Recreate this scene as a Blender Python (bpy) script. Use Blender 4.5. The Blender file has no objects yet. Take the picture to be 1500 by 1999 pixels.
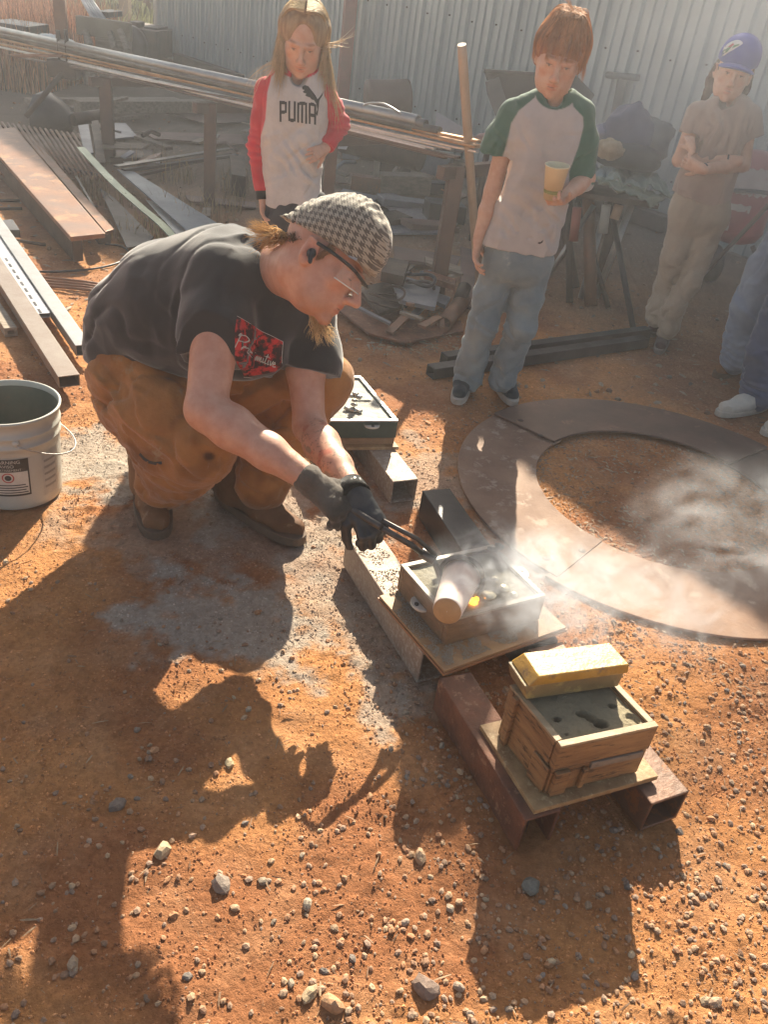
import bpy, math, random
import numpy as np
from mathutils import Vector, Matrix
from mathutils.bvhtree import BVHTree
random.seed(7); RS = np.random.RandomState(11)
SC = bpy.context.scene
COL = SC.collection
# ------------------------------------------------------------------ camera
CAM_H = 1.45; PITCH = math.radians(33.0); ROLL = math.radians(8.5); FPX = 1620.0
cF = np.array([0, math.cos(PITCH), -math.sin(PITCH)])
_U = np.array([0, math.sin(PITCH), math.cos(PITCH)]); _R = np.array([1.0, 0, 0])
cR = _R*math.cos(ROLL) + _U*math.sin(ROLL); cU = _U*math.cos(ROLL) - _R*math.sin(ROLL)
cam_d = bpy.data.cameras.new('camera'); cam = bpy.data.objects.new('camera', cam_d); COL.objects.link(cam)
cam_d.sensor_fit = 'VERTICAL'; cam_d.sensor_height = 24.0; cam_d.lens = 24.0*FPX/1999.0
cam_d.clip_start = 0.02; cam_d.clip_end = 600
Mx = Matrix(((cR[0], cU[0], -cF[0], 0), (cR[1], cU[1], -cF[1], 0), (cR[2], cU[2], -cF[2], CAM_H), (0, 0, 0, 1)))
cam.matrix_world = Mx
SC.camera = cam
# ------------------------------------------------------------------ light
SUN_EL = 33.5; SUN_AZ = 4.5
w = bpy.data.worlds.new("World"); SC.world = w; w.use_nodes = True
wn = w.node_tree; sky = wn.nodes.new('ShaderNodeTexSky'); sky.sky_type = 'NISHITA'; sky.sun_disc = False
sky.sun_elevation = math.radians(SUN_EL); sky.sun_rotation = math.radians(SUN_AZ); sky.dust_density = 2.0
wn.nodes['Background'].inputs[1].default_value = 0.054
wn.links.new(sky.outputs[0], wn.nodes['Background'].inputs[0])
sd = bpy.data.lights.new('sun', 'SUN'); sd.energy = 5.0; sd.angle = math.radians(0.5); sd.color = (1.0, 0.93, 0.82)
so = bpy.data.objects.new('sun', sd); COL.objects.link(so)
_el, _az = math.radians(SUN_EL), math.radians(SUN_AZ)
tosun = Vector((math.sin(_az)*math.cos(_el), math.cos(_az)*math.cos(_el), math.sin(_el)))
so.rotation_euler = tosun.to_track_quat('Z', 'Y').to_euler(); so.location = (0, 5, 8)
SC.view_settings.view_transform = 'Standard'; SC.view_settings.look = 'None'
SC.view_settings.exposure = 1.56;
try:
    SC.view_settings.use_white_balance = True; SC.view_settings.white_balance_temperature = 7250; SC.view_settings.white_balance_tint = 8
except Exception: pass
SC.view_settings.gamma = 1.0; SC.view_settings.use_curve_mapping = False
SC.render.engine = 'CYCLES'
SC.cycles.max_bounces = 6; SC.cycles.volume_bounces = 1; SC.cycles.transparent_max_bounces = 12
SC.cycles.volume_step_rate = 0.55; SC.cycles.volume_max_steps = 128

# ------------------------------------------------------------------ measuring helpers (a sight line -> a point in the yard)
def _ray(x, y): return cF + cR*(x-750)/FPX - cU*(y-999.5)/FPX
def g(x, y, z=0.0):
    d = _ray(x, y); t = (z-CAM_H)/d[2]; return Vector((np.array([0, 0, CAM_H])+d*t).tolist())
def D(x, y, dep):
    return Vector((np.array([0, 0, CAM_H])+_ray(x, y)*dep).tolist())
def atY(x, y, Y):
    d = _ray(x, y); return Vector((np.array([0, 0, CAM_H])+d*(Y/d[1])).tolist())

# ------------------------------------------------------------------ materials
def lin(c): return tuple(((v/255.0)/12.92 if v/255.0 <= .04045 else ((v/255.0+.055)/1.055)**2.4) for v in c)
def mat(name, c1, c2=None, scale=6.0, rough=.6, metal=0.0, bump=.15, bscale=40.0, stretch=(1, 1, 1), vcol=None,
        c3=None, t3=.6, scale3=20.0, rvar=.15, coat=0.0, sheen=0.0, sss=0.0, rand=0.0, alpha=None, trans=0.0, bdist=.01, contrast=(.35, .65), spec=.5):
    m = bpy.data.materials.new(name); m.use_nodes = True; nt = m.node_tree; N = nt.nodes; L = nt.links
    b = N['Principled BSDF']; tc = N.new('ShaderNodeTexCoord'); mp = N.new('ShaderNodeMapping')
    mp.inputs['Scale'].default_value = stretch; L.new(tc.outputs['Object'], mp.inputs['Vector'])
    n1 = N.new('ShaderNodeTexNoise'); n1.inputs['Scale'].default_value = scale; n1.inputs['Detail'].default_value = 7; n1.inputs['Roughness'].default_value = .65
    L.new(mp.outputs[0], n1.inputs['Vector'])
    r1 = N.new('ShaderNodeMapRange'); r1.inputs[1].default_value = contrast[0]; r1.inputs[2].default_value = contrast[1]
    L.new(n1.outputs[0], r1.inputs[0])
    mx = N.new('ShaderNodeMix'); mx.data_type = 'RGBA'; L.new(r1.outputs[0], mx.inputs[0])
    mx.inputs[6].default_value = (*c1, 1); mx.inputs[7].default_value = (*(c2 or tuple(v*.75 for v in c1)), 1)
    out = mx.outputs[2]
    if vcol:
        at = N.new('ShaderNodeAttribute'); at.attribute_name = vcol
        m2 = N.new('ShaderNodeMix'); m2.data_type = 'RGBA'; m2.blend_type = 'MULTIPLY'; m2.inputs[0].default_value = 1
        L.new(out, m2.inputs[6]); L.new(at.outputs['Color'], m2.inputs[7]); out = m2.outputs[2]
    if c3:
        n3 = N.new('ShaderNodeTexNoise'); n3.inputs['Scale'].default_value = scale3; n3.inputs['Detail'].default_value = 8; n3.inputs['Roughness'].default_value = .7
        L.new(mp.outputs[0], n3.inputs['Vector'])
        r3 = N.new('ShaderNodeMapRange'); r3.inputs[1].default_value = t3; r3.inputs[2].default_value = t3+.08; L.new(n3.outputs[0], r3.inputs[0])
        m3 = N.new('ShaderNodeMix'); m3.data_type = 'RGBA'; L.new(r3.outputs[0], m3.inputs[0]); L.new(out, m3.inputs[6]); m3.inputs[7].default_value = (*c3, 1)
        out = m3.outputs[2]
    if rand:
        oi = N.new('ShaderNodeObjectInfo'); hs = N.new('ShaderNodeHueSaturation')
        rr = N.new('ShaderNodeMapRange'); rr.inputs[3].default_value = 1-rand; rr.inputs[4].default_value = 1+rand
        L.new(oi.outputs['Random'], rr.inputs[0]); L.new(rr.outputs[0], hs.inputs['Value']); L.new(out, hs.inputs['Color']); out = hs.outputs[0]
    L.new(out, b.inputs['Base Color'])
    rr2 = N.new('ShaderNodeMapRange'); rr2.inputs[3].default_value = max(.02, rough-rvar); rr2.inputs[4].default_value = min(1, rough+rvar)
    L.new(n1.outputs[0], rr2.inputs[0]); L.new(rr2.outputs[0], b.inputs['Roughness'])
    b.inputs['Metallic'].default_value = metal; b.inputs['Coat Weight'].default_value = coat; b.inputs['Sheen Weight'].default_value = sheen
    b.inputs['Specular IOR Level'].default_value = spec
    if sss: b.inputs['Subsurface Weight'].default_value = sss; b.inputs['Subsurface Radius'].default_value = (.02, .008, .004); b.inputs['Subsurface Scale'].default_value = .4
    if trans: b.inputs['Transmission Weight'].default_value = trans
    if alpha is not None: b.inputs['Alpha'].default_value = alpha
    if bump:
        nb = N.new('ShaderNodeTexNoise'); nb.inputs['Scale'].default_value = bscale; nb.inputs['Detail'].default_value = 8; nb.inputs['Roughness'].default_value = .7
        L.new(mp.outputs[0], nb.inputs['Vector']); bp = N.new('ShaderNodeBump'); bp.inputs['Strength'].default_value = bump; bp.inputs['Distance'].default_value = bdist
        L.new(nb.outputs[0], bp.inputs['Height']); L.new(bp.outputs[0], b.inputs['Normal'])
    return m
RUST1 = (.20, .085, .04); RUST2 = (.10, .05, .032)
m_rust = mat('rusty_steel', (.22, .10, .055), (.13, .085, .065), 7, .45, .35, .25, 60, c3=(.30, .12, .05), t3=.56, scale3=14)
m_rustred = mat('red_rust', (.24, .095, .05), (.11, .05, .032), 9, .6, .1, .6, 60, c3=(.34, .19, .12), t3=.57, scale3=24)
m_rustdark = mat('dark_rust', (.07, .045, .035), (.035, .028, .026), 8, .6, .3, .3, 50, rand=.25)
m_steel = mat('mill_steel', (.16, .15, .145), (.08, .075, .075), 5, .32, .75, .12, 80, stretch=(1, 1, 1), c3=(.2, .1, .055), t3=.62, scale3=9, rand=.3)
m_steeldk = mat('dark_steel', (.055, .055, .062), (.03, .03, .034), 6, .42, .5, .15, 60, rand=.25)
m_galv = mat('galvanised_steel', (.42, .42, .41), (.3, .3, .3), 5, .35, .7, .1, 50, rand=.15)
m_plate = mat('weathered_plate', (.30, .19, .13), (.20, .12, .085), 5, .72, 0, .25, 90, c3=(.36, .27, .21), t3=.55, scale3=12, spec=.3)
m_wood = mat('old_wood', (.32, .19, .10), (.20, .11, .055), 5, .6, 0, .25, 60, stretch=(1, 9, 9), c3=(.09, .055, .035), t3=.63, scale3=6, rand=.15)
m_woodgrey = mat('grey_wood', (.27, .22, .17), (.16, .13, .10), 6, .8, 0, .3, 50, stretch=(1, 8, 8), rand=.3)
m_ply = mat('chipboard', (.42, .27, .13), (.26, .15, .07), 30, .6, 0, .3, 70, c3=(.5, .36, .2), t3=.55, scale3=45)
m_pine = mat('pine_rim', (.42, .31, .19), (.30, .21, .12), 6, .5, 0, .2, 70, stretch=(1, 8, 8))
m_sand = mat('moulding_sand', (.31, .26, .165), (.22, .185, .12), 14, .85, 0, .5, 160, c3=(.2, .17, .12), t3=.62, scale3=60)
m_ash = mat('spilt_sand', (.34, .29, .23), (.22, .18, .14), 30, .95, 0, .7, 160)
m_yellow = mat('yellow_varnish', (.60, .33, .035), (.36, .19, .03), 9, .32, 0, .4, 26, c3=(.20, .11, .04), t3=.555, scale3=22, coat=.6)

# ------------------------------------------------------------------ object helpers
def link(o, parent=None):
    COL.objects.link(o)
    if parent is not None:
        o.parent = parent
        o.matrix_parent_inverse = parent_mat(parent).inverted()
    return o
def parent_mat(p):
    m = p.matrix_basis.copy()
    if p.parent: m = parent_mat(p.parent) @ p.matrix_parent_inverse @ m
    return m
def meta(o, label=None, cat=None, group=None, kind=None):
    if label: o['label'] = label
    if cat: o['category'] = cat
    if group: o['group'] = group
    if kind: o['kind'] = kind
    return o
def thing(name, label, cat, loc, group=None):
    o = bpy.data.objects.new(name, None); o.empty_display_size = .05; o.location = loc; COL.objects.link(o)
    return meta(o, label, cat, group)
class MB:
    def __init__(s): s.v = []; s.f = []; s.sm = []
    def add(s, vs, fs, smooth=False):
        n = len(s.v); s.v += [tuple(p) for p in vs]; s.f += [tuple(i+n for i in f) for f in fs]; s.sm += [smooth]*len(fs); return s
    def hexa(s, c8):   # 4 bottom, 4 top corners
        return s.add(c8, [(3, 2, 1, 0), (4, 5, 6, 7), (0, 1, 5, 4), (1, 2, 6, 5), (2, 3, 7, 6), (3, 0, 4, 7)])
    def box(s, c, sz, X=(1, 0, 0), Y=None, Z=(0, 0, 1)):
        X = Vector(X).normalized(); Z = Vector(Z); Z = (Z - X*Z.dot(X)).normalized(); Y = Z.cross(X); c = Vector(c)
        hx, hy, hz = sz[0]/2, sz[1]/2, sz[2]/2
        P = [c+X*a*hx+Y*b*hy+Z*d*hz for d in (-1, 1) for a, b in ((-1, -1), (1, -1), (1, 1), (-1, 1))]
        return s.hexa(P)
    def bar(s, a, b, wd, ht, up=(0, 0, 1)):
        a = Vector(a); b = Vector(b); return s.box((a+b)/2, ((b-a).length, wd, ht), b-a, Z=up)
    def tube(s, pts, r, n=10, caps=True, smooth=True):
        pts = [Vector(p) for p in pts]; k = len(pts)
        rs = r if isinstance(r, (list, tuple)) else [r]*k
        prev = None; V = []
        for i, p in enumerate(pts):
            t = (pts[min(i+1, k-1)]-pts[max(i-1, 0)]).normalized()
            u = prev - t*prev.dot(t) if prev is not None else t.orthogonal()
            if u.length < 1e-6: u = t.orthogonal()
            u.normalize(); prev = u; v = t.cross(u)
            V += [p+(u*math.cos(2*math.pi*j/n)+v*math.sin(2*math.pi*j/n))*rs[i] for j in range(n)]
        F = [(i*n+j, i*n+(j+1) % n, (i+1)*n+(j+1) % n, (i+1)*n+j) for i in range(k-1) for j in range(n)]
        n0 = len(s.v); s.add(V, F, smooth)
        if caps:
            s.f += [tuple(n0+j for j in reversed(range(n))), tuple(n0+(k-1)*n+j for j in range(n))]; s.sm += [False, False]
        return s
    def pipe(s, a, b, ro, ri, n=14):   # hollow
        a = Vector(a); b = Vector(b); t = (b-a).normalized(); u = t.orthogonal().normalized(); v = t.cross(u)
        R = lambda p, r: [p+(u*math.cos(2*math.pi*j/n)+v*math.sin(2*math.pi*j/n))*r for j in range(n)]
        V = R(a, ro)+R(b, ro)+R(a, ri)+R(b, ri); F = []; 
        for j in range(n):
            k = (j+1) % n
            F += [(j, k, n+k, n+j), (2*n+k, 2*n+j, 3*n+j, 3*n+k), (k, j, 2*n+j, 2*n+k), (n+j, n+k, 3*n+k, 3*n+j)]
        n0 = len(s.v); s.add(V, F, True); return s
    def prism(s, poly, z0, z1):
        n = len(poly); V = [(p[0], p[1], z0) for p in poly]+[(p[0], p[1], z1) for p in poly]
        F = [tuple(reversed(range(n))), tuple(range(n, 2*n))]+[(i, (i+1) % n, n+(i+1) % n, n+i) for i in range(n)]
        return s.add(V, F)
    def lathe(s, prof, c, ax=(0, 0, 1), n=40):
        ax = Vector(ax).normalized(); u = ax.orthogonal().normalized(); v = ax.cross(u); c = Vector(c)
        V = [c+ax*z+(u*math.cos(2*math.pi*j/n)+v*math.sin(2*math.pi*j/n))*r for r, z in prof for j in range(n)]
        F = [(i*n+j, i*n+(j+1) % n, (i+1)*n+(j+1) % n, (i+1)*n+j) for i in range(len(prof)-1) for j in range(n)]
        return s.add(V, F, True)
    def build(s, name, m, parent=None, bevel=0, label=None, cat=None, group=None, kind=None, org=None, wn=False):
        me = bpy.data.meshes.new(name); vs = s.v
        if org is None:
            if parent is not None: org = Vector((0, 0, 0))
            else:
                a = np.array(vs); org = Vector(((a[:, 0].min()+a[:, 0].max())/2, (a[:, 1].min()+a[:, 1].max())/2, a[:, 2].min()))
        org = Vector(org)
        me.from_pydata([tuple(Vector(p)-org) for p in vs], [], s.f); me.update()
        me.polygons.foreach_set('use_smooth', s.sm)
        me.materials.append(m)
        o = bpy.data.objects.new(name, me); o.location = org; link(o, parent)
        if bevel:
            bv = o.modifiers.new('b', 'BEVEL'); bv.width = bevel; bv.segments = 2; bv.limit_method = 'ANGLE'; bv.angle_limit = math.radians(40)
        return meta(o, label, cat, group, kind)
def npmesh(name, V, F, m, parent=None, smooth=True, cols=None, label=None, cat=None, group=None, kind=None, org=None):
    me = bpy.data.meshes.new(name); V = np.asarray(V, np.float32); F = np.asarray(F, np.int32); k = F.shape[1]
    if org is not None: V = V - np.array(org, np.float32)
    me.vertices.add(len(V)); me.vertices.foreach_set('co', V.ravel()); me.loops.add(F.size); me.loops.foreach_set('vertex_index', F.ravel())
    me.polygons.add(len(F)); me.polygons.foreach_set('loop_start', np.arange(0, F.size, k, dtype=np.int32))
    try: me.polygons.foreach_set('loop_total', np.full(len(F), k, np.int32))
    except Exception: pass
    me.update(calc_edges=True); me.polygons.foreach_set('use_smooth', np.full(len(F), smooth))
    if cols is not None:
        at = me.color_attributes.new('Col', 'FLOAT_COLOR', 'POINT'); c4 = np.ones((len(V), 4), np.float32); c4[:, :3] = cols; at.data.foreach_set('color', c4.ravel())
    me.materials.append(m); me.validate()
    o = bpy.data.objects.new(name, me)
    if org is not None: o.location = org
    link(o, parent)
    return meta(o, label, cat, group, kind)
# ------------------------------------------------------------------ noise
_perm = np.random.RandomState(5).permutation(512); _perm = np.concatenate([_perm, _perm])
_gr = np.random.RandomState(6).randn(512, 3); _gr /= np.linalg.norm(_gr, axis=1)[:, None]
def perlin(p):
    p = np.asarray(p, float); i = np.floor(p).astype(int); f = p-i; u = f*f*f*(f*(f*6-15)+10); r = 0
    for dx in (0, 1):
        for dy in (0, 1):
            for dz in (0, 1):
                h = _perm[(_perm[(_perm[(i[:, 0]+dx) & 511]+i[:, 1]+dy) & 511]+i[:, 2]+dz) & 511]
                gv = _gr[h]; d = f-np.array([dx, dy, dz]); wgt = (u[:, 0] if dx else 1-u[:, 0])*(u[:, 1] if dy else 1-u[:, 1])*(u[:, 2] if dz else 1-u[:, 2])
                r = r+wgt*(gv*d).sum(1)
    return r*1.5
def fbm(p, o=4, g_=.5):
    r = 0; a = 1
    for k in range(o): r = r+a*perlin(p*2**k+k*17.3); a *= g_
    return r
def sstep(a, b, x): t = np.clip((x-a)/(b-a), 0, 1); return t*t*(3-2*t)
# ================================================================== GROUND
def gradd(lo, hi, fa, fb, fine, coarse_r):
    core = list(np.arange(fa, fb, fine)); s = fine; x = fa; left = []
    while x > lo: s *= coarse_r; x -= s; left.append(x)
    s = fine; x = fb; right = []
    while x < hi: s *= coarse_r; x += s; right.append(x)
    return np.array(left[::-1]+core+right)
gx = gradd(-130, 130, -1.6, 1.7, .0085, 1.045); gy = gradd(-20, 260, .45, 3.9, .0085, 1.035)
GX, GY = np.meshgrid(gx, gy); P3 = np.stack([GX.ravel(), GY.ravel(), np.zeros(GX.size)], 1)
def ground_h(x, y):
    p = np.stack([x, y, np.zeros_like(x)], 1)
    near = 1-sstep(5, 9, np.hypot(x, y))
    big = fbm(p*1.3, 3)*.012
    mid = fbm(p*9+3, 3)*.006
    clod = np.maximum(0, fbm(p*30+9, 3))*.012+np.abs(fbm(p*13+4, 3))*.006
    msk = .35+.65*sstep(-.15, .25, perlin(p*2.2+40))
    h = (big+mid+clod*msk)*near + fbm(p*.5+5, 3)*.02*(1-near)
    # tyre and boot treads pressed into the dirt
    for cx, cy, an, ln, wd in ((-.93, 2.13, .5, .24, .10), (-1.12, 2.02, .4, .3, .12), (.06, 1.86, 1.2, .26, .09), (-.02, 1.55, 1.4, .28, .1), (.05, 1.1, .2, .26, .1), (-.85, 2.45, 1.1, .3, .1)):
        u = (x-cx)*math.cos(an)+(y-cy)*math.sin(an); v = -(x-cx)*math.sin(an)+(y-cy)*math.cos(an)
        k = sstep(1.15, .9, np.sqrt((u/ln*2)**2+(v/wd*2)**2))
        h += k*(.0035*np.sign(np.sin((u+np.abs(v)*.7)*260))*.6-.002)
    # level under the plates and the things standing there, so they lie flat
    return h-.004
hz = ground_h(P3[:, 0], P3[:, 1]); 
flat = 1-sstep(.0, .35, np.hypot((P3[:, 0]-.97)/1.0, (P3[:, 1]-2.6)/.95)-.75)
inner = sstep(.53, .45, np.hypot(P3[:, 0]-.97, P3[:, 1]-2.6))
hz = hz*(1-flat*.65)-flat*.004+inner*.002
# the field behind the yard swells a little
hz += sstep(13, 40, P3[:, 1])*.7
V = np.stack([P3[:, 0], P3[:, 1], hz], 1)
nx, ny = len(gx), len(gy); I = np.arange(nx*ny).reshape(ny, nx)
F = np.stack([I[:-1, :-1].ravel(), I[:-1, 1:].ravel(), I[1:, 1:].ravel(), I[1:, :-1].ravel()], 1)
x, y = P3[:, 0], P3[:, 1]; pp = np.stack([x, y, 0*x], 1)
red = np.array([.54, .25, .10]); red2 = np.array([.36, .15, .068]); brown = np.array([.20, .13, .09]); ash = np.array([.44, .39, .33]); dun = np.array([.20, .165, .135]); straw = np.array([.36, .28, .15])
n1 = sstep(-.35, .4, fbm(pp*1.7, 4))[:, None]; c = red*(1-n1)+red2*n1
n2 = sstep(-.1, .5, fbm(pp*6+20, 4))[:, None]; c = c*(1-.3*n2)+np.array([.55, .31, .17])*.3*n2
fy = sstep(3.2, 5.4, y+ .25*x+fbm(pp*1.1, 3)*.8)[:, None]; c = c*(1-fy)+(dun*.6+c*.4)*fy
fy = sstep(4.4, 7.5, y)[:, None]; c = c*(1-fy)+dun*fy
def patch(cx, cy, rx, ry, an, amt, edge=.5, sc=7, seed=0):
    global c
    u = ((x-cx)*math.cos(an)+(y-cy)*math.sin(an))/rx; v = (-(x-cx)*math.sin(an)+(y-cy)*math.cos(an))/ry
    d = np.sqrt(u*u+v*v)+fbm(pp*sc+seed, 5, .62)*.75
    k = (sstep(1+edge*.5, 1-edge*.5, d)*amt)[:, None]; c = c*(1-k)+ash*k
for args in ((-.34, 1.60, .26, .15, -.2, .85, .5, 8, 1), (-.13, 1.86, .17, .17, .2, .6, .6, 8, 2), (-.33, 2.22, .30, .22, 0, .7, .5, 7, 3), (-.92, 2.30, .34, .22, .1, .85, .5, 8, 4),
             (.04, 1.62, .10, .22, .6, .6, .6, 9, 5), (-.72, 2.28, .28, .1, .3, .5, .6, 9, 6), (.07, 1.42, .05, .13, 0, .7, .5, 11, 7), (.12, 2.5, .2, .22, .3, .5, .5, 8, 8), (-.5, 1.98, .4, .16, .2, .4, .6, 9, 9), (.25, 1.9, .2, .1, 0, .5, .6, 9, 9)):
    patch(*args)
gr = sstep(9.5, 15, y+fbm(pp*.4, 3)*1.5)[:, None]; green = np.array([.16, .165, .07])
n3 = sstep(-.3, .4, fbm(pp*.35+8, 3))[:, None]; fld = straw*(1-n3)+green*n3
kk = gr*(sstep(-3.2, -4.2, x-(y-12)*.05*0)[:, None]*.0+1); c = c*(1-kk)+fld*kk
c = c*(1+.16*fbm(pp*55+7, 3)[:, None]+.10*fbm(pp*15+2, 3)[:, None]); c = np.clip(c, .02, 1)
m_ground = mat('red_dirt', (1, 1, 1), (.74, .71, .68), 90, .95, 0, .9, 75, vcol='Col', c3=None, rvar=.04, bdist=.012, spec=.2)
GC = c.reshape(len(gy), len(gx), 3).copy()
ground = npmesh('ground', V, F, m_ground, cols=c, kind='structure')
gV = V.reshape(ny, nx, 3)
def gh(px_, py_):
    i = np.clip(np.searchsorted(gx, px_)-1, 0, nx-2); j = np.clip(np.searchsorted(gy, py_)-1, 0, ny-2)
    return gV[j, i, 2]

# ------------------------------------------------------------------ stones
def stone_proto(seed, sub=1):
    import bmesh
    bm = bmesh.new(); bmesh.ops.create_icosphere(bm, subdivisions=sub, radius=1.0)
    v = np.array([q.co[:] for q in bm.verts]); f = np.array([[q.index for q in fc.verts] for fc in bm.faces]); bm.free()
    v = v*(1+.38*perlin(v*1.25+seed*7.7)[:, None]+.12*perlin(v*3.1+seed)[:, None]); v *= np.array([1, .74, .6]); return v, f
protos = [stone_proto(s, 1) for s in range(6)]; protos2 = [stone_proto(s+20, 2) for s in range(6)]
m_grav = mat('pebble', (1, 1, 1), (.7, .68, .66), 60, .75, 0, .3, 120, vcol='Col')
stone_cols = np.array([(.46, .30, .18), (.38, .20, .11), (.33, .25, .19), (.52, .38, .24), (.28, .17, .11), (.47, .23, .11), (.36, .28, .20), (.24, .20, .17)])
def rot3(n, tilt=.5):
    a = RS.rand(n)*6.283; t = (RS.rand(n)-.5)*tilt; ca, sa, ct, st = np.cos(a), np.sin(a), np.cos(t), np.sin(t)
    R = np.zeros((n, 3, 3)); R[:, 0, 0] = ca; R[:, 0, 1] = -sa*ct; R[:, 0, 2] = sa*st; R[:, 1, 0] = sa; R[:, 1, 1] = ca*ct; R[:, 1, 2] = -ca*st; R[:, 2, 1] = st; R[:, 2, 2] = ct; return R
def blocked(xx, yy, r=0.0):
    b = np.zeros(len(xx), bool)
    d = np.hypot(xx-.97, yy-2.6); b |= (d > .44) & (d < .75)
    for q in FOOT:  # rectangles: centre, half sizes, angle
        u = (xx-q[0])*math.cos(q[4])+(yy-q[1])*math.sin(q[4]); v = -(xx-q[0])*math.sin(q[4])+(yy-q[1])*math.cos(q[4])
        b |= (np.abs(u) < q[2]+r) & (np.abs(v) < q[3]+r)
    return b
FOOT = []
def scatter(n, xr, yr, smin, smax, dens, pw=2.5):
    xx = xr[0]+RS.rand(n)*(xr[1]-xr[0]); yy = yr[0]+RS.rand(n)*(yr[1]-yr[0]); keep = RS.rand(n) < dens(xx, yy)
    xx, yy = xx[keep], yy[keep]; s = smin+(smax-smin)*RS.rand(len(xx))**pw; return xx, yy, s
def merge(pr, xx, yy, s, zz, colr, tilt=.7, sink=.35):
    Vs, Fs, Cs = [], [], []; off = 0; R = rot3(len(xx), tilt)
    for k in range(len(xx)):
        v, f = pr[k % len(pr)]; vv = (v*s[k]) @ R[k].T + np.array([xx[k], yy[k], zz[k]+s[k]*sink*.6]); Vs.append(vv); Fs.append(f+off); off += len(v); Cs.append(np.repeat(colr[k][None], len(v), 0))
    return np.concatenate(Vs), np.concatenate(Fs), np.concatenate(Cs)

# ================================================================== SHED
wA = Vector((-4.118, 13.147, 0)); wB = Vector((1.845, 6.858, 0)); we = (wB-wA).normalized(); wnrm = Vector((-we.y, we.x, 0))  # away from camera
if wnrm.y < 0: wnrm = -wnrm
WL = 13.0
m_clad = mat('grey_green_cladding', (.42, .48, .48), (.36, .41, .42), 3, .34, .35, .05, 30, stretch=(1, 1, .25), c3=(.52, .54, .51), t3=.66, scale3=5)
m_trim = mat('cladding_trim', (.40, .42, .42), (.3, .32, .32), 4, .4, .4, .05)
m_cladin = mat('shed_inside_dark', (.05, .05, .05))
shed = thing('metal_shed', 'long pale grey-green corrugated metal shed across the back of the yard', 'shed', wA)
shed.rotation_euler = (0, 0, 0)
def clad_profile(w0):
    pr = []
    for k in range(3):
        b = w0+k*.305
        pr += [(b, .0), (b+.008, .040), (b+.034, .040), (b+.042, 0), (b+.112, 0), (b+.118, .020), (b+.132, .020), (b+.138, 0), (b+.206, 0), (b+.212, .020), (b+.226, .020), (b+.232, 0)]
    pr.append((w0+.915, 0)); return pr
def eave(t):   # wall-top height, unseen; raised at the left to place the shed's shadow edge
    xw = wA.x+we.x*t
    return float(np.interp(xw, [-4.2, -3.3, -1.2, -.3, 9], [3.6, 3.85, 3.85, 3.48, 3.48]))
npan = int(WL/.915)
for k in range(npan):
    mb = MB(); pr = clad_profile(k*.915); offd = -.002*(k % 2)
    Vv = []
    for (t, d) in pr:
        p = wA+we*t-wnrm*(d+.0+offd); Vv += [(p.x, p.y, .02), (p.x, p.y, 1.2), (p.x, p.y, eave(t))]
    Ff = []
    for i in range(len(pr)-1):
        for j in range(2): Ff.append((i*3+j, (i+1)*3+j, (i+1)*3+j+1, i*3+j+1))
    mb.add(Vv, Ff); mb.build('cladding_panel', m_clad, shed)
# screws
mb = MB(); 
for r_ in (.35, 1.15, 1.98, 2.8):
    for k in range(int(WL/.305)):
        t = k*.305+.085; p = wA+we*t-wnrm*.003; mb.tube([(p.x, p.y, r_+.01*math.sin(k*9)), tuple(Vector((p.x, p.y, r_+.01*math.sin(k*9)))-wnrm*.012)], .007, 6)
mb.build('screw', m_rustdark, shed, kind='stuff', label='rows of screw heads along the sheets')
p = wA-we*.03; mb = MB(); mb.box((p.x, p.y, 1.6), (.10, .10, 3.2), we); mb.build('corner_trim', m_trim, shed, bevel=.004)
mb = MB(); a = wA+wnrm*.06; b = wA+we*WL+wnrm*.06; mb.bar((a.x, a.y, .03), (b.x, b.y, .03), .1, .12); mb.build('concrete_footing', mat('footing', (.3, .27, .24)), shed)
# rest of the building: side wall, back, roof
mb = MB(); c0 = wA+wnrm*.05; c1 = wA+we*WL+wnrm*.05; c2 = c1+wnrm*7; c3 = c0+wnrm*7
for (p, q) in ((c0+Vector((0, 0, 0)), c3), (c3, c2), (c2, c1)):
    mb.bar((p.x, p.y, 1.55), (q.x, q.y, 1.55), .04, 3.05)
mb.build('side_wall', m_clad, shed)
mb = MB(); tt = [0, 1.19, 4.24, 5.55, WL]
for i in range(4):
    a = wA+we*tt[i]+wnrm*.06; b = wA+we*tt[i+1]+wnrm*.06; za, zb = eave(tt[i]), eave(tt[i+1]); a2 = a+wnrm*7; b2 = b+wnrm*7
    mb.hexa([(a.x, a.y, za-.05), (b.x, b.y, zb-.05), (b2.x, b2.y, zb-.05), (a2.x, a2.y, za-.05), (a.x, a.y, za), (b.x, b.y, zb), (b2.x, b2.y, zb), (a2.x, a2.y, za)])
mb.build('roof', m_galv, shed)
def onwall(px_, py_, off=.0):   # point on the wall surface seen at that spot
    d = _ray(px_, py_); n = np.array(wnrm); a = np.array(wA)-n*off
    t = ((a-np.array([0, 0, CAM_H])) @ n)/(d @ n); return Vector((np.array([0, 0, CAM_H])+d*t).tolist())
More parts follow.
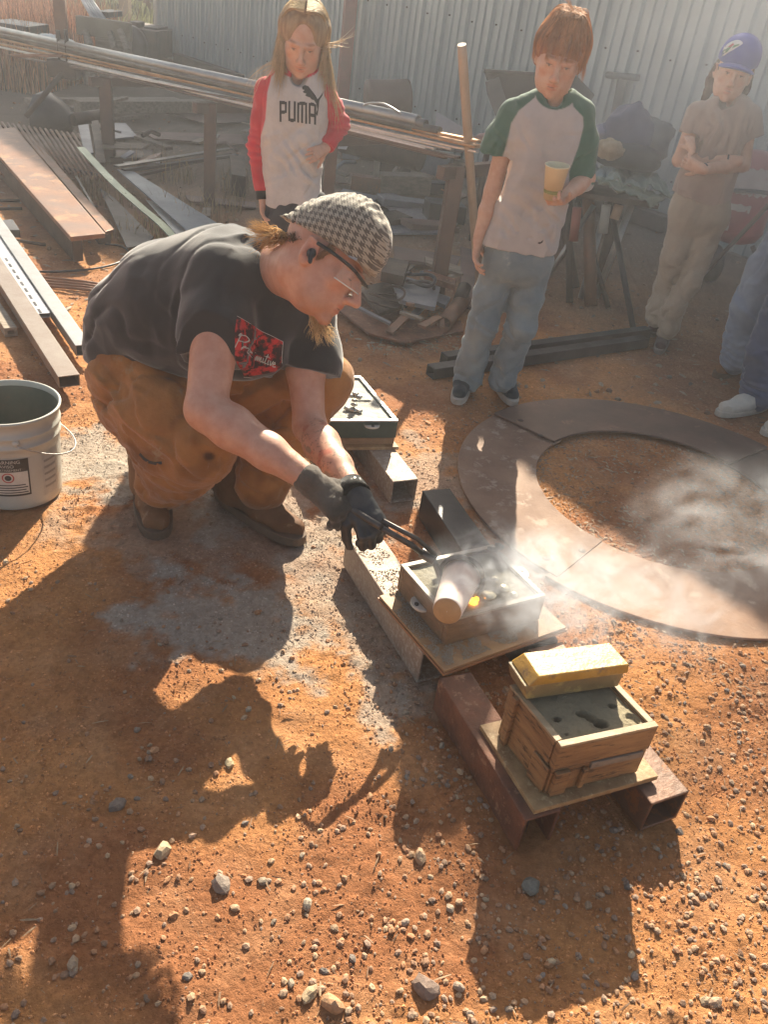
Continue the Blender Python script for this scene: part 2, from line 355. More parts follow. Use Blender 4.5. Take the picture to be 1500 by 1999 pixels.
# ================================================================== helpers for worked steel and boxes
def slab(px, zt, zb, mb=None, off=(0, 0, 0)):
    mb = mb or MB(); P = [g(a, b, zt)+Vector(off) for a, b in px]
    return mb.prism([(p.x, p.y) for p in P], zb, zt)
def rtube(a, b, w_, h_, t_, mb=None, up=(0, 0, 1), open_bottom=False):
    mb = mb or MB(); a = Vector(a); b = Vector(b); X = (b-a).normalized(); Z = Vector(up); Z = (Z-X*Z.dot(X)).normalized(); Y = Z.cross(X)
    def ring(p, hw, hh): return [p+Y*sy*hw+Z*sz*hh for sy, sz in ((-1, -1), (1, -1), (1, 1), (-1, 1))]
    if open_bottom:
        def ch(p): 
            hw, hh = w_/2, h_/2
            return [p+Y*y_+Z*z_ for y_, z_ in ((-hw, -hh), (-hw+t_, -hh), (-hw+t_, hh-t_), (hw-t_, hh-t_), (hw-t_, -hh), (hw, -hh), (hw, hh), (-hw, hh))]
        V = ch(a)+ch(b); F = [(i, (i+1) % 8, 8+(i+1) % 8, 8+i) for i in range(8)]
        F += [(0, 7, 2, 1), (7, 6, 3, 2), (6, 5, 4, 3), (8, 9, 10, 15), (15, 10, 11, 14), (14, 11, 12, 13)]
        return mb.add(V, F)
    V = ring(a, w_/2, h_/2)+ring(b, w_/2, h_/2)+ring(a, w_/2-t_, h_/2-t_)+ring(b, w_/2-t_, h_/2-t_); F = []
    for j in range(4):
        k = (j+1) % 4
        F += [(j, k, 4+k, 4+j), (8+k, 8+j, 12+j, 12+k), (k, j, 8+j, 8+k), (4+j, 4+k, 12+k, 12+j)]
    return mb.add(V, F)
def dirpx(p1, p2, z): v = g(*p1, z)-g(*p2, z); return v.normalized()
def base_of(pts): a = sum((Vector(p) for p in pts), Vector((0, 0, 0)))/len(pts); return Vector((a.x, a.y, 0))

# ------------------------------------------------------------------ front work station
# left channel
A1 = g(1062, 1592, .1); dA = dirpx((868, 1345), (1030, 1612), .1); A2 = A1+dA*.40
rtube(Vector((A1.x, A1.y, .051)), Vector((A2.x, A2.y, .051)), .085, .10, .007, open_bottom=True).build('steel_channel', m_rustred, bevel=.006, cat='steel channel',
    label='reddish rusty inverted steel channel under the left side of the nearest wooden mould box')
B1 = g(1311, 1558, .09); dB = dirpx((1268, 1452), (1350, 1548), .09); B2 = B1+dB*.48; wB_ = (g(1350, 1548, .09)-g(1272, 1568, .09)).length
rtube(Vector((B1.x, B1.y, .046)), Vector((B2.x, B2.y, .046)), wB_, .09, .006).build('steel_tube', m_rust, bevel=.004, cat='steel tube',
    label='square rusty open-ended steel tube under the right side of the nearest mould box')
FOOT += [((A1.x+A2.x)/2, (A1.y+A2.y)/2, .26, .05, math.atan2(dA.y, dA.x)), ((B1.x+B2.x)/2, (B1.y+B2.y)/2, .25, .05, math.atan2(dB.y, dB.x))]
fl, fr, bl = g(1045, 1583, .112), g(1287, 1515, .112), g(938, 1415, .112); br = bl+fr-fl
MB().prism([(p.x, p.y) for p in (fl, fr, br, bl)], .099, .112).build('chipboard_sheet', m_ply, bevel=.0015, cat='board', label='tan chipboard sheet laid across the two rusty beams under the nearest mould box')
# mould box, two halves of planks
def frame(pts4, z0, z1, th, m, parent, nm='side_board', bev=.002, capname=None, capm=None, split=1, gap=.0012):
    P = [Vector((p.x, p.y, 0)) for p in pts4]; c = sum(P, Vector((0, 0, 0)))/4
    for i in range(4):
        a, b = P[i], P[(i+1) % 4]; e = (b-a).normalized(); n = Vector((-e.y, e.x, 0)); n = n if (c-a).dot(n) > 0 else -n
        s0 = a if i % 2 == 0 else a+e*th; s1 = b if i % 2 == 0 else b-e*th
        hh = (z1-z0)/split
        for k in range(split):
            mb = MB(); cc = (s0+s1)/2+n*th/2; mb.box((cc.x, cc.y, z0+hh*(k+.5)), ((s1-s0).length-gap, th-gap*k, hh-gap), e)
            mb.build(nm, m, parent, bevel=bev)
    if capname:
        for i in range(4):
            a, b = P[i], P[(i+1) % 4]; e = (b-a).normalized(); n = Vector((-e.y, e.x, 0)); n = n if (c-a).dot(n) > 0 else -n
            s0 = a if i % 2 == 0 else a+e*(th*.8); s1 = b if i % 2 == 0 else b-e*(th*.8); cc = (s0+s1)/2+n*th*.4
            MB().box((cc.x, cc.y, z1+.003), ((s1-s0).length-.001, th*.8, .006), e).build(capname, capm, parent, bevel=.001)
def sandtop(pts4, z, cav, parent, seed=0, amp=.0012, name='sand_surface', res=90, mt=None, sunk=.03):
    P = [Vector((p.x, p.y, 0)) for p in pts4]; V = []; us = np.linspace(.0, 1, res); U_, W_ = np.meshgrid(us, us)
    A = np.array([p[:] for p in P]); u = U_.ravel()[:, None]; v = W_.ravel()[:, None]
    X = A[0]*(1-u)*(1-v)+A[1]*u*(1-v)+A[2]*u*v+A[3]*(1-u)*v
    h = fbm(X*60+seed, 4)*amp+fbm(X*16+seed, 3)*amp*1.3
    for (cx, cy, rx, ry, dp) in cav:
        d = np.sqrt(((u[:, 0]-cx)/rx)**2+((v[:, 0]-cy)/ry)**2)+.10*perlin(X*60); h -= dp*sstep(1.08, .82, d)
        if dp > 0: h += .0012*np.exp(-((d-1.2)/.15)**2)
    X[:, 2] = z+h; I = np.arange(res*res).reshape(res, res)
    F = np.stack([I[:-1, :-1].ravel(), I[:-1, 1:].ravel(), I[1:, 1:].ravel(), I[1:, :-1].ravel()], 1)
    return npmesh(name, X, F, mt or m_sand, parent)
def inset(pts4, d):
    P = [Vector((p.x, p.y, 0)) for p in pts4]; c = sum(P, Vector((0, 0, 0)))/4
    out = []
    for i in range(4):
        e1 = (P[(i+1) % 4]-P[i]).normalized(); e2 = (P[i-1]-P[i]).normalized(); out.append(P[i]+(e1+e2)*d)
    return out
ZC = .254
cFL, cFR, cBL = g(1096, 1458, ZC), g(1284, 1418, ZC), g(998, 1340, ZC); cBR = cBL+cFR-cFL; quad = [cFL, cFR, cBR, cBL]
crate = thing('mould_box', 'brown wooden casting box of grey sand nearest the camera, under a yellow block', 'casting box', base_of(quad)+Vector((0, 0, .112)))
m_cratew = mat('scorched_board', (.33, .19, .085), (.20, .105, .05), 5, .5, 0, .3, 70, stretch=(2, 2, 12), c3=(.045, .03, .022), t3=.555, scale3=7)
frame(quad, .114, .186, .016, m_cratew, crate); frame(inset(quad, -.002), .188, ZC-.003, .018, m_cratew, crate, capname='rim', capm=m_pine)
cc = cFL+(cFR-cFL).normalized()*.03; nrm = Vector(((cFR-cFL).y, -(cFR-cFL).x, 0)).normalized()
e = (cFR-cFL).normalized()
for t, hh, zz in ((.022, .066, .150), (.075, .055, .150)):
    p = cFL+e*t+nrm*.006; MB().box((p.x, p.y, zz), (.011 if t > .05 else .034, .010, hh), e).build('guide_batten', m_cratew, crate, bevel=.002)
p = cFL+e*.150+nrm*.003; MB().box((p.x, p.y, .179), (.125, .005, .017), e).build('joint_strip', m_woodgrey, crate, bevel=.001)
p = (cBL*.9+cFL*.1)+nrm*0; lft = (cBL-cFL).normalized(); nl = Vector((-lft.y, lft.x, 0)); nl = nl if nl.x < 0 else -nl
q_ = cBL-lft*.03+nl*.007; MB().box((q_.x, q_.y, .185), (.014, .011, .135), lft).build('guide_batten', m_cratew, crate, bevel=.002)
q_ = cFL+lft*.03+nl*.004; MB().box((q_.x, q_.y, .150), (.05, .006, .07), lft).build('guide_batten', m_cratew, crate, bevel=.002)
iq = inset(quad, .0165)
sandtop(iq, ZC-.007, [(.55, .16, .085, .085, .028), (.45, .40, .070, .075, .028), (.50, .28, .06, .12, .020), (.13, .40, .050, .050, .03), (.84, .44, .045, .050, .03), (.10, .10, .02, .02, .008), (.93, .12, .06, .12, .006)], crate, 1)
# yellow block
y1 = [g(1023, 1274, .326), g(1191, 1254, .326), g(1230, 1297, .326), g(1054, 1321, .326)]
blk = thing('varnished_block', 'yellow varnished two-layer wooden block lying on the back edge of the nearest sand box', 'wooden block', base_of(y1)+Vector((0, 0, .262)))
def grow(pts, d): 
    c = sum(pts, Vector((0, 0, 0)))/4; return [p+(p-c).normalized()*d for p in pts]
lft2 = (y1[0]-y1[1]).normalized(); fwd2 = (y1[3]-y1[0]).normalized()
top = y1; bot = [y1[0]+lft2*.022-fwd2*.004, y1[1]-fwd2*.004, y1[2]+fwd2*.003-lft2*.002, y1[3]+lft2*.020+fwd2*.003]
mb = MB(); 
mb.hexa([(p.x, p.y, .303) for p in reversed(bot)]+[(p.x, p.y, .326) for p in reversed(top)])
mb.build('upper_layer', m_yellow, blk, bevel=.0025)
b2 = [p+Vector((0, 0, 0)) for p in bot]; b2 = [b2[0]+lft2*.006, b2[1]+lft2*.006, b2[2]-fwd2*.004+lft2*.006, b2[3]-fwd2*.004+lft2*.006]
b3 = [b2[0]-lft2*.014, b2[1], b2[2]-fwd2*.002, b2[3]-lft2*.014-fwd2*.002]
mb = MB(); mb.hexa([(p.x, p.y, .2605) for p in reversed(b3)]+[(p.x, p.y, .3015) for p in reversed(b2)])
m_yel2 = mat('worn_varnish', (.30, .22, .10), (.20, .14, .07), 8, .45, 0, .35, 60, c3=(.40, .30, .12), t3=.55, scale3=25, coat=.2)
mb.build('lower_layer', m_yel2, blk, bevel=.0025)

# ------------------------------------------------------------------ middle work station (being poured)
m_steelpale = mat('sanded_steel', (.36, .29, .23), (.27, .20, .155), 12, .6, .15, .3, 120, c3=(.42, .36, .30), t3=.5, scale3=90)
P_ = [(672, 1043), (742, 1043), (893, 1262), (829, 1275)]; q = [g(a, b, .1) for a, b in P_]
a = (q[2]+q[3])/2; b = (q[0]+q[1])/2; dd = (b-a).normalized(); wd = abs((q[1]-q[0]).dot(Vector((-dd.y, dd.x, 0))))
rtube(Vector((a.x, a.y, .051)), Vector((b.x, b.y, .051)), wd, .1, .006).build('steel_tube', m_steelpale, bevel=.004, cat='steel tube',
    label='square steel tube strewn with sand, below the gloved hands, left of the smoking mould')
FOOT.append(((a.x+b.x)/2, (a.y+b.y)/2, (a-b).length/2, wd/2, math.atan2(dd.y, dd.x)))
q = [g(*p, .1) for p in ((825, 958), (878, 953), (966, 1064), (892, 1071))]; b = (q[0]+q[1])/2; a = (q[2]+q[3])/2; dd = (a-b).normalized(); a = b+dd*.72; wd = abs((q[1]-q[0]).dot(Vector((-dd.y, dd.x, 0))))
rtube(Vector((a.x, a.y, .051)), Vector((b.x, b.y, .051)), wd, .1, .006).build('steel_tube', m_steeldk, bevel=.004, cat='steel tube',
    label='dark grey square steel tube running back from beneath the smoking mould beside the ring plates')
FOOT.append(((a.x+b.x)/2, (a.y+b.y)/2, (a-b).length/2, wd/2, math.atan2(dd.y, dd.x)))
fl, fr, bl = g(868, 1312, .116), g(1110, 1225, .116), g(738, 1162, .116); br = bl+fr-fl
bd = [fl, fr, br, bl]; e_ = (fr-fl).normalized()
brd = thing('plywood_board', 'thin plywood board dusted with sand under the mould being poured', 'board', base_of(bd)+Vector((0, 0, .103)))
MB().prism([(p.x, p.y) for p in bd], .1025, .1085).build('lower_ply', mat('ply_edge', (.36, .17, .08), (.25, .12, .06), 10, .6), brd)
MB().prism([(p.x, p.y) for p in inset(bd, .003)], .1095, .116).build('upper_ply', mat('ply_face', (.40, .24, .12), (.30, .17, .09), 8, .55, 0, .2, 60, stretch=(1, 6, 6)), brd, bevel=.001)
ZM = .195
qm = [g(878, 1213, ZM), g(1067, 1164, ZM), g(966, 1065, ZM), g(782, 1103, ZM)]; qm[2] = qm[3]+qm[1]-qm[0]
m_flask = mat('flask_board', (.27, .17, .10), (.17, .11, .07), 6, .5, 0, .3, 70, stretch=(3, 3, 10), c3=(.36, .27, .19), t3=.6, scale3=15)
fk = thing('mould_flask', 'low wooden mould flask filled with grey sand, metal being poured into it amid smoke', 'mould', base_of(qm)+Vector((0, 0, .116)))
frame(qm, .118, ZM-.003, .017, m_flask, fk, capname='rim', capm=mat('dusty_rim', (.42, .37, .30), (.32, .27, .21), 12, .5, 0, .2))
sandtop(inset(qm, .0165), ZM-.006, [(.22, .62, .13, .10, .010), (.42, .58, .2, .035, .006), (.30, .60, .04, .04, .016), (.60, .52, .09, .07, -.004), (.36, .22, .06, .06, .02), (.70, .8, .05, .06, -.006)], fk, 4, mt=mat('used_sand', (.27, .25, .19), (.19, .17, .12), 20, .8, 0, .5, 140))
def tab(p, n, z, r, m, parent):
    e = Vector((-n.y, n.x, 0)); mb = MB(); k = 14; pts = []
    for i in range(k+1):
        a = math.pi*i/k; q = p+e*math.cos(a)*r+n*math.sin(a)*r*.8; pts.append((q.x, q.y))
    mb.prism(pts, z, z+.006); mb.build('lug', m, parent, bevel=.001)
    q = p+n*r*.4; MB().tube([(q.x, q.y, z+.004), (q.x, q.y, z+.0085)], .006, 12).build('lug_bolt', m_steeldk, parent)
m_lug = mat('pale_lug', (.62, .60, .56), (.5, .48, .44), 20, .35, .3, .1)
sL = (qm[3]-qm[0]).normalized(); nL = Vector((-sL.y, sL.x, 0)); nL = nL if nL.x < 0 else -nL
tab(qm[0]*.48+qm[3]*.52+nL*.0, nL, .150, .030, m_lug, fk); tab(qm[1]*.5+qm[2]*.5, -nL, ZM-.012, .032, m_lug, fk)
# molten metal
m_hot = bpy.data.materials.new('glowing_metal'); m_hot.use_nodes = True; bb = m_hot.node_tree.nodes['Principled BSDF']
bb.inputs['Base Color'].default_value = (.9, .5, .1, 1); bb.inputs['Emission Color'].default_value = (1, .42, .04, 1); bb.inputs['Emission Strength'].default_value = 1.6
hp = g(925, 1172, ZM+.004)
mb = MB(); mb.lathe([(0.001, .003), (.006, .003), (.010, .001), (.012, -.006)], hp, n=14); mb.lathe([(0.001, .003), (.005, .002), (.007, -.004)], hp+Vector((.008, .010, 0)), n=10); mb.build('molten_metal', m_hot, fk)
m_bronze = mat('fresh_metal', (.72, .66, .50), (.55, .5, .4), 10, .22, .9, .15, 60, c3=(.85, .78, .55), t3=.5, scale3=30)
mb = MB(); 
for (a_, b_, r_) in ((955, 1160, .02), (985, 1147, .016), (1005, 1160, .012), (968, 1130, .012)):
    c_ = g(a_, b_, ZM-.003); mb.lathe([(0.001, .005), (r_*.6, .0045), (r_, .001), (r_, -.01)], c_, n=16)
mb.build('poured_metal', m_bronze, fk)
# sprue lump at the back corner
def lump(name, pts, m, parent, seed=0):
    mb = MB()
    for (p, r) in pts:
        v, f = protos2[int(seed+r*9999) % 6]; mb.add([tuple(Vector((v[i]*r).tolist())+p) for i in range(len(v))], [tuple(q) for q in f], True)
    return mb.build(name, m, parent)
m_slag = mat('dark_casting', (.09, .09, .085), (.05, .05, .05), 20, .3, .8, .4, 60)
b0 = g(965, 1078, ZM); 
lump('sprue_lump', [(b0+Vector((0, 0, .008)), .010), (b0+Vector((.012, .006, .014)), .012), (b0+Vector((-.012, -.004, .012)), .009), (b0+Vector((.006, .0, .024)), .009)], m_slag, fk)
# sand strewn on board and tube
def crumbs(n, poly_px, z, name, label, m, smin=.0008, smax=.003, seed=0, parent=None):
    Q = [g(a, b, z) for a, b in poly_px]; A = np.array([q[:] for q in Q]); u = RS.rand(n, 1); v = RS.rand(n, 1)
    X = A[0]*(1-u)*(1-v)+A[1]*u*(1-v)+A[2]*u*v+A[3]*(1-u)*v; k = fbm(X*22+seed, 3) > -.12+.0*u[:, 0]; X = X[k]
    s = smin+(smax-smin)*RS.rand(len(X))**3; v0 = np.array([(1, 0, 0), (-1, 0, 0), (0, 1, 0), (0, -1, 0), (0, 0, 1), (0, 0, -1)], float)*.9; f0 = np.array([(0, 2, 4), (2, 1, 4), (1, 3, 4), (3, 0, 4), (2, 0, 5), (1, 2, 5), (3, 1, 5), (0, 3, 5)])
    V = (v0[None]*s[:, None, None]*(.7+.6*RS.rand(len(X), 6, 1)))+X[:, None]+np.array([0, 0, .0007]); F = f0[None]+(np.arange(len(X))*6)[:, None, None]
    return npmesh(name, V.reshape(-1, 3), F.reshape(-1, 3), m, parent, smooth=False, kind='stuff', label=label, cat=None)
m_grain = mat('sand_grains', (.40, .34, .27), (.30, .25, .19), 300, .9, 0, 0)
crumbs(5200, [(872, 1300), (1050, 1236), (1040, 1200), (862, 1262)], .1165, 'spilt_sand', 'loose sand along the front of the plywood board', m_grain, seed=1, parent=brd)
crumbs(4200, [(742, 1165), (868, 1302), (880, 1255), (786, 1128)], .1165, 'spilt_sand', 'loose sand along the left of the plywood board', m_grain, seed=2, parent=brd)
o = crumbs(1500, [(674, 1046), (740, 1048), (790, 1130), (748, 1152)], .1008, 'spilt_sand', 'loose pale sand grains on top of the steel tube', m_grain, seed=3); o['category'] = 'sand'

# ------------------------------------------------------------------ back work station
q = [g(*p, .085) for p in ((737, 899), (779, 887), (818, 936), (767, 940))]; a = (q[2]+q[3])/2; dd = ((q[1]-q[2]).normalized()); b = a+dd*.42; wd = abs((q[3]-q[2]).dot(Vector((-dd.y, dd.x, 0))))
rtube(Vector((a.x, a.y, .0435)), Vector((b.x, b.y, .0435)), wd, .085, .005).build('steel_tube', m_steelpale, bevel=.004, cat='steel tube', label='short square steel tube with sandy top poking out from beneath the green-sided mould')
FOOT.append(((a.x+b.x)/2, (a.y+b.y)/2, (a-b).length/2, wd/2, math.atan2(dd.y, dd.x)))
a2 = a+Vector((-.24, .02, 0)); b2_ = b+Vector((-.24, .02, 0))
rtube(Vector((a2.x, a2.y, .0435)), Vector((b2_.x, b2_.y, .0435)), wd, .085, .005).build('steel_tube', m_steeldk, bevel=.004, cat='steel tube', label='dark steel tube half hidden behind the tattooed forearm, under the green-sided mould')
FOOT.append(((a2.x+b2_.x)/2, (a2.y+b2_.y)/2, (a2-b2_).length/2, wd/2, math.atan2(dd.y, dd.x)))
ZB = .19
qb = [g(778, 822, ZB), g(705, 735, ZB)]; e1 = (qb[1]-qb[0]); e2 = g(650, 822, ZB)-g(778, 822, ZB); e2 = e2.normalized()*.235
qb = [qb[0]+e2, qb[0], qb[1], qb[1]+e2]
bq = [p for p in grow([Vector((p.x, p.y, 0)) for p in qb], .018)]
MB().prism([(p.x, p.y) for p in bq], .0875, .098).build('chipboard_sheet', m_ply, bevel=.001, cat='board', label='small chipboard sheet below the green-sided mould behind the crouching man')
gf = thing('mould_flask', 'square mould flask with dark green sides and shiny rim, behind the crouching man\'s arm', 'mould', base_of(qb)+Vector((0, 0, .1)))
frame(grow([Vector((p.x, p.y, 0)) for p in qb], -.004), .099, .124, .016, m_wood, gf, nm='base_board')
m_green = mat('green_paint', (.03, .06, .05), (.02, .04, .035), 6, .4, 0, .2)
m_chrome = mat('bright_rim', (.75, .75, .72), (.6, .6, .58), 12, .3, .3, .1)
frame(qb, .125, ZB-.003, .015, m_green, gf, capname='rim', capm=m_chrome)
sandtop(inset(qb, .0145), ZB-.006, [(.62, .55, .2, .04, .006), (.75, .45, .16, .03, .008), (.5, .6, .07, .05, .006)], gf, 9, mt=mat('pale_sand', (.34, .33, .28), (.22, .21, .17), 18, .6, 0, .4, 120))
n_ = Vector((e2.y, -e2.x, 0)).normalized(); n_ = n_ if n_.y < 0 else -n_
tab(qb[1]*.62+qb[0]*.38, n_, .170, .026, m_lug, gf)
b0 = g(690, 800, ZB); 
lump('sprue_cluster', [(b0+Vector((0, 0, .0)), .017), (b0+Vector((.0, .004, .018)), .011), (b0+Vector((.0, .006, .032)), .010), (b0+Vector((-.012, .008, .046)), .012), (b0+Vector((.012, .006, .047)), .013), (b0+Vector((.0, .01, .054)), .012), (b0+Vector((-.022, .0, .002)), .012), (b0+Vector((.02, -.004, .0)), .012)],
     mat('bright_casting', (.55, .53, .48), (.3, .29, .26), 30, .25, .85, .3, 60), gf)

# ------------------------------------------------------------------ ring of steel plates
RC = Vector((.97, 2.60, 0)); RI, RO = .45, .735
def ang(px_, py_): p = g(px_, py_)-RC; return math.atan2(p.y, p.x)
def ringplate(a0, a1, z, m, label, tilt=(0, 0), holes=(), ro=RO, ri=RI):
    mb = MB(); n = max(8, int(abs(a1-a0)/.04)); V = []; th = .009
    for i in range(n+1):
        a = a0+(a1-a0)*i/n
        for r in (ri, ro):
            for zz in (z, z+th):
                px_, py_ = RC.x+math.cos(a)*r, RC.y+math.sin(a)*r; V.append((px_, py_, zz+tilt[0]*(px_-RC.x)+tilt[1]*(py_-RC.y)))
    F = []
    for i in range(n):
        b = i*4; c_ = b+4; F += [(b, b+2, c_+2, c_), (b+1, c_+1, c_+3, b+3), (b, c_, c_+1, b+1), (b+2, b+3, c_+3, c_+2)]
    F += [(0, 1, 3, 2), (n*4, n*4+2, n*4+3, n*4+1)]
    mb.add(V, F); t = thing('ring_plate', label, 'steel plate', (RC.x+math.cos((a0+a1)/2)*.6, RC.y+math.sin((a0+a1)/2)*.6, z))
    mb.build('plate', m, t, bevel=.0015)
    for (hx, hy) in holes:
        p = g(hx, hy, z+th); MB().lathe([(.0005, .001), (.010, .0012), (.012, 0)], (p.x, p.y, z+th+.0012+tilt[0]*(p.x-RC.x)+tilt[1]*(p.y-RC.y)), n=16).build('bolt_hole_disc', m_rustdark, t)  # dark disc stands in for the shade inside a bolt hole
    return t
aA = ang(1023, 845); aB = ang(1130, 1098); aC = ang(1420, 915)
if aB < 0: aB += 2*math.pi
if aA < 0: aA += 2*math.pi
ringplate(aA-.12, aB, .004, m_plate, 'curved steel plate on the left of the ring, crossed by a boy-shaped shadow', holes=((1067, 1090), (1137, 1075)))
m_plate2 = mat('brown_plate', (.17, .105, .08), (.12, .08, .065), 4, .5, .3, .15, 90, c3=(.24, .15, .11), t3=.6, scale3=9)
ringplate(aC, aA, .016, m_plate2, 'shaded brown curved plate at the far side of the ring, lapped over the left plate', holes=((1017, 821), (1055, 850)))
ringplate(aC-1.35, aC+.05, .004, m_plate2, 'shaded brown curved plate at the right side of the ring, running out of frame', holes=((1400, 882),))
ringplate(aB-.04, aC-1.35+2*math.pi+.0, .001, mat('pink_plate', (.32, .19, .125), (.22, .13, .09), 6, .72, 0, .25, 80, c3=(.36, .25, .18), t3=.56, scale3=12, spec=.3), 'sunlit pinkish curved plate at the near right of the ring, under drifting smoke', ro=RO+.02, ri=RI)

# two long bars behind the boy
for i, (p0, p1, lb, w_) in enumerate((((868, 692), (1268, 640), 'long dark steel bar lying behind the boy\'s trainers, the farther of the pair', .055), ((842, 716), (1262, 658), 'long dark steel bar lying behind the boy\'s trainers, the nearer of the pair', .06))):
    z_ = .065 if i == 0 else .05; a, b = g(*p0, z_), g(*p1, z_)
    rtube(Vector((a.x, a.y, z_/2+.002)), Vector((b.x, b.y, z_/2+.002)), w_, z_, .005).build('steel_bar', m_steeldk, bevel=.003, cat='steel bar', label=lb)
    FOOT.append(((a.x+b.x)/2, (a.y+b.y)/2, (a-b).length/2, .035, math.atan2(b.y-a.y, b.x-a.x)))

# ------------------------------------------------------------------ bucket
def bucket():
    cx, cy = -1.10, 2.075; r0, r1, H_ = .124, .140, .295
    P0 = g(118, 975); r_off = 0
    cx = g(116, 965).x-r0; cy = g(40, 1000).y+r0*.93
    t = thing('plastic_bucket', 'grey plastic bucket with wire handle and black warning label at the left edge', 'bucket', (cx, cy, 0))
    m_bk = mat('grey_plastic', (.50, .50, .45), (.43, .43, .39), 5, .42, 0, .06, 60, c3=(.48, .40, .32), t3=.64, scale3=12)
    c = (cx, cy, 0)
    prof = [(r0-.006, .002), (r0, .006), (r0+.001, .02), (r0+.0085, .175), (r0+.009, .205), (r0+.014, .208), (r0+.014, .214), (r0+.010, .217), (r0+.011, .238), (r0+.016, .241), (r0+.016, .247), (r0+.012, .25), (r1-.002, .284), (r1+.004, .286), (r1+.005, .294), (r1, .296), (r1-.003, .293)]
    prof += [(r1-.004, .28), (r0+.006, .16), (r0-.004, .012), (.001, .012)]
    MB().lathe(prof, c, n=64).build('body', m_bk, t)
    MB().lathe([(r1-.0046, .279), (r0+.0054, .16), (r0-.0046, .0126), (.001, .0126)], c, n=48).build('wet_inside', mat('stained_inside', (.10, .12, .10), (.16, .15, .12), 7, .35, 0, .2, 40, c3=(.22, .12, .08), t3=.6, scale3=14), t)
    # handle: ears and wire
    def on(az, z, r): return Vector((cx+math.cos(az)*r, cy+math.sin(az)*r, z))
    a1, a2_ = -1.02, .05
    for a_ in (a1, a1+math.pi):
        mb = MB(); mb.lathe([(.001, .010), (.007, .009), (.010, .004), (.011, 0)], on(a_, .232, r1-.004), ax=(math.cos(a_), math.sin(a_), 0), n=16); mb.build('handle_ear', m_bk, t)
    pts = []
    for i in range(25):
        s = i/24; a_ = a1+math.pi*s; sag = .085*math.sin(math.pi*s); rr = r1+.014+.02*math.sin(math.pi*s); pts.append(on(a_, .232-sag, rr))
    MB().tube(pts, .0022, 8).build('wire_handle', m_galv, t)
    # label (curved sheet) and print
    def sheet(a0, a1_, z0, z1, off, m, nm, n=16, lab=None):
        V = []; 
        for i in range(n+1):
            a_ = a0+(a1_-a0)*i/n
            for z in (z0, z1):
                r = r0+.001+.0085*(z-.02)/.155+off; V.append(tuple(on(a_, z, r)))
        mb = MB(); mb.add(V, [(i*2, i*2+2, i*2+3, i*2+1) for i in range(n)], True); return mb.build(nm, m, t, label=lab)
    blk_ = mat('label_black', (.03, .03, .03), None, 5, .5, 0, 0); wh = mat('label_white', (.62, .60, .55), (.5, .48, .44), 20, .5, 0, 0); rd = mat('label_red', (.5, .05, .04), None, 5, .5, 0, 0)
    L0, L1 = -2.62, -1.36+.0; L0 = -1.70; L1 = -.82
    sheet(L0, L1, .055, .180, .0008, blk_, 'warning_label'); sheet(L0+.035, L1-.035, .062, .138, .0014, wh, 'label_panel')
    sheet(-.52, -.08, .035, .175, .0008, mat('faint_label', (.46, .46, .43), (.38, .38, .36), 40, .5, 0, 0), 'printed_panel')
    for k in range(5): sheet(-.48, -.14, .06+k*.022, .068+k*.022, .0012, mat('faint_print', (.28, .28, .27), None, 5, .5, 0, 0), 'print_line', 6)
    for k in range(4): sheet(L0+.06, L1-.06-.04*(k % 2), .066+k*.0085, .0695+k*.0085, .0018, blk_, 'print_line', 8)
    # prohibition roundel
    def ringpts(ca, cz, r, w_, m, nm, seg=28):
        V = []; F = []
        for i in range(seg):
            for rr in (r, r-w_):
                a_ = 2*math.pi*i/seg; z = cz+math.sin(a_)*rr; R_ = r0+.001+.0085*(z-.02)/.155+.002; V.append(tuple(on(ca+math.cos(a_)*rr/R_, z, R_)))
        for i in range(seg): F.append((2*i, 2*((i+1) % seg), 2*((i+1) % seg)+1, 2*i+1))
        MB().add(V, F).build(nm, m, t)
    ringpts(-1.26, .119, .0165, .0035, rd, 'red_ring'); ringpts(-1.26, .119, .009, .0085, blk_, 'pictogram')
    # lettering wrapped round the wall of the bucket
    def text_on(s, ca, z, size, m):
        cu = bpy.data.curves.new('t', 'FONT'); cu.body = s; cu.size = size; cu.align_x = 'CENTER'; ob = bpy.data.objects.new('t', cu); COL.objects.link(ob)
        dg = bpy.context.evaluated_depsgraph_get(); me = bpy.data.meshes.new_from_object(ob.evaluated_get(dg)); bpy.data.objects.remove(ob)
        v = [tuple(p.co) for p in me.vertices]; f = [tuple(p.vertices) for p in me.polygons]; V = []
        for (x_, y_, _) in v:
            zz = z+y_; R_ = r0+.001+.0085*(zz-.02)/.155+.0021; V.append(tuple(on(ca+x_/R_, zz, R_)))
        MB().add(V, f).build('lettering', m, t)
    text_on('WARNING', -1.26, .166, .0155, wh); text_on('AVISO', -1.26, .153, .014, wh); text_on('AVERTISSEMENT', -1.26, .1415, .0105, wh)
    FOOT.append((cx, cy, r1, r1, 0)); return t
bucket()

# ------------------------------------------------------------------ steel on the ground at the left
def tube_px(p0, p1, z, w_, h_, m, label, t_=.004, name='steel_tube', cat='steel tube', wpx=None, lift=0):
    a, b = g(*p0, z), g(*p1, z); o = rtube(Vector((a.x, a.y, z-h_/2)), Vector((b.x, b.y, z-h_/2)), w_, h_, t_).build(name, m, bevel=.002, cat=cat, label=label); return o
m_tubeA = mat('brown_grey_tube', (.30, .25, .21), (.22, .17, .14), 6, .35, .4, .1)
tube_px((134, 733), (-90, 390), .085, .075, .045, m_tubeA, 'open-ended rectangular steel tube on the dirt just above the bucket', .003)
tube_px((162, 673), (-60, 355), .085, .06, .045, m_galv, 'pale steel tube whose end reaches the crouching man\'s back')
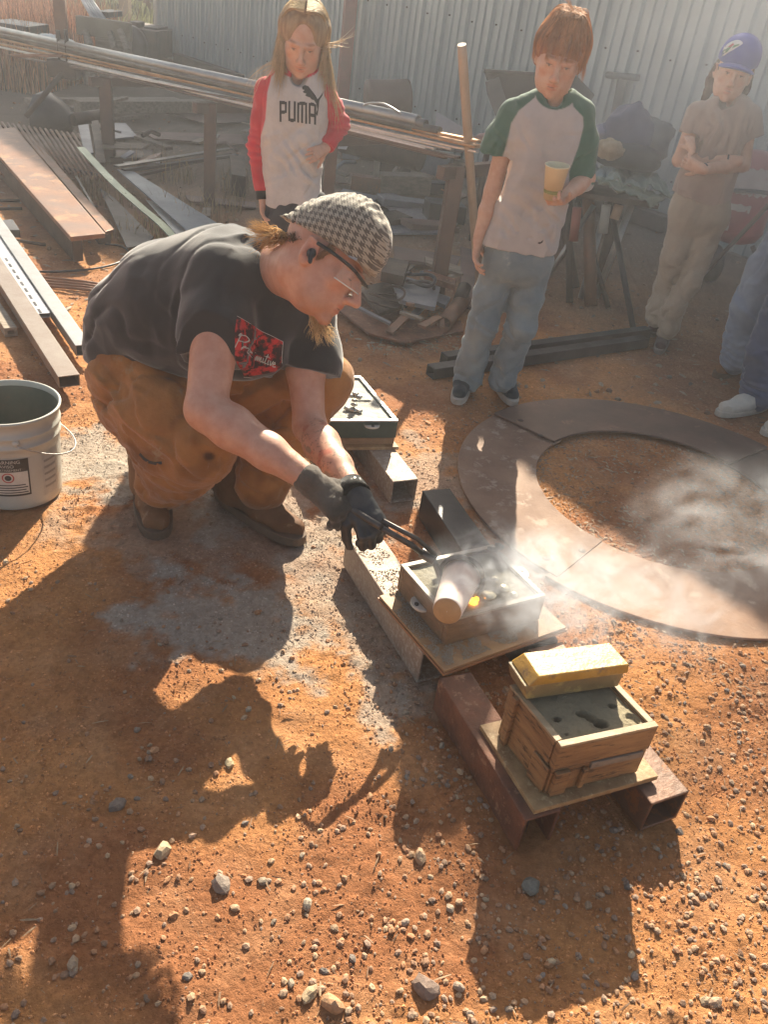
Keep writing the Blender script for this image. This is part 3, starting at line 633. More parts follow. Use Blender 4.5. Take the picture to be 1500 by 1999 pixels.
# perforated channel
ch = thing('perforated_channel', 'pale grey perforated channel lying between the two long tubes at left', 'steel channel', g(80, 612, .08))
a, b = g(80, 612, .075), g(-60, 395, .075); rtube(Vector((a.x, a.y, .065)), Vector((b.x, b.y, .065)), .075, .02, .003, open_bottom=False).build('channel', mat('pale_grey_steel', (.48, .48, .50), (.38, .38, .40), 6, .4, .3, .08), ch, bevel=.001)
X_ = (b-a).normalized()
for k in range(9):
    p = a+X_*(.03+k*.085); MB().box((p.x, p.y, .0758), (.045, .010, .0012), X_).build('slot', m_steeldk, ch)
for k, (p0, p1) in enumerate((((20, 640), (-20, 580)), ((30, 470), (-20, 490)))):
    tube_px(p0, p1, .04, .05, .038, m_woodgrey, ('grey wooden block propping up the long tubes, near the bucket', 'grey wooden block propping up the long tubes, by the left edge')[k], .012, 'timber_block', 'block')
slab([(11, 449), (38, 449), (24, 428), (-10, 430)], .06, .02).build('steel_offcut', m_steeldk, bevel=.002, cat='steel offcut', label='short dark channel offcut at the left edge below the brown plate')
# thin rusty rods
for k in range(4):
    a, b = g(75+k*3, 540+k*6, .015), g(255, 563+k*7, .015); MB().tube([a, (a+b)/2+Vector((0, .01*k, .004)), b], .007, 8).build('rusty_rod', m_rust, cat='rod', group='thin rusty rods behind the man\'s back', label='thin rusty rod lying on the dirt behind the crouching man\'s back')
for k, (p0, p1) in enumerate((((-5, 392), (38, 392)), ((-5, 408), (42, 407)), ((22, 468), (88, 478)))):
    a, b = g(*p0, .015), g(*p1, .015); MB().tube([a, b], .009, 8).build('rusty_rod', m_rustdark, cat='rod', label=('short dark rod at the left edge, farther of two beside the brown plate', 'short dark rod at the left edge, nearer of two beside the brown plate', 'crooked rusty rod in front of the big brown plate')[k])
# cable
pts = [g(x_, y_, .008) for x_, y_ in ((20, 528), (60, 530), (120, 530), (180, 525), (225, 515), (247, 503), (250, 490), (235, 480), (205, 476))]
def smooth_path(pts, n=6):
    out = []
    P = [pts[0]]+list(pts)+[pts[-1]]
    for i in range(1, len(P)-2):
        for k in range(n):
            t = k/n; a, b, c_, d_ = P[i-1], P[i], P[i+1], P[i+2]
            out.append(.5*((2*b)+(c_-a)*t+(2*a-5*b+4*c_-d_)*t*t+(3*b-a-3*c_+d_)*t**3))
    out.append(P[-2]); return out
MB().tube(smooth_path(pts), .006, 8).build('cable', m_steeldk, cat='cable', label='thin black cable looping on the dirt behind the man\'s back')
# the big brown plate and its neighbours
m_bigplate = mat('orange_plate', (.26, .12, .065), (.15, .095, .08), 4, .42, .3, .15, 60, c3=(.36, .19, .10), t3=.55, scale3=7)
bp_ = slab([(137, 462), (205, 455), (28, 248), (-45, 256)], .15, .125).build('steel_plate', m_bigplate, bevel=.004, cat='steel plate', label='long wide rusty brown steel plate at left, half in sun, half in shade')
slab([(140, 470), (160, 468), (10, 300), (-15, 300)], .12, .012).build('steel_beam', m_rustdark, bevel=.003, cat='beam', label='dark beam hidden beneath the long brown plate, carrying its near end')
slab([(205, 452), (222, 447), (60, 262), (40, 258)], .118, .10).build('steel_plate', m_rust, bevel=.002, cat='steel plate', label='narrow rusty plate peeking out along the right edge of the big brown plate')
slab([(190, 446), (215, 444), (120, 335), (96, 335)], .095, .01).build('steel_beam', m_rustdark, bevel=.003, cat='beam', label='dark rusted beam under the right edge of the big brown plate')
# grille of rods
gt = thing('steel_grille', 'rusty grille of parallel rods lying beyond the big brown plate', 'grille', g(110, 300))
n = 17
for k in range(n):
    s = k/(n-1); p0 = (-18+170*s, 236+26*s); p1 = (40+170*s, 318+36*s)
    a, b = g(*p0, .13), g(*p1, .10); MB().tube([a, b], .010, 6).build('rod', m_rust, gt)
for s in (.12, .9):
    a = g(-18+58*s, 236+82*s, .10); b = g(152+58*s, 262+92*s, .10); MB().tube([a, b], .012, 6).build('cross_bar', m_rustdark, gt)
g2 = thing('steel_grille', 'small corner of rusty grille showing left of the big brown plate', 'grille', g(5, 330))
for k in range(6):
    a, b = g(-30+k*7, 290+k*3, .08), g(-5+k*7, 335+k*5, .05); MB().tube([a, b], .009, 6).build('rod', m_rust, g2)
# green angle
m_grn = mat('green_steel', (.14, .19, .15), (.10, .14, .11), 6, .3, .5, .1)
mb = MB(); P = [g(157, 288, .30), g(215, 350, .22), g(270, 400, .16), (g(315, 438, .11)), g(345, 470, .06)]; P = smooth_path(P, 5)
for i in range(len(P)-1):
    mb.bar(P[i], P[i+1], .05, .006)
mb.build('green_strip', m_grn, cat='metal strip', label='long bent green metal strip sloping down behind the man\'s back')
slab([(228, 330), (262, 335), (440, 445), (425, 462), (375, 458)], .10, .092).build('sheet_steel', mat('blue_grey_sheet', (.16, .20, .24), (.12, .15, .18), 5, .4, .3, .15), cat='sheet', label='blue-grey steel sheet lying behind the green strip', bevel=.001)
slab([(285, 390), (310, 395), (380, 462), (352, 466)], .07, .064).build('sheet_steel', mat('white_sheet', (.5, .5, .48), (.4, .4, .38), 5, .35, .2, .05), cat='sheet', label='narrow pale sheet between the green strip and the blue-grey sheet', bevel=.001)
slab([(193, 365), (222, 385), (300, 462), (285, 478), (247, 483)], .05, .042).build('steel_plate', m_steeldk, cat='steel plate', label='dark grey tapered plate lying left of the green strip', bevel=.002)
tube_px((148, 342), (190, 416), .09, .014, .014, m_steel, 'thin square bar lying beside the grille', .003, 'square_bar', 'bar')
slab([(372, 462), (388, 462), (398, 446), (384, 444)], .09, .03).build('timber_block', m_pine, bevel=.002, cat='block', label='small sunlit wooden block just above the man\'s back')
slab([(392, 420), (410, 422), (412, 405), (396, 404)], .07, .0).build('timber_block', m_woodgrey, bevel=.002, cat='block', label='small grey wooden block in the shade behind the blue-grey sheet')

# ------------------------------------------------------------------ pipe rack
RKm = mat('rack_brown', (.13, .07, .05), (.08, .05, .045), 5, .5, .3, .25, 50)
RZ = .80
pR = g(940, 296, RZ); l1 = g(212, 318); 
def top_at(base, ytarget):
    lo, hi = 0, 4
    for _ in range(40):
        m_ = (lo+hi)/2; v = np.array(base)+[0, 0, m_]-np.array([0, 0, CAM_H]); y_ = 999.5-FPX*(v@cU)/(v@cF)
        if y_ > ytarget: lo = m_
        else: hi = m_
    return lo
z1 = top_at(l1, 135); l2 = g(413, 290); z2 = top_at(l2, 190); l3 = g(893, 600)
print('rack', l1, z1, l2, z2, l3, pR)
rk = thing('pipe_rack', 'brown steel post rack carrying the long pipes across the yard', 'rack', l3)
def postv(p, z, s, nm='post', m=RKm, z0=0):
    MB().box((p.x, p.y, (z+z0)/2), (s, s, z-z0), (1, .2, 0)).build(nm, m, rk, bevel=.004)
postv(l1, z1-.02, .085); postv(l2, z2-.02, .075); postv(l3, RZ-.07, .075)
def rackY(x): return 1/(.1333+.0001085*x)
def rp(x, y, dY=0): return atY(x, y, rackY(x)+dY)
legs = [(205, 150, .085), (411, 200, .075), (650, 262, .065), (893, 322, .075)]
RT = []
for (x_, y_, s_) in legs:
    p = rp(x_, y_); RT.append(p)
for o_ in list(rk.children): bpy.data.objects.remove(o_)
for p, (_, _, s_) in zip(RT, legs): postv(Vector((p.x, p.y, 0)), p.z, s_)
lat = Vector((RT[3].y-RT[0].y, -(RT[3].x-RT[0].x), 0)).normalized(); lat = lat if lat.y < 0 else -lat
for i, p in enumerate(RT):
    MB().bar(p-lat*.42+Vector((0, 0, -.03)), p+lat*.12+Vector((0, 0, -.03)), .05, .06).build('cross_arm', RKm, rk, bevel=.003)
# uprights
m_redpost = mat('faded_red_paint', (.33, .10, .075), (.22, .08, .06), 6, .55, .1, .15)
p = onwall(672, 150, .22); MB().box((p.x, p.y, 1.7), (.12, .12, 3.4), (1, .3, 0)).build('red_post', m_redpost, bevel=.003, cat='post', label='faded red steel post standing in front of the shed wall behind the girl')
p = atY(121, 75, 7.0); MB().box((p.x, p.y, (p.z+3.0)/2-.1), (.085, .085, 3.0-p.z+.2), (1, .3, 0)).build('upright_post', mat('brown_post', (.22, .11, .06), (.16, .09, .06)), rk, bevel=.003)
for x_ in (118, 133): a = rp(x_, 130); MB().tube([a+Vector((0, 0, -.02)), a+Vector((0, 0, .24))], .016, 6).build('stop_pin', m_rustdark, rk)
a, b = rp(130, 132), atY(50, 228, 6.6); MB().tube([a, b], .02, 8).build('hanging_brace', m_rustdark, rk)
a = rp(125, 135); MB().box(a, (.22, .12, .12)).build('clamp', m_rustdark, rk, bevel=.01)
m_shiny = mat('shiny_bar', (.62, .60, .58), (.45, .43, .41), 8, .34, .9, .1, 40, rand=.3)
m_orbar = mat('orange_rust_bar', (.50, .27, .11), (.32, .16, .07), 8, .36, .6, .1, 40)
m_brbar = mat('brown_bar', (.14, .08, .06), (.09, .06, .05), 8, .35, .6, .1, 40)
BR = [(-10, 57, 817, 236, 'p', .028, m_galv, 'thickest galvanised pipe on the rack, running along its back'), (-10, 65, 809, 247, 'p', .026, m_steel, 'second thick pipe from the back of the rack, its open end nearer than the first'),
      (60, 85, 832, 243, 'p', .022, m_steel, 'pipe third from the back of the rack, its end between two others'), (300, 138, 859, 256, 'p', .021, m_steel, 'short pipe whose open end reaches farthest right of the round pipes'),
      (-10, 73, 937, 287, 'f', .075, m_orbar, 'wide orange-rusty flat bar along the middle of the rack'), (-10, 84, 935, 276, 'f', .04, m_orbar, 'narrow orange-rusty flat bar reaching behind the boy\'s sleeve'),
      (0, 92, 933, 296, 'f', .03, m_shiny, 'bright flat bar reaching the very end of the rack by the boy\'s sleeve'), (60, 104, 884, 291, 'f', .028, m_shiny, 'bright flat bar ending just short of the rack post'),
      (110, 112, 850, 290, 'f', .022, m_shiny, 'thin bright bar ending beneath the girl\'s elbow side of the rack'), (120, 117, 833, 290, 'f', .026, m_shiny, 'front bright bar on the rack, ending first'),
      (140, 128, 895, 308, 'f', .045, m_brbar, 'brown bar along the front underside of the rack, its cut end shining'), (200, 142, 872, 308, 'f', .025, m_brbar, 'lowest brown bar on the rack'),
      (20, 108, 500, 201, 'f', .02, m_brbar, 'short brown bar in the left half of the rack')]
for i, (x0, y0, x1, y1, kd, r_, m, lb) in enumerate(BR):
    a, b = rp(x0, y0, 0), rp(x1, y1, 0)
    if kd == 'p': MB().pipe(a, b, r_, r_*.82, 14).build('steel_pipe', m, cat='pipe', label=lb)
    else: MB().bar(a, b, r_, .014).build('flat_bar', m, bevel=.005, cat='bar', label=lb)
for k in range(3):
    a, b = atY(20+8*k, 107+k*2, 6.9), atY(122, 106+k*2, 6.8); MB().bar(a, b, .03, .008).build('flat_bar', m_rust, cat='bar', group='rusty flats poking left from the clamp', label='rusty flat bar poking left from the clamp on the rack')
# bent wire ties on the pipes
pts = smooth_path([rp(705, 226, -.02), rp(712, 205, -.02), rp(735, 201, -.02), rp(755, 205, -.02), rp(783, 222, -.03)], 4)
MB().tube(pts, .006, 6).build('bent_wire', m_galv, cat='wire', label='bent wire loop lying over the ends of the thick pipes')
# wooden handle leaning on the rack
m_hdl = mat('tool_handle', (.46, .30, .19), (.36, .23, .14), 6, .45, 0, .1, 30, stretch=(4, 4, .6))
a, b = atY(902, 87, 4.15), atY(930, 500, 4.5)
mb = MB(); pts = [a+(b-a)*t for t in np.linspace(0, 1, 14)]; mb.tube(pts, [.020]+[.022]*12+[.022], 14); mb.build('tool_handle', m_hdl, cat='handle', label='long pale wooden handle leaning upright against the end of the pipe rack')

# ------------------------------------------------------------------ far left: bench, truck, weeds, trees
def pbox(x0, y0, x1, y1, Y, dpt, m, name, parent=None, **k):
    # upright box: its front face spans the two sight lines at distance Y
    a, b = atY(x0, y1, Y), atY(x1, y0, Y); lo = min(a.z, b.z); hi = max(a.z, b.z)
    mb = MB(); mb.box(((a.x+b.x)/2, Y+dpt/2, (lo+hi)/2), (abs(b.x-a.x), dpt, hi-lo)); return mb.build(name, m, parent, bevel=min(.01, dpt*.1), **k)
bn = thing('saw_bench', 'grey weathered wooden bench with splayed legs beyond the pipe rack', 'bench', g(200, 165))
m_olive = mat('olive_timber', (.22, .18, .12), (.15, .12, .08), 4, .7, 0, .2, 20)
YB = 9.6
a, b = atY(150, 48, YB), atY(256, 63, YB); MB().box((a+b)/2, ((b-a).length, .08, .17), b-a).build('top_beam', m_olive, bn, bevel=.01)
for (x0, y0, x1, y1) in ((166, 62, 176, 88), (214, 62, 224, 95), (234, 58, 250, 100), (160, 130, 172, 165), (180, 130, 190, 168), (232, 140, 240, 165), (250, 140, 260, 158), (168, 60, 174, 168)):
    a, b = atY(x0, y0, YB-.05), atY(x1, y1, YB-.15); MB().bar(a, b, .05, .05, up=(0, 1, 0)).build('leg', m_woodgrey, bn, bevel=.004)
a, b = atY(185, 72, YB+.2), atY(240, 120, YB+.2); MB().box(((a.x+b.x)/2, YB+.35, (a.z+b.z)/2), (abs(b.x-a.x), .3, abs(a.z-b.z))).build('side_panel', m_woodgrey, bn)
t = thing('old_trailer', 'dark rusty trailer body parked by the corner of the shed', 'trailer', g(280, 110))
pbox(236, 62, 306, 108, 12.2, 1.0, m_rustdark, 'body', t); pbox(250, 44, 268, 60, 12.3, .3, m_rustdark, 'bracket', t); pbox(280, 55, 306, 66, 12.4, .5, m_steeldk, 'toolbox', t)
a = atY(255, 95, 11.9); MB().lathe([(.001, -.08), (.17, -.08), (.22, -.05), (.22, .05), (.17, .08), (.001, .08)], (a.x, a.y, .22), ax=(.2, 1, 0), n=24).build('wheel', m_steeldk, t)
rk2 = thing('bar_bundle', 'leaning bundle of pale steel bars behind the bench', 'steel bars', atY(190, 40, 10.8))
for k in range(5):
    a, b = atY(154+k*4, -12, 11.0), atY(186+k*7, 45+k*2, 10.5); MB().tube([a, b], .02, 6).build('bar', m_galv, rk2)
pbox(185, 24, 210, 32, 11, .5, m_steeldk, 'side_table', cat='table', label='small dark steel table leaning behind the bench')
p = atY(244, 20, 15.0); MB().box((p.x, p.y, 1.2), (.16, .16, 2.4)).build('fence_post', mat('far_post', (.25, .16, .10)), bevel=.01, cat='post', label='brown wooden post standing in the field left of the shed')
pbox(-25, 52, 52, 66, 8.8, .5, m_steeldk, 'steel_cabinet', cat='cabinet', label='flat dark steel cabinet behind the rack at the left edge')
# white sack
def blob(c, r, name, m, seed=0, parent=None, amp=.25, fr=1.6, res=24, flat=.0, **k):
    u = np.linspace(0, 2*math.pi, res, endpoint=False); v = np.linspace(0, math.pi, res//2+1); U_, W_ = np.meshgrid(u, v)
    X = np.stack([np.cos(U_)*np.sin(W_), np.sin(U_)*np.sin(W_), np.cos(W_)], -1).reshape(-1, 3); X = X*(1+amp*fbm(X*fr+seed*3.1, 4)[:, None]); X[:, 2] = np.maximum(X[:, 2], -1+flat)
    V = X*np.array(r)+np.array(c); nr = res//2+1; F = [(i*res+j, (i+1)*res+j, (i+1)*res+(j+1) % res, i*res+(j+1) % res) for i in range(nr-1) for j in range(res)]
    return npmesh(name, V, np.array(F), m, parent, org=(c[0], c[1], c[2]-r[2]) if parent is None else None, **k)
p = atY(106, 80, 8.0); blob((p.x, p.y, p.z-.05), (.2, .15, .09), 'white_sack', mat('white_plastic', (.6, .66, .64), None, 8, .3, 0, .2), 2, amp=.35, cat='sack', label='crumpled white plastic sack behind the left end of the pipes')

# weeds and dry grass: many thin blades
def blades(n, xr, yr, h0, h1, m, name, label, cond=None, wd=.008, lean=.35, colr=None, cl=.0):
    xx = xr[0]+RS.rand(n)*(xr[1]-xr[0]); yy = yr[0]+RS.rand(n)*(yr[1]-yr[0])
    if cond is not None: k = cond(xx, yy); xx, yy = xx[k], yy[k]
    n = len(xx); zz = gh(xx, yy); H_ = h0+(h1-h0)*RS.rand(n); a = RS.rand(n)*6.28; l = RS.rand(n)*lean; wa = RS.rand(n)*6.28
    w0 = wd*(.6+.8*RS.rand(n)); B = np.stack([xx, yy, zz-.01], 1); dx = np.stack([np.cos(wa), np.sin(wa), 0*wa], 1)*w0[:, None]/2
    tip = B+np.stack([np.cos(a)*l*H_, np.sin(a)*l*H_, H_], 1); mid = B+np.stack([np.cos(a)*l*H_*.3, np.sin(a)*l*H_*.3, H_*.55], 1)
    V = np.stack([B-dx, B+dx, mid+dx*.8, mid-dx*.8, tip], 1); base = (np.arange(n)*5)[:, None]
    F = np.concatenate([np.array([[0, 1, 2]])+base, np.array([[0, 2, 3]])+base, np.array([[3, 2, 4]])+base])
    cs = np.repeat(colr(xx, yy, n), 5, 0) if colr is not None else None
    o = npmesh(name, V.reshape(-1, 3), F, m, None, smooth=False, cols=cs, kind='stuff', label=label, cat='weeds' if 'weed' in name else 'grass'); return o
m_grass = mat('dry_grass', (1, 1, 1), (.8, .8, .8), 9, .8, 0, 0, vcol='Col')
b_ = m_grass.node_tree.nodes['Principled BSDF']; b_.inputs['Transmission Weight'].default_value = 0
def cg(A, B): 
    return lambda x, y, n: np.array(A)*(1-RS.rand(n, 1))+np.array(B)*RS.rand(n, 1)
blades(26000, (-9.5, -3.9), (8.6, 13.5), .25, .75, m_grass, 'red_weeds', 'tall dry reddish weeds beyond the rack at the upper left', lambda x, y: (x < -3.4-.42*(y-8.3)*.55) & (fbm(np.stack([x, y, x*0], 1)*.9, 2) > -.3), .012, .4, cg((.42, .17, .09), (.52, .32, .17)))
blades(30000, (-22, -4.2), (13.5, 34), .15, .5, m_grass, 'field_grass', 'pale yellow-green grass of the field behind the yard', None, .03, .5, cg((.36, .33, .14), (.24, .26, .10)))
blades(1500, (-2.2, -1.2), (4.9, 6.4), .04, .22, m_grass, 'yard_weeds', 'thin dry weeds among the scrap in the shade', lambda x, y: fbm(np.stack([x, y, x*0], 1)*2, 2) > .05, .004, .6, cg((.30, .20, .10), (.24, .19, .11)))
blades(500, (-1.75, -1.3), (4.55, 5.1), .03, .12, m_grass, 'yard_weeds', 'small tuft of dry weeds beside the green strip', None, .004, .6, cg((.40, .28, .12), (.3, .25, .12)))

def tree(x_, y_, h_, cr, seed, label, cols=((.10, .11, .05), (.22, .17, .08)), n=2600, leaf=.11, group=None):
    t = thing('tree', label, 'tree', (x_, y_, 0), group); R_ = np.random.RandomState(seed); m_bark = m_rustdark
    mb = MB(); lean = (R_.rand(2)-.5)*.4
    mb.tube([(x_, y_, -.05), (x_+lean[0]*.4, y_+lean[1]*.4, h_*.3), (x_+lean[0], y_+lean[1], h_*.62)], [h_*.035, h_*.026, h_*.012], 9)
    cen = []
    for k in range(9):
        a = R_.rand()*6.28; z0 = h_*(.25+.3*R_.rand()); e = Vector((x_+lean[0]*.6+math.cos(a)*cr*.7, y_+lean[1]*.6+math.sin(a)*cr*.7, h_*(.5+.4*R_.rand()))); cen.append(e)
        s = Vector((x_+lean[0]*.5, y_+lean[1]*.5, z0)); mb.tube([s, (s+e)/2+Vector((0, 0, .1*h_*R_.rand())), e], [h_*.014, h_*.009, h_*.003], 6)
    mb.build('trunk', m_bark, t)
    cc = np.array([c_[:] for c_ in cen]); k = R_.randint(0, len(cc), n); off = R_.randn(n, 3)*np.array([.33, .33, .26])*cr; c_ = cc[k]+off
    c_[:, 2] = np.maximum(c_[:, 2], .1*h_); d1 = R_.randn(n, 3); d1 /= np.linalg.norm(d1, axis=1)[:, None]; d2 = np.cross(d1, R_.randn(n, 3)); d2 /= np.linalg.norm(d2, axis=1)[:, None]
    s = (leaf*(.6+.8*R_.rand(n)))[:, None]; V = np.stack([c_-d1*s, c_+d2*s*.5, c_+d1*s, c_-d2*s*.5], 1); F = np.arange(n*4).reshape(n, 4)
    q = R_.rand(n, 1); co = np.array(cols[0])*(1-q)+np.array(cols[1])*q
    npmesh('crown', V.reshape(-1, 3), F, m_grass, t, smooth=False, cols=np.repeat(co, 4, 0)); return t
tree(-5.15, 16.2, 1.7, .75, 3, 'low scrubby tree touching the shed corner at the top of the picture', n=2600, leaf=.07, cols=((.05, .05, .035), (.20, .13, .09)))
tree(-6.1, 19.0, 2.2, .9, 4, 'small dark scrub tree in the field left of the shed', n=1800, leaf=.08, cols=((.07, .06, .04), (.24, .15, .09)))
t = tree(-8.7, 12.8, 1.5, .35, 5, 'thin bare branching sapling among the red weeds', n=60, leaf=.05)
for i, (x_, y_) in enumerate(((-9, 30), (-15, 34), (-22, 38), (-31, 42), (-4, 36))):
    tree(x_, y_, 4+i % 3, 2.2, 10+i, 'broad autumn tree at the far side of the field, number %s from the shed' % ['one', 'two', 'three', 'four', 'five'][i] if False else ['broad tree far across the field straight behind the sapling', 'broad far tree left of the sapling', 'far tree near the left end of the field', 'leftmost far tree beyond the field', 'far tree mostly hidden by the shed'][i], n=1600, leaf=.28, cols=((.10, .12, .05), (.30, .20, .08)))

# ------------------------------------------------------------------ junk in the shade
def plank(p0, p1, z, w_, th, m, label, name='plank', cat='plank', tz=0, group=None):
    a, b = g(*p0, z), g(*p1, z+tz); return MB().bar(a, b, w_, th).build(name, m, bevel=.003, cat=cat, label=label, group=group)
plank((50, 198), (345, 196), .05, .10, .05, m_woodgrey, 'long grey plank lying across the yard below the rack, pale end at left')
plank((150, 208), (470, 206), .10, .12, .10, m_woodgrey, 'thick grey timber lying across the yard under the rack')
plank((140, 214), (400, 210), .04, .10, .03, m_rustdark, 'dark flat beam in front of the thick grey timber')
plank((214, 198), (245, 190), .16, .05, .02, m_woodgrey, 'short stick lying on the long grey plank')
plank((150, 240), (288, 226), .04, .05, .03, m_woodgrey, 'pale thin board lying beyond the black hood')
plank((268, 268), (330, 290), .05, .07, .03, m_woodgrey, 'short board lying askew under the middle of the rack')
def junk(poly, z, th, m, label, name='scrap_sheet', cat='scrap'): return slab(poly, z, z-th).build(name, m, bevel=.001, cat=cat, label=label)
m_grysh = mat('grey_sheet', (.22, .23, .26), (.15, .16, .18), 5, .45, .3, .1); m_brsh = mat('brown_sheet', (.15, .085, .07), (.10, .065, .055), 3, .6, .1, .2, rand=.2)
junk([(152, 244), (172, 242), (182, 298), (165, 302)], .14, .01, m_grysh, 'upright-looking grey panel left of the near rack post')
junk([(205, 240), (245, 240), (268, 266), (225, 270)], .05, .01, m_grysh, 'grey sheet with small holes right of the near rack post')
junk([(178, 236), (192, 234), (206, 316), (188, 318)], .16, .03, m_rustdark, 'dark narrow scrap plate beside the near rack post')
junk([(190, 276), (293, 280), (275, 290), (196, 288)], .12, .012, m_woodgrey, 'grey board on blocks behind the grille')
junk([(215, 292), (298, 292), (298, 308), (215, 308)], .04, .04, m_rustdark, 'dark timber under the grey board')
junk([(318, 218), (480, 216), (482, 238), (400, 240)], .04, .01, m_brsh, 'brown rusty sheet lying flat under the rack, farthest')
junk([(275, 256), (470, 262), (480, 282), (300, 270)], .03, .01, m_brsh, 'brown rusty sheet lying flat under the rack, nearest')
plank((226, 325), (450, 290), .13, .05, .012, m_steel, 'long pale steel strip lying left to right behind the grille')
plank((240, 333), (462, 303), .10, .04, .02, m_steeldk, 'dark angle bar just in front of the long pale steel strip')
plank((262, 344), (450, 300), .08, .03, .02, m_rustdark, 'thin brown angle bar crossing beneath the pale steel strip')
junk([(448, 302), (478, 304), (480, 345), (452, 340)], .14, .14, m_rustdark, 'dark box of scrap beside the girl\'s arm', 'scrap_box', 'box')
junk([(360, 380), (500, 395), (500, 405), (370, 392)], .02, .01, m_brsh, 'brown strip lying on the ground left of the girl')
# black hood
t = thing('black_hood', 'round black steel hood tipped on its side left of the near rack post', 'hood', g(118, 262))
c_ = atY(108, 232, 7.1); ax = Vector((.75, -.2, .1))
MB().lathe([(.19, -.1), (.20, -.1), (.20, -.04), (.11, .10), (.05, .16), (.05, .18)], c_, ax=ax, n=10).build('shell', m_steeldk, t, bevel=.003)
MB().lathe([(.001, -.02), (.19, -.085)], c_, ax=ax, n=10).build('inner_plate', m_rustdark, t)
a = c_+ax.normalized()*.16; MB().tube([a, atY(195, 226, 7.3)], .05, 12).build('flue_pipe', m_rustdark, t)
# random scrap under the rack between the girl and the boy
RJ = np.random.RandomState(3)
mats_j = [m_rustdark, m_brsh, m_grysh, m_woodgrey, m_rust, m_steeldk]
desc = ['dark', 'brown', 'grey', 'grey wooden', 'orange-rusty', 'black']
spots = [(700, 300, 50, 20, .05, 1), (770, 310, 40, 14, .12, 0), (850, 300, 45, 20, .18, 2), (722, 350, 42, 14, .10, 4), (790, 345, 60, 16, .14, 3), (850, 360, 50, 18, .08, 5), (700, 385, 40, 16, .05, 2),
         (800, 395, 70, 22, .05, 2), (870, 400, 40, 18, .12, 5), (690, 265, 22, 10, .2, 2), (745, 430, 60, 12, .04, 0), (840, 440, 60, 14, .04, 1)]
where = ['nearest the girl\'s elbow', 'below the thick pipe ends', 'left of the wooden handle, under the rack', 'below the pale standpipe', 'in the middle of the scrap under the rack', 'beside the foot of the wooden handle', 'just above the man\'s cap', 'on the ground right of the man\'s cap', 'by the brown rack post', 'in the gap beneath the girl\'s elbow', 'nearest the cap on its right', 'farther right of the cap near the post']
for i, (x_, y_, w_, d_, z_, mi) in enumerate(spots):
    p = g(x_, y_, z_); sx = w_/300; mb = MB(); a_ = RJ.rand()*1.2-.4
    mb.box((p.x, p.y, z_/2+.02), (sx*2, .12+.1*RJ.rand(), z_), (math.cos(a_), math.sin(a_), (RJ.rand()-.5)*.2)); mb.build('scrap_piece', mats_j[mi], bevel=.006, cat='scrap', label=desc[mi]+' piece of scrap '+where[i])
sheet_px = [(655, 395), (760, 375), (905, 420), (880, 455), (770, 455), (660, 440)]
junk(sheet_px, .03, .012, mat('dimpled_sheet', (.20, .20, .22), (.14, .14, .16), 30, .5, .2, .3, 100), 'large dimpled grey sheet lying on the ground right of the man\'s cap', 'perforated_sheet')
a, b = atY(741, 265, 6.2), atY(734, 345, 6.2); MB().tube([a, b], .022, 10).build('standpipe', mat('pale_pipe', (.35, .36, .34)), cat='pipe', label='short pale upright pipe below the pipe rack')
c_ = atY(757, 196, 7.4); MB().lathe([(.001, -.17), (.15, -.17), (.155, -.15), (.15, 0), (.155, .15), (.15, .17), (.001, .17)], c_, ax=(.9, .3, .1), n=24).build('steel_drum', m_brsh, cat='drum', label='small brown steel drum on its side against the shed wall')
c_ = atY(822, 308, 5.9); MB().pipe(c_, c_+Vector((-.55, .25, 0)), .085, .078, 20).build('flue_pipe', m_rustdark, cat='pipe', label='wide dark pipe lying under the right end of the rack')
RJ3 = np.random.RandomState(21)
for k in range(46):
    x_, y_ = 170+RJ3.rand()*740, 232+RJ3.rand()*190
    if y_ > 330 and x_ < 500: continue
    p = g(x_, y_, .02+.10*RJ3.rand()**2); a_ = RJ3.rand()*3.1; L_ = .12+.5*RJ3.rand()**2; d = Vector((math.cos(a_), math.sin(a_), (RJ3.rand()-.5)*.25)); q = d*L_/2; bend = Vector((0, 0, .06*RJ3.rand())); mb = MB()
    if k % 3 == 0: mb.tube([p-q, p+bend, p+q+bend*.4], .008+.012*RJ3.rand(), 6)
    elif k % 3 == 1: mb.box(p, (L_, .03+.06*RJ3.rand(), .012), d)
    else: mb.box(p, (L_*.6, .08+.1*RJ3.rand(), .008), d, Z=(RJ3.rand()-.5, RJ3.rand()-.5, 1))
    mb.build('scrap_piece', [m_rust, m_rustdark, m_grysh, m_woodgrey, m_brsh, m_steel][RJ3.randint(6)], bevel=.001, cat='scrap', group='loose scrap pieces strewn under the rack', label='loose scrap piece strewn on the shaded ground under the pipe rack')
# white paper-like sheets
for poly, z_, lb in (([(850, 268), (928, 262), (852, 218)], .62, 'pale triangular sheet standing behind the rack left of the wooden handle'), ([(655, 268), (690, 264), (676, 292), (655, 290)], .3, 'pale blue-white sheet in the gap beside the girl\'s elbow')):
    P = [atY(x_, y_, 6.0) for x_, y_ in poly]; V = [tuple(p) for p in P]+[tuple(p+Vector((0, .012, 0))) for p in P]; n = len(P)
    MB().add(V, [tuple(range(n)), tuple(reversed(range(n, 2*n)))]+[(i, n+i, n+(i+1) % n, (i+1) % n) for i in range(n)]).build('panel', mat('pale_sheet', (.46, .50, .55), (.36, .40, .46), 4, .5), cat='panel', label=lb)
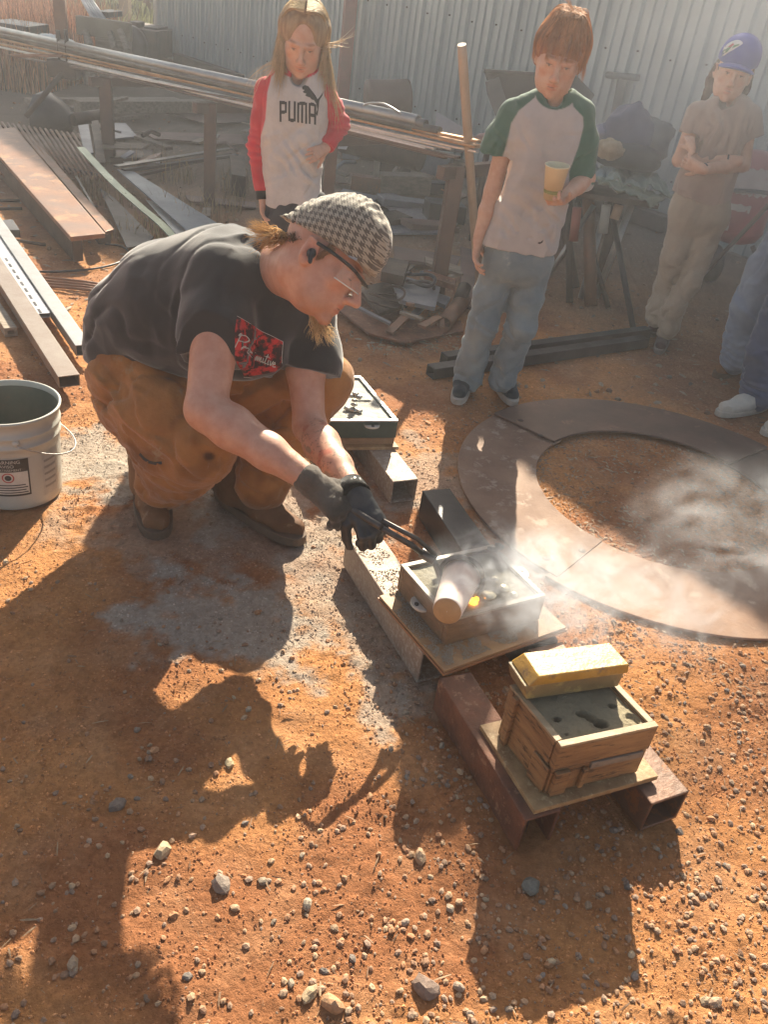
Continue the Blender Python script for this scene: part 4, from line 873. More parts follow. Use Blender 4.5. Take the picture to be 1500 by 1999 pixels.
# scrap heap behind the man's face
m_heapp = m_rustred
slabs = [([(655, 600), (700, 575), (880, 640), (860, 655), (790, 668), (720, 650)], .03, .01, m_heapp, 'curved reddish rusty plate on the ground below the man\'s face level'),
         ([(735, 640), (900, 625), (905, 645), (800, 664), (750, 660)], .02, .008, m_rustred, 'reddish strip curving across the ground left of the boy\'s jeans'),
         ([(700, 560), (760, 548), (800, 590), (740, 612)], .09, .02, m_rustdark, 'dark rusty plate on the scrap heap beside the man\'s nose'),
         ([(760, 530), (860, 560), (850, 600), (780, 585)], .14, .02, m_grysh, 'grey plate on the scrap heap left of the boy'),
         ([(828, 525), (892, 545), (888, 556), (830, 538)], .17, .03, m_rustred, 'red channel offcut on top of the scrap heap'),
         ([(830, 500), (900, 520), (900, 535), (832, 512)], .16, .015, m_woodgrey, 'grey board on top of the scrap heap'),
         ([(830, 562), (880, 580), (870, 596), (825, 575)], .10, .02, m_grysh, 'small bluish offcut on the scrap heap'),
         ([(770, 480), (900, 500), (890, 520), (770, 505)], .06, .02, m_brsh, 'brown plate behind the scrap heap'),
         ([(750, 500), (800, 510), (790, 540), (745, 530)], .2, .05, m_rustdark, 'dark chunky offcut at the back of the scrap heap'),
         ([(900, 480), (930, 490), (925, 600), (900, 590)], .05, .02, m_brsh, 'brown plate by the foot of the rack post')]
for poly, z_, th, m, lb in slabs: junk(poly, z_, th, m, lb, 'scrap_plate')
a, b = g(866, 632, .05), g(905, 585, .06); MB().pipe(a, b, .042, .034, 20).build('pipe_offcut', m_rust, cat='pipe', label='short rusty pipe offcut lying with its open end towards the camera')
a, b = g(893, 600, .05), g(908, 560, .12); MB().pipe(a, b, .035, .028, 16).build('pipe_offcut', m_rustdark, cat='pipe', label='dark pipe offcut lying across the foot of the rack post')
def coil(cx, cy, z, r, name, m, label, turns=2.3, rr=.006):
    c_ = g(cx, cy, z); pts = [c_+Vector((math.cos(t)*r*(1+.05*math.sin(3*t)), math.sin(t)*r*.8, .012*t/2+.01*math.sin(2*t))) for t in np.linspace(0, turns*6.283, 70)]; MB().tube(pts, rr, 6).build(name, m, cat='coil', label=label)
coil(752, 600, .08, .085, 'wire_coil', m_rustdark, 'loose dark coil of wire on the scrap heap by the man\'s nose'); coil(820, 560, .15, .07, 'hose_coil', m_steeldk, 'small black hose coil on the scrap heap', 1.6, .009)
RJ2 = np.random.RandomState(8)
for k in range(16):
    x_, y_ = 720+RJ2.rand()*165, 525+RJ2.rand()*110; p = g(x_, y_, .06+.08*RJ2.rand()); a_ = RJ2.rand()*3; mb = MB(); mb.box(p, (.10+.12*RJ2.rand(), .02+.03*RJ2.rand(), .012), (math.cos(a_), math.sin(a_), (RJ2.rand()-.5)*.8)); mb.build('metal_offcut', [m_rust, m_rustdark, m_grysh, m_woodgrey][k % 4], bevel=.001, cat='offcut', group='small metal offcuts on the scrap heap', label='small metal offcut on the scrap heap between the man\'s face and the boy')

# ------------------------------------------------------------------ behind the boy: firebox, table with cloths
YF = 5.6
fb = thing('steel_hopper', 'dark grey open steel hopper tilted behind the red-haired boy', 'hopper', g(1060, 470))
P = [atY(x_, y_, YF) for x_, y_ in ((945, 138), (1130, 150), (1162, 185), (1145, 215), (1128, 300), (985, 262))]
V = [tuple(p) for p in P]+[tuple(p+Vector((.05, .42, -.05))) for p in P]; n = len(P)
MB().add(V, [tuple(range(n)), tuple(reversed(range(n, 2*n)))]+[(i, n+i, n+(i+1) % n, (i+1) % n) for i in range(n)]).build('body', mat('hopper_grey', (.075, .07, .08), (.05, .05, .055), 5, .5, .3, .2), fb, bevel=.006)
a, b = atY(945, 138, YF-.01), atY(1130, 150, YF-.01); MB().bar(a, b, .03, .02).build('rim', m_steeldk, fb, bevel=.003)
P = [atY(x_, y_, YF-.04) for x_, y_ in ((948, 160), (975, 150), (1000, 232), (975, 245), (952, 185))]
V = [tuple(p) for p in P]+[tuple(p+Vector((0, .02, 0))) for p in P]; n = len(P); MB().add(V, [tuple(range(n)), tuple(reversed(range(n, 2*n)))]+[(i, n+i, n+(i+1) % n, (i+1) % n) for i in range(n)]).build('side_flap', mat('flap_grey', (.13, .13, .14)), fb, bevel=.002)
for x_, y_, y2 in ((960, 250, 470), (1120, 290, 560)):
    a, b = atY(x_, y_, YF+.1), atY(x_-20, y2, YF+.1); b.z = 0; MB().tube([a, (a.x, a.y, 0)], .02, 8).build('leg', m_rustdark, fb)
YT = 4.75
tb = thing('work_stand', 'rusty work stand of pipes and tripod legs, cloths piled on its top', 'stand', g(1150, 610))
p0, p1 = atY(1085, 372, YT), atY(1290, 385, YT); zt = (p0.z+p1.z)/2
MB().box(((p0.x+p1.x)/2, YT+.18, zt-.02), (p1.x-p0.x, .42, .03)).build('top_plate', m_rustdark, tb, bevel=.004)
for (x0, y0, x1, y1, dy0, dy1, r_, m) in ((1190, 385, 1237, 655, 0, -.45, .016, m_steeldk), (1190, 385, 1130, 600, .05, 0, .018, m_galv), (1238, 388, 1195, 500, 0, .1, .02, m_galv), (1150, 388, 1148, 620, 0, -.1, .035, m_rust), (1112, 388, 1100, 640, 0, -.1, .02, m_rustdark), (1160, 400, 1070, 540, -.05, 0, .014, m_galv),
                                   (1205, 395, 1168, 560, .2, .2, .03, m_rustdark), (1130, 395, 1178, 640, .1, -.1, .014, m_steel), (1095, 395, 1125, 560, .2, .2, .025, m_rustdark)):
    a = atY(x0, y0, YT+dy0+.1); b = atY(x1, y1, YT+dy1); 
    if b.z < .02: b.z = .01
    e_ = b+(b-a)*0; 
    if b.z > .02: t_ = a.z/(a.z-b.z); e_ = a+(b-a)*t_; e_.z = 0.0
    if (e_-b).length > .5: e_ = b
    MB().tube([a, e_], r_, 9).build('leg', m, tb)
for (x0, y0, x1, y1, m) in ((1185, 400, 1178, 455, mat('pale_handle', (.36, .38, .36))), (1210, 400, 1200, 428, mat('tan_handle', (.38, .26, .18))), (1128, 405, 1120, 470, m_redpost)):
    a, b = atY(x0, y0, YT-.05), atY(x1, y1, YT-.06); MB().tube([a, b], .026, 10).build('hanging_tool', m, tb)
# draped cloths
def drape(poly, zc, ctr, name, m, label, cat, seed=0, fold=.03, dropk=.9, res=40):
    # cloth lying on the stand and hanging over its near edge; outline given by sight lines on a sagging sheet
    pass
def sheetpatch(corners, name, m, label, cat, amp=.03, seed=0, res=36, fr=(5, 2), thick=.006, sag=0):
    A = [Vector(c) for c in corners]; V = []; us = np.linspace(0, 1, res)
    U_, W_ = np.meshgrid(us, us); u = U_.ravel(); v = W_.ravel(); a = np.array([c[:] for c in A])
    X = a[0]*((1-u)*(1-v))[:, None]+a[1]*(u*(1-v))[:, None]+a[2]*(u*v)[:, None]+a[3]*((1-u)*v)[:, None]
    n = np.cross(a[1]-a[0], a[3]-a[0]); n /= np.linalg.norm(n); f = fbm(np.stack([u*fr[0], v*fr[1], u*0+seed], 1), 4)
    edge = fbm(np.stack([u*3, v*3, u*0+seed+9], 1), 2)*.06
    X = X+n*(f*amp)[:, None]+(a[1]-a[0])*(edge*(2*v-1))[:, None]*.6+np.array([0, 0, -1])*(sag*4*u*(1-u))[:, None]; I = np.arange(res*res).reshape(res, res)
    F = np.stack([I[:-1, :-1].ravel(), I[:-1, 1:].ravel(), I[1:, 1:].ravel(), I[1:, :-1].ravel()], 1)
    o = npmesh(name, X, F, m, None, label=label, cat=cat, org=tuple(X.mean(0))); md = o.modifiers.new('s', 'SOLIDIFY'); md.thickness = thick; return o
m_cloth = mat('green_cloth', (.19, .25, .20), (.14, .19, .16), 5, .9, 0, .3, 60, sheen=.3)
sheetpatch([atY(1148, 335, YT+.3), atY(1262, 322, YT+.35), atY(1318, 385, YT-.1), atY(1170, 350, YT-.16)], 'green_cloth', m_cloth, 'faded green cloth draped over the stand behind the red-haired boy', 'cloth', .06, 3)
sheetpatch([atY(1160, 348, YT-.13), atY(1300, 382, YT-.08), atY(1285, 402, YT-.13), atY(1190, 368, YT-.2)], 'cloth_hem', m_cloth, 'hanging front fold of faded green cloth on the stand', 'cloth', .03, 5)
sheetpatch([atY(1105, 318, YT+.2), atY(1200, 330, YT+.2), atY(1200, 348, YT-.15), atY(1110, 362, YT-.15)], 'pale_cloth', mat('pale_blue_cloth', (.28, .36, .38), (.2, .27, .28), 5, .9), 'pale blue-grey cloth beside the red-haired boy\'s sleeve', 'cloth', .04, 7)
c_ = atY(1222, 268, YT+.25); blob(c_, (.135, .13, .155), 'blue_bag', mat('navy_bag', (.075, .08, .15), (.05, .05, .10), 4, .7, 0, .2), 4, amp=.28, cat='bag', label='dark blue slumped bag on top of the cloths behind the boy')
c_ = atY(1262, 272, YT+.45); blob(c_, (.15, .10, .12), 'grey_bag', mat('grey_bag', (.17, .17, .165), (.12, .12, .12), 4, .7, 0, .2), 6, amp=.3, cat='bag', label='grey bag slumped to the right of the dark blue bag')
c_ = atY(1192, 292, YT+.02); blob(c_, (.075, .06, .05), 'tan_bundle', mat('tan_bundle', (.36, .27, .17), (.24, .17, .1), 18, .8, 0, .4), 8, amp=.3, cat='bundle', label='tan crumpled bundle in the mouth of the blue bag')
c_ = atY(1225, 305, YT+.1); blob(c_, (.2, .12, .07), 'dark_jacket', mat('dark_jacket', (.04, .04, .05), None, 6, .8), 12, amp=.3, cat='jacket', label='dark jacket bunched beneath the blue bag')
c_ = atY(1170, 265, YT+.3); blob(c_, (.09, .1, .05), 'violet_cloth', mat('violet_cloth', (.17, .17, .25), (.11, .11, .16), 6, .8), 14, amp=.4, cat='cloth', label='violet-grey cloth between the boy\'s shoulder and the blue bag')
c_ = atY(952, 272, YT+.6); blob(c_, (.07, .05, .03), 'pink_rag', mat('pink_rag', (.35, .2, .17), (.25, .15, .13), 6, .8), 15, amp=.4, cat='rag', label='small pink rag just left of the boy\'s sleeve')
# clamp bar against the wall
t = thing('clamp_bar', 'grey T-shaped steel bar standing against the shed wall', 'bar', onwall(1200, 300, .05))
a, b = onwall(1186, 146, .06), onwall(1247, 152, .06); MB().tube([a, b], .025, 10).build('cross_bar', m_steel, t)
a, b = onwall(1216, 152, .06), onwall(1195, 260, .06); MB().bar(a, b, .07, .04, up=(0, 1, 0)).build('upright', m_steel, t, bevel=.003)
# scrap and boards along the foot of the wall
for i, (x0, x1, y0, y1, m, lb) in enumerate(((1130, 1300, 400, 455, m_rustdark, 'dark length of timber lying along the foot of the shed wall behind the stand'), (345, 470, 128, 138, m_rustdark, 'brown plank leaning low against the shed behind the rack'))):
    a, b = onwall(x0, y0, .12), onwall(x1, y1, .12); a.z = b.z = .08; MB().bar(a, b, .12, .12).build('timber', m, bevel=.01, cat='timber', label=lb)
# ------------------------------------------------------------------ red tank on wheels
tk = thing('red_tank', 'red steel tank on a wheeled cart with worn white label, at the right edge', 'tank', g(1440, 560))
YK = 5.15
c0, c1 = atY(1432, 462, YK), atY(1482, 306, YK); m_redt = mat('worn_red_paint', (.33, .035, .045), (.24, .03, .035), 4, .35, 0, .1, 40, c3=(.20, .06, .05), t3=.66, scale3=14)
axk = (c1-c0).normalized(); Lk = (c1-c0).length; rk_ = .155
MB().lathe([(.001, -.03), (.08, -.025), (.13, -.005), (rk_, .04), (rk_+.002, .05), (rk_, .06), (rk_, Lk-.06), (rk_+.002, Lk-.05), (rk_, Lk-.04), (.12, Lk+.01), (.06, Lk+.03), (.001, Lk+.032)], c0, ax=axk, n=40).build('tank_body', m_redt, tk)
def tank_patch(u0, u1, z0, z1, m, nm, off=.002, ragged=.012, seed=0, n=26):
    # patch on the cylinder facing the camera
    cm = Vector((0, 0, CAM_H)); tocam = (cm-c0); tocam = (tocam-axk*tocam.dot(axk)).normalized(); sd_ = axk.cross(tocam); V = []; F = []
    for i in range(n+1):
        for j in range(n+1):
            u = u0+(u1-u0)*i/n; z = z0+(z1-z0)*j/n; e = ragged*float(perlin(np.array([[u*6+seed, z*30, seed]]))[0]); ed = 1 if (i in (0, n) or j in (0, n)) else 0
            p = c0+axk*(z+ed*e)+(tocam*math.cos(u)+sd_*math.sin(u))*(rk_+off); V.append(tuple(p))
    for i in range(n):
        for j in range(n): F.append((i*(n+1)+j, (i+1)*(n+1)+j, (i+1)*(n+1)+j+1, i*(n+1)+j+1))
    MB().add(V, F, True).build(nm, m, tk)
m_lab = mat('worn_label', (.50, .46, .44), (.40, .36, .34), 6, .5, 0, .05, 40, c3=(.33, .05, .05), t3=.57, scale3=16)
tank_patch(-.75, .75, .26, .40, m_lab, 'worn_label', ragged=.03, seed=2); tank_patch(-.8, .3, .17, .205, m_lab, 'label_strip', seed=5); tank_patch(-.38, -.24, .055, .10, m_lab, 'round_sticker', seed=7)
pts = [c0+axk*(.235+.02*math.cos(t))+(Vector((0, -1, .2)).normalized()*math.cos(t)+axk.cross(Vector((0, -1, .2)).normalized())*math.sin(t))*(rk_+.012) for t in np.linspace(-1.4, 1.6, 24)]
MB().tube(pts, .011, 8).build('hose', m_steeldk, tk)
wc = g(1388, 520, .11); MB().lathe([(.06, -.03), (.10, -.03), (.12, -.015), (.12, .015), (.10, .03), (.06, .03)], (wc.x, wc.y-.0, .13), ax=(1, .25, 0), n=28).build('wheel', m_steeldk, tk); MB().lathe([(.001, -.02), (.06, -.02), (.062, .02), (.001, .02)], (wc.x, wc.y, .13), ax=(1, .25, 0), n=20).build('wheel_hub', m_galv, tk)
a, b = atY(1368, 542, YK-.3), atY(1502, 400, YK-.45); MB().bar(a, b, .025, .02).build('cart_handle', m_steel, tk, bevel=.002)
a, b = atY(1400, 480, YK), Vector((wc.x, wc.y, .13)); MB().tube([a, b], .014, 8).build('cart_strut', m_rustdark, tk)
a, b = atY(1470, 480, YK), atY(1500, 560, YK-.1); MB().tube([a, b], .014, 8).build('cart_strut', m_rustdark, tk)

# ------------------------------------------------------------------ stones, gravel, chips
FOOT += [(g(305, 1030).x, g(305, 1030).y, .06, .14, 0), (g(505, 1040).x, g(505, 1040).y, .14, .08, 0)]
def dens(x, y):
    d = .06+1.1*sstep(-.2, .4, x)*sstep(2.3, 1.4, y)+.4*sstep(1.35, .8, y)+.25*sstep(.0, .4, fbm(np.stack([x, y, x*0], 1)*2.3, 3)); return np.clip(d*(.55+.9*np.clip(fbm(np.stack([x, y, x*0+4], 1)*5, 2)+.3, 0, 1)), 0, 1)
xx, yy, s = scatter(36000, (-1.5, 1.6), (.5, 3.4), .0014, .0092, dens, 2.3); b_ = blocked(xx, yy); xx, yy, s = xx[~b_], yy[~b_], s[~b_]
cj = stone_cols[RS.randint(0, 8, len(xx))]*(.75+.5*RS.rand(len(xx), 1)); cj = cj*.6+.4*np.array([.42, .22, .12])*(.7+.6*RS.rand(len(xx), 1))
Vg, Fg, Cg = merge(protos, xx, yy, s, gh(xx, yy), cj); npmesh('gravel', Vg, Fg, m_grav, smooth=False, cols=Cg, kind='stuff', label='fine gravel and small pebbles strewn over the red dirt', cat='gravel')
xx, yy, s = scatter(5000, (-4.5, 4), (3.2, 8.5), .004, .02, lambda x, y: .4+0*x, 3); cj = stone_cols[RS.randint(0, 8, len(xx))]*.8
Vg, Fg, Cg = merge(protos, xx, yy, s, gh(xx, yy), cj); npmesh('gravel', Vg, Fg, m_grav, cols=Cg, kind='stuff', label='scattered grit and rubble in the shaded back of the yard', cat='gravel')
# crumbs of dirt and sand, the colour of the ground they lie on
def crumb_field(n, xr, yr, smin, smax, dn, name, label, pw=3):
    xx, yy, s = scatter(n, xr, yr, smin, smax, dn, pw); b_ = blocked(xx, yy); xx, yy, s = xx[~b_], yy[~b_], s[~b_]; n = len(xx)
    i = np.clip(np.searchsorted(gx, xx)-1, 0, nx-2); j = np.clip(np.searchsorted(gy, yy)-1, 0, ny-2); co = GC[j, i]*(.75+.75*RS.rand(n, 1)); zz = gV[j, i, 2]
    v0 = np.array([(1, 0, 0), (-1, 0, 0), (0, 1, 0), (0, -1, 0), (0, 0, .8), (0, 0, -.5)], float); f0 = np.array([(0, 2, 4), (2, 1, 4), (1, 3, 4), (3, 0, 4)])
    V = v0[None]*s[:, None, None]*(.55+.8*RS.rand(n, 6, 1)); a = RS.rand(n)*6.283; ca, sa = np.cos(a)[:, None], np.sin(a)[:, None]; V = np.stack([V[..., 0]*ca-V[..., 1]*sa, V[..., 0]*sa+V[..., 1]*ca, V[..., 2]], 2)+np.stack([xx, yy, zz+s*.15], 1)[:, None]
    F = f0[None]+(np.arange(n)*6)[:, None, None]; return npmesh(name, V.reshape(-1, 3), F.reshape(-1, 3), m_grav, smooth=False, cols=np.repeat(np.clip(co, .02, .9), 6, 0), kind='stuff', label=label, cat='dirt')
crumb_field(150000, (-1.3, 1.35), (.5, 2.6), .0009, .0042, lambda x, y: .35+.65*sstep(-.3, .3, fbm(np.stack([x, y, x*0+2], 1)*4, 3)), 'loose_dirt', 'crumbs of loose red dirt and sand covering the ground in front')
crumb_field(30000, (-2.2, 2.2), (2.4, 5.0), .002, .007, lambda x, y: .3+.7*sstep(-.3, .3, fbm(np.stack([x, y, x*0+2], 1)*3, 3)), 'loose_dirt', 'crumbs of loose dirt across the middle of the yard')
# stones one can pick out, each its own object
xx, yy, s = scatter(1100, (-1.0, 1.2), (.55, 2.3), .0060, .0108, dens, 2.2); b_ = blocked(xx, yy, .012); xx, yy, s = xx[~b_][:290], yy[~b_][:290], s[~b_][:290]
named = [((432, 1733), .020, (.32, .25, .20), 'large grey stone, biggest on the open dirt, lower middle of the picture'), ((650, 1962), .021, (.50, .28, .15), 'large orange stone at the bottom edge'), ((318, 1666), .018, (.50, .36, .22), 'pale stone at the notch between two shadows'), ((143, 1885), .013, (.38, .27, .18), 'lone pebble on the lit dirt at lower left'),
         ((448, 1493), .014, (.5, .38, .22), 'yellowish stone inside the sunlit triangle of the man\'s shadow'), ((820, 1675), .016, (.5, .33, .2), 'tan angular stone left of the rusty channel\'s near end'), ((600, 1765), .013, (.42, .35, .26), 'oval beige pebble right of the large grey stone'), ((830, 1930), .024, (.26, .18, .14), 'long reddish brown stone near the bottom, below the box\'s shadow'),
         ((1036, 1730), .020, (.22, .2, .16), 'olive stone in the shadow of the nearest mould box'), ((228, 1572), .017, (.24, .18, .14), 'dark rounded stone in the man\'s big shadow'), ((1395, 1958), .014, (.45, .3, .2), 'round tan pebble at the lower right'), ((605, 1940), .017, (.45, .33, .2), 'upright tan stone beside the large orange one')]
me_s = []
for (v, f) in protos2:
    me = bpy.data.meshes.new('stone'); me.from_pydata([tuple(q) for q in v], [], [tuple(q) for q in f.tolist()]); me.polygons.foreach_set('use_smooth', [False]*len(f)); me_s.append(me)
m_stones = []
for i, cc_ in enumerate(stone_cols): m_stones.append(mat('stone', tuple(cc_), tuple(v*.7 for v in cc_), 2.5, .7, 0, .3, 8, c3=tuple(min(1, v*1.3) for v in cc_), t3=.6, scale3=4, rand=.25, bdist=.1))
STG = 'loose stones on the red dirt'
def put_stone(x_, y_, s_, mi, me_i, label=None, group=STG, m=None):
    o = bpy.data.objects.new('stone', me_s[me_i]); COL.objects.link(o); z_ = float(gh(np.array([x_]), np.array([y_]))[0]); o.location = (x_, y_, z_+s_*.2)
    o.scale = (s_, s_*(.8+.4*RS.rand()), s_*(.8+.5*RS.rand())); o.rotation_euler = ((RS.rand()-.5)*.6, (RS.rand()-.5)*.6, RS.rand()*6.28)
    meta(o, label or 'loose stone lying on the red dirt', 'stone', group); return o
for me_i in range(6): me_s[me_i].materials.append(m_stones[me_i])
me_x = []
for k in range(8):
    me = me_s[k % 6].copy(); me.materials.clear(); me.materials.append(m_stones[k]); me_x.append(me)
for i in range(len(xx)):
    o = put_stone(float(xx[i]), float(yy[i]), float(s[i]), 0, 0); o.data = me_x[i % 8]
for (pp_, s_, cc_, lb) in named:
    p = g(*pp_); me = me_s[RS.randint(6)].copy(); me.materials.clear(); me.materials.append(mat('stone_own', cc_, tuple(v*.7 for v in cc_), 3, .7, 0, .3, 8, bdist=.1)); o = put_stone(p.x, p.y, s_, 0, 0, lb, None); o.data = me
# wood chips, dry leaves
def chips(n, sampler, name, label, smin, smax, colA, colB, asp=2.2, parent=None):
    xx, yy = sampler(n); n = len(xx); zz = gh(xx, yy)+.002+.004*RS.rand(n); R = rot3(n, 1.1); s = smin+(smax-smin)*RS.rand(n)**2; a = asp*(.4+.9*RS.rand(n))
    q = np.array([(-1, -.35, 0), (.1, -.5, .12), (1, -.1, 0), (.8, .3, .05), (-.2, .5, .14), (-1, .25, .02)], float); v = q[None]*np.stack([s*a**.5, s/a**.5*1.2, s], 1)[:, None]; v = np.einsum('nij,nkj->nki', R, v)+np.stack([xx, yy, zz], 1)[:, None]
    F = np.array([(0, 1, 4, 5), (1, 2, 3, 4)])[None]+(np.arange(n)*6)[:, None, None]; qq = RS.rand(n, 1); co = np.array(colA)*(1-qq)+np.array(colB)*qq
    return npmesh(name, v.reshape(-1, 3), F.reshape(-1, 4), m_grav, smooth=False, cols=np.repeat(co, 6, 0), kind='stuff', label=label, cat='chips')
def s_ring(n):
    a = RS.rand(n)*6.283; r = RI-.004-.28*RS.rand(n)**1.7; return RC.x+np.cos(a)*r, RC.y+np.sin(a)*r
chips(2600, s_ring, 'wood_chips', 'pale wood chips and dry leaves inside the steel ring', .0015, .009, (.42, .30, .19), (.22, .12, .07))
def s_out(n):
    a = RS.rand(n)*6.283; r = RO+.015+.22*RS.rand(n)**2; return RC.x+np.cos(a)*r, RC.y+np.sin(a)*r
chips(1400, s_out, 'wood_chips', 'wood chips and leaf litter around the outside of the steel ring', .0015, .008, (.40, .30, .20), (.2, .11, .07))
def s_heap(n):
    k = RS.rand(n, 2); P = [g(720+180*a, 600+90*b, 0) for a, b in k]; return np.array([p.x for p in P]), np.array([p.y for p in P])
chips(700, s_heap, 'leaf_litter', 'leaf litter and chips in front of the scrap heap', .004, .014, (.42, .32, .2), (.18, .11, .07))
def s_yard(n): return -3.5+RS.rand(n)*5.5, 3.4+RS.rand(n)*4.2
chips(3500, s_yard, 'leaf_litter', 'litter of chips and dry leaves across the shaded yard', .004, .020, (.36, .28, .2), (.15, .10, .07))
def s_fg(n): return -1.0+RS.rand(n)*2.2, .5+RS.rand(n)*2.2
chips(1100, s_fg, 'wood_chips', 'tiny twigs and chips among the gravel in front', .002, .008, (.40, .28, .17), (.24, .13, .07), 6)
# ================================================================== sculpting: distance fields -> one smooth surface
def V3(v): return np.array(v[:] if isinstance(v, Vector) else v, float)
class Sdf:
    def __init__(s, lo, hi, vox):
        s.lo = V3(lo); s.vox = vox; s.n = (np.ceil((V3(hi)-s.lo)/vox).astype(int)+1); s.d = np.full(s.n, .06, np.float32)
        s.ax = [s.lo[i]+np.arange(s.n[i])*vox for i in range(3)]
    def _loc(s, lo, hi, m):
        a = np.clip(np.floor((lo-m-s.lo)/s.vox).astype(int), 0, s.n); b = np.clip(np.ceil((hi+m-s.lo)/s.vox).astype(int)+1, 0, s.n)
        if (b <= a).any(): return None
        sl = tuple(slice(a[i], b[i]) for i in range(3)); X = np.meshgrid(*[s.ax[i][sl[i]] for i in range(3)], indexing='ij', sparse=True); return sl, X
    def _mix(s, sl, dn, k, sub=False):
        o = s.d[sl]; dn = dn.astype(np.float32)
        if not sub:
            h = np.maximum(k-np.abs(o-dn), 0)/k; s.d[sl] = np.minimum(o, dn)-h*h*k*.25
        else:
            h = np.maximum(k-np.abs(o+dn), 0)/k; s.d[sl] = np.maximum(o, -dn)+h*h*k*.25
    def rc(s, a, b, ra, rb, k=.015, sub=False, sq=None):
        a, b = V3(a), V3(b); R = max(ra, rb); L = s._loc(np.minimum(a, b)-R, np.maximum(a, b)+R, k+.05)
        if L is None: return s
        sl, X = L; ab = b-a; den = max(1e-9, ab @ ab); P = [X[i]-a[i] for i in range(3)]
        h = np.clip((P[0]*ab[0]+P[1]*ab[1]+P[2]*ab[2])/den, 0, 1)
        dx = [P[i]-ab[i]*h for i in range(3)]
        if sq is not None:   # flatten along a unit direction by a factor
            u, fct = V3(sq[0]), sq[1]; t = dx[0]*u[0]+dx[1]*u[1]+dx[2]*u[2]; dx = [dx[i]+u[i]*t*(1/fct-1) for i in range(3)]
        dn = np.sqrt(dx[0]**2+dx[1]**2+dx[2]**2)-(ra+(rb-ra)*h)
        if sq is not None and sq[1] < 1: dn = dn*max(.5, sq[1])
        s._mix(sl, dn, k, sub); return s
    def el(s, c, r, R=None, k=.015, sub=False):
        c, r = V3(c), V3(r); m = r.max(); L = s._loc(c-m, c+m, k+.05)
        if L is None: return s
        sl, X = L; P = [X[i]-c[i] for i in range(3)]; R = np.eye(3) if R is None else R
        Q = [P[0]*R[0, j]+P[1]*R[1, j]+P[2]*R[2, j] for j in range(3)]
        k0 = np.sqrt((Q[0]/r[0])**2+(Q[1]/r[1])**2+(Q[2]/r[2])**2); k1 = np.sqrt((Q[0]/r[0]**2)**2+(Q[1]/r[1]**2)**2+(Q[2]/r[2]**2)**2)
        s._mix(sl, k0*(k0-1)/np.maximum(k1, 1e-6), k, sub); return s
    def chain(s, pts, rs, k=.015, sub=False, sq=None):
        for i in range(len(pts)-1): s.rc(pts[i], pts[i+1], rs[i], rs[i+1], k, sub, sq)
        return s
    def near(s, fn, band=.03):   # fn(points)->offset added to the field near the surface
        idx = np.nonzero(np.abs(s.d) < band); P = np.stack([s.ax[i][idx[i]] for i in range(3)], 1); s.d[idx] += fn(P).astype(np.float32); return s
    def cut(s, c, n):            # keep the side n points away from
        n = V3(n)/np.linalg.norm(V3(n)); c = V3(c); dn = (s.ax[0][:, None, None]-c[0])*n[0]+(s.ax[1][None, :, None]-c[1])*n[1]+(s.ax[2][None, None, :]-c[2])*n[2]
        s.d = np.maximum(s.d, dn.astype(np.float32)); return s
    def mesh(s):
        d = s.d; d[0] = d[-1] = .06; d[:, 0] = d[:, -1] = .06; d[:, :, 0] = d[:, :, -1] = .06
        sg = d < 0; c = sg[:-1, :-1, :-1].astype(np.int8)
        cnt = sum(sg[i:d.shape[0]-1+i, j:d.shape[1]-1+j, k:d.shape[2]-1+k].astype(np.int8) for i in (0, 1) for j in (0, 1) for k in (0, 1))
        act = np.nonzero((cnt > 0) & (cnt < 8)); n = len(act[0]); idx = np.full(cnt.shape, -1, np.int64); idx[act] = np.arange(n)
        A = np.stack(act, 1); S = np.zeros((n, 3)); W = np.zeros(n)
        cor = [(i, j, k) for i in (0, 1) for j in (0, 1) for k in (0, 1)]; val = {q: d[act[0]+q[0], act[1]+q[1], act[2]+q[2]] for q in cor}
        for q in cor:
            for ax in range(3):
                if q[ax] == 0:
                    r = list(q); r[ax] = 1; r = tuple(r); va, vb = val[q], val[r]; m = (va < 0) != (vb < 0)
                    t = np.where(m, va/np.where(m, va-vb, 1), 0); p = np.array(q, float)[None]+np.eye(3)[ax][None]*t[:, None]; S += p*m[:, None]; W += m
        V = s.lo+(A+S/W[:, None])*s.vox; Fs = []
        for ax in range(3):
            u, v = [(1, 2), (2, 0), (0, 1)][ax]; a = [slice(None)]*3; b = [slice(None)]*3; a[ax] = slice(0, -1); b[ax] = slice(1, None)
            for q in (u, v): a[q] = slice(1, -1); b[q] = slice(1, -1)
            s0, s1 = sg[tuple(a)], sg[tuple(b)]; e = np.nonzero(s0 != s1); I = [e[0].copy(), e[1].copy(), e[2].copy()]
            for q in (u, v): I[q] = I[q]+1
            def cell(du, dv): J = [x.copy() for x in I]; J[u] = J[u]+du; J[v] = J[v]+dv; return idx[J[0], J[1], J[2]]
            Q = np.stack([cell(-1, -1), cell(0, -1), cell(0, 0), cell(-1, 0)], 1); fl = ~s0[e]; Q[fl] = Q[fl][:, ::-1]; Fs.append(Q)
        return V, np.concatenate(Fs)
def joinm(L):
    Vs, Fs, o = [], [], 0
    for V, F in L: Vs.append(V); Fs.append(F+o); o += len(V)
    return np.concatenate(Vs), np.concatenate(Fs)
def fitgrid(pts, pad, vox): a = np.array([V3(p) for p in pts]); return Sdf(a.min(0)-pad, a.max(0)+pad, vox)
def unit(v): v = V3(v); return v/max(1e-9, np.linalg.norm(v))
def wrinkle(amp=.004, sc=9, seed=0, st=(1, 1, 1)):
    st = np.array(st)
    def f(P): q = P*sc*st+seed; r = 1-np.abs(fbm(q+.6*perlin(q*.7)[:, None], 3, .45))*2; return -amp*(r-.5)
    return f
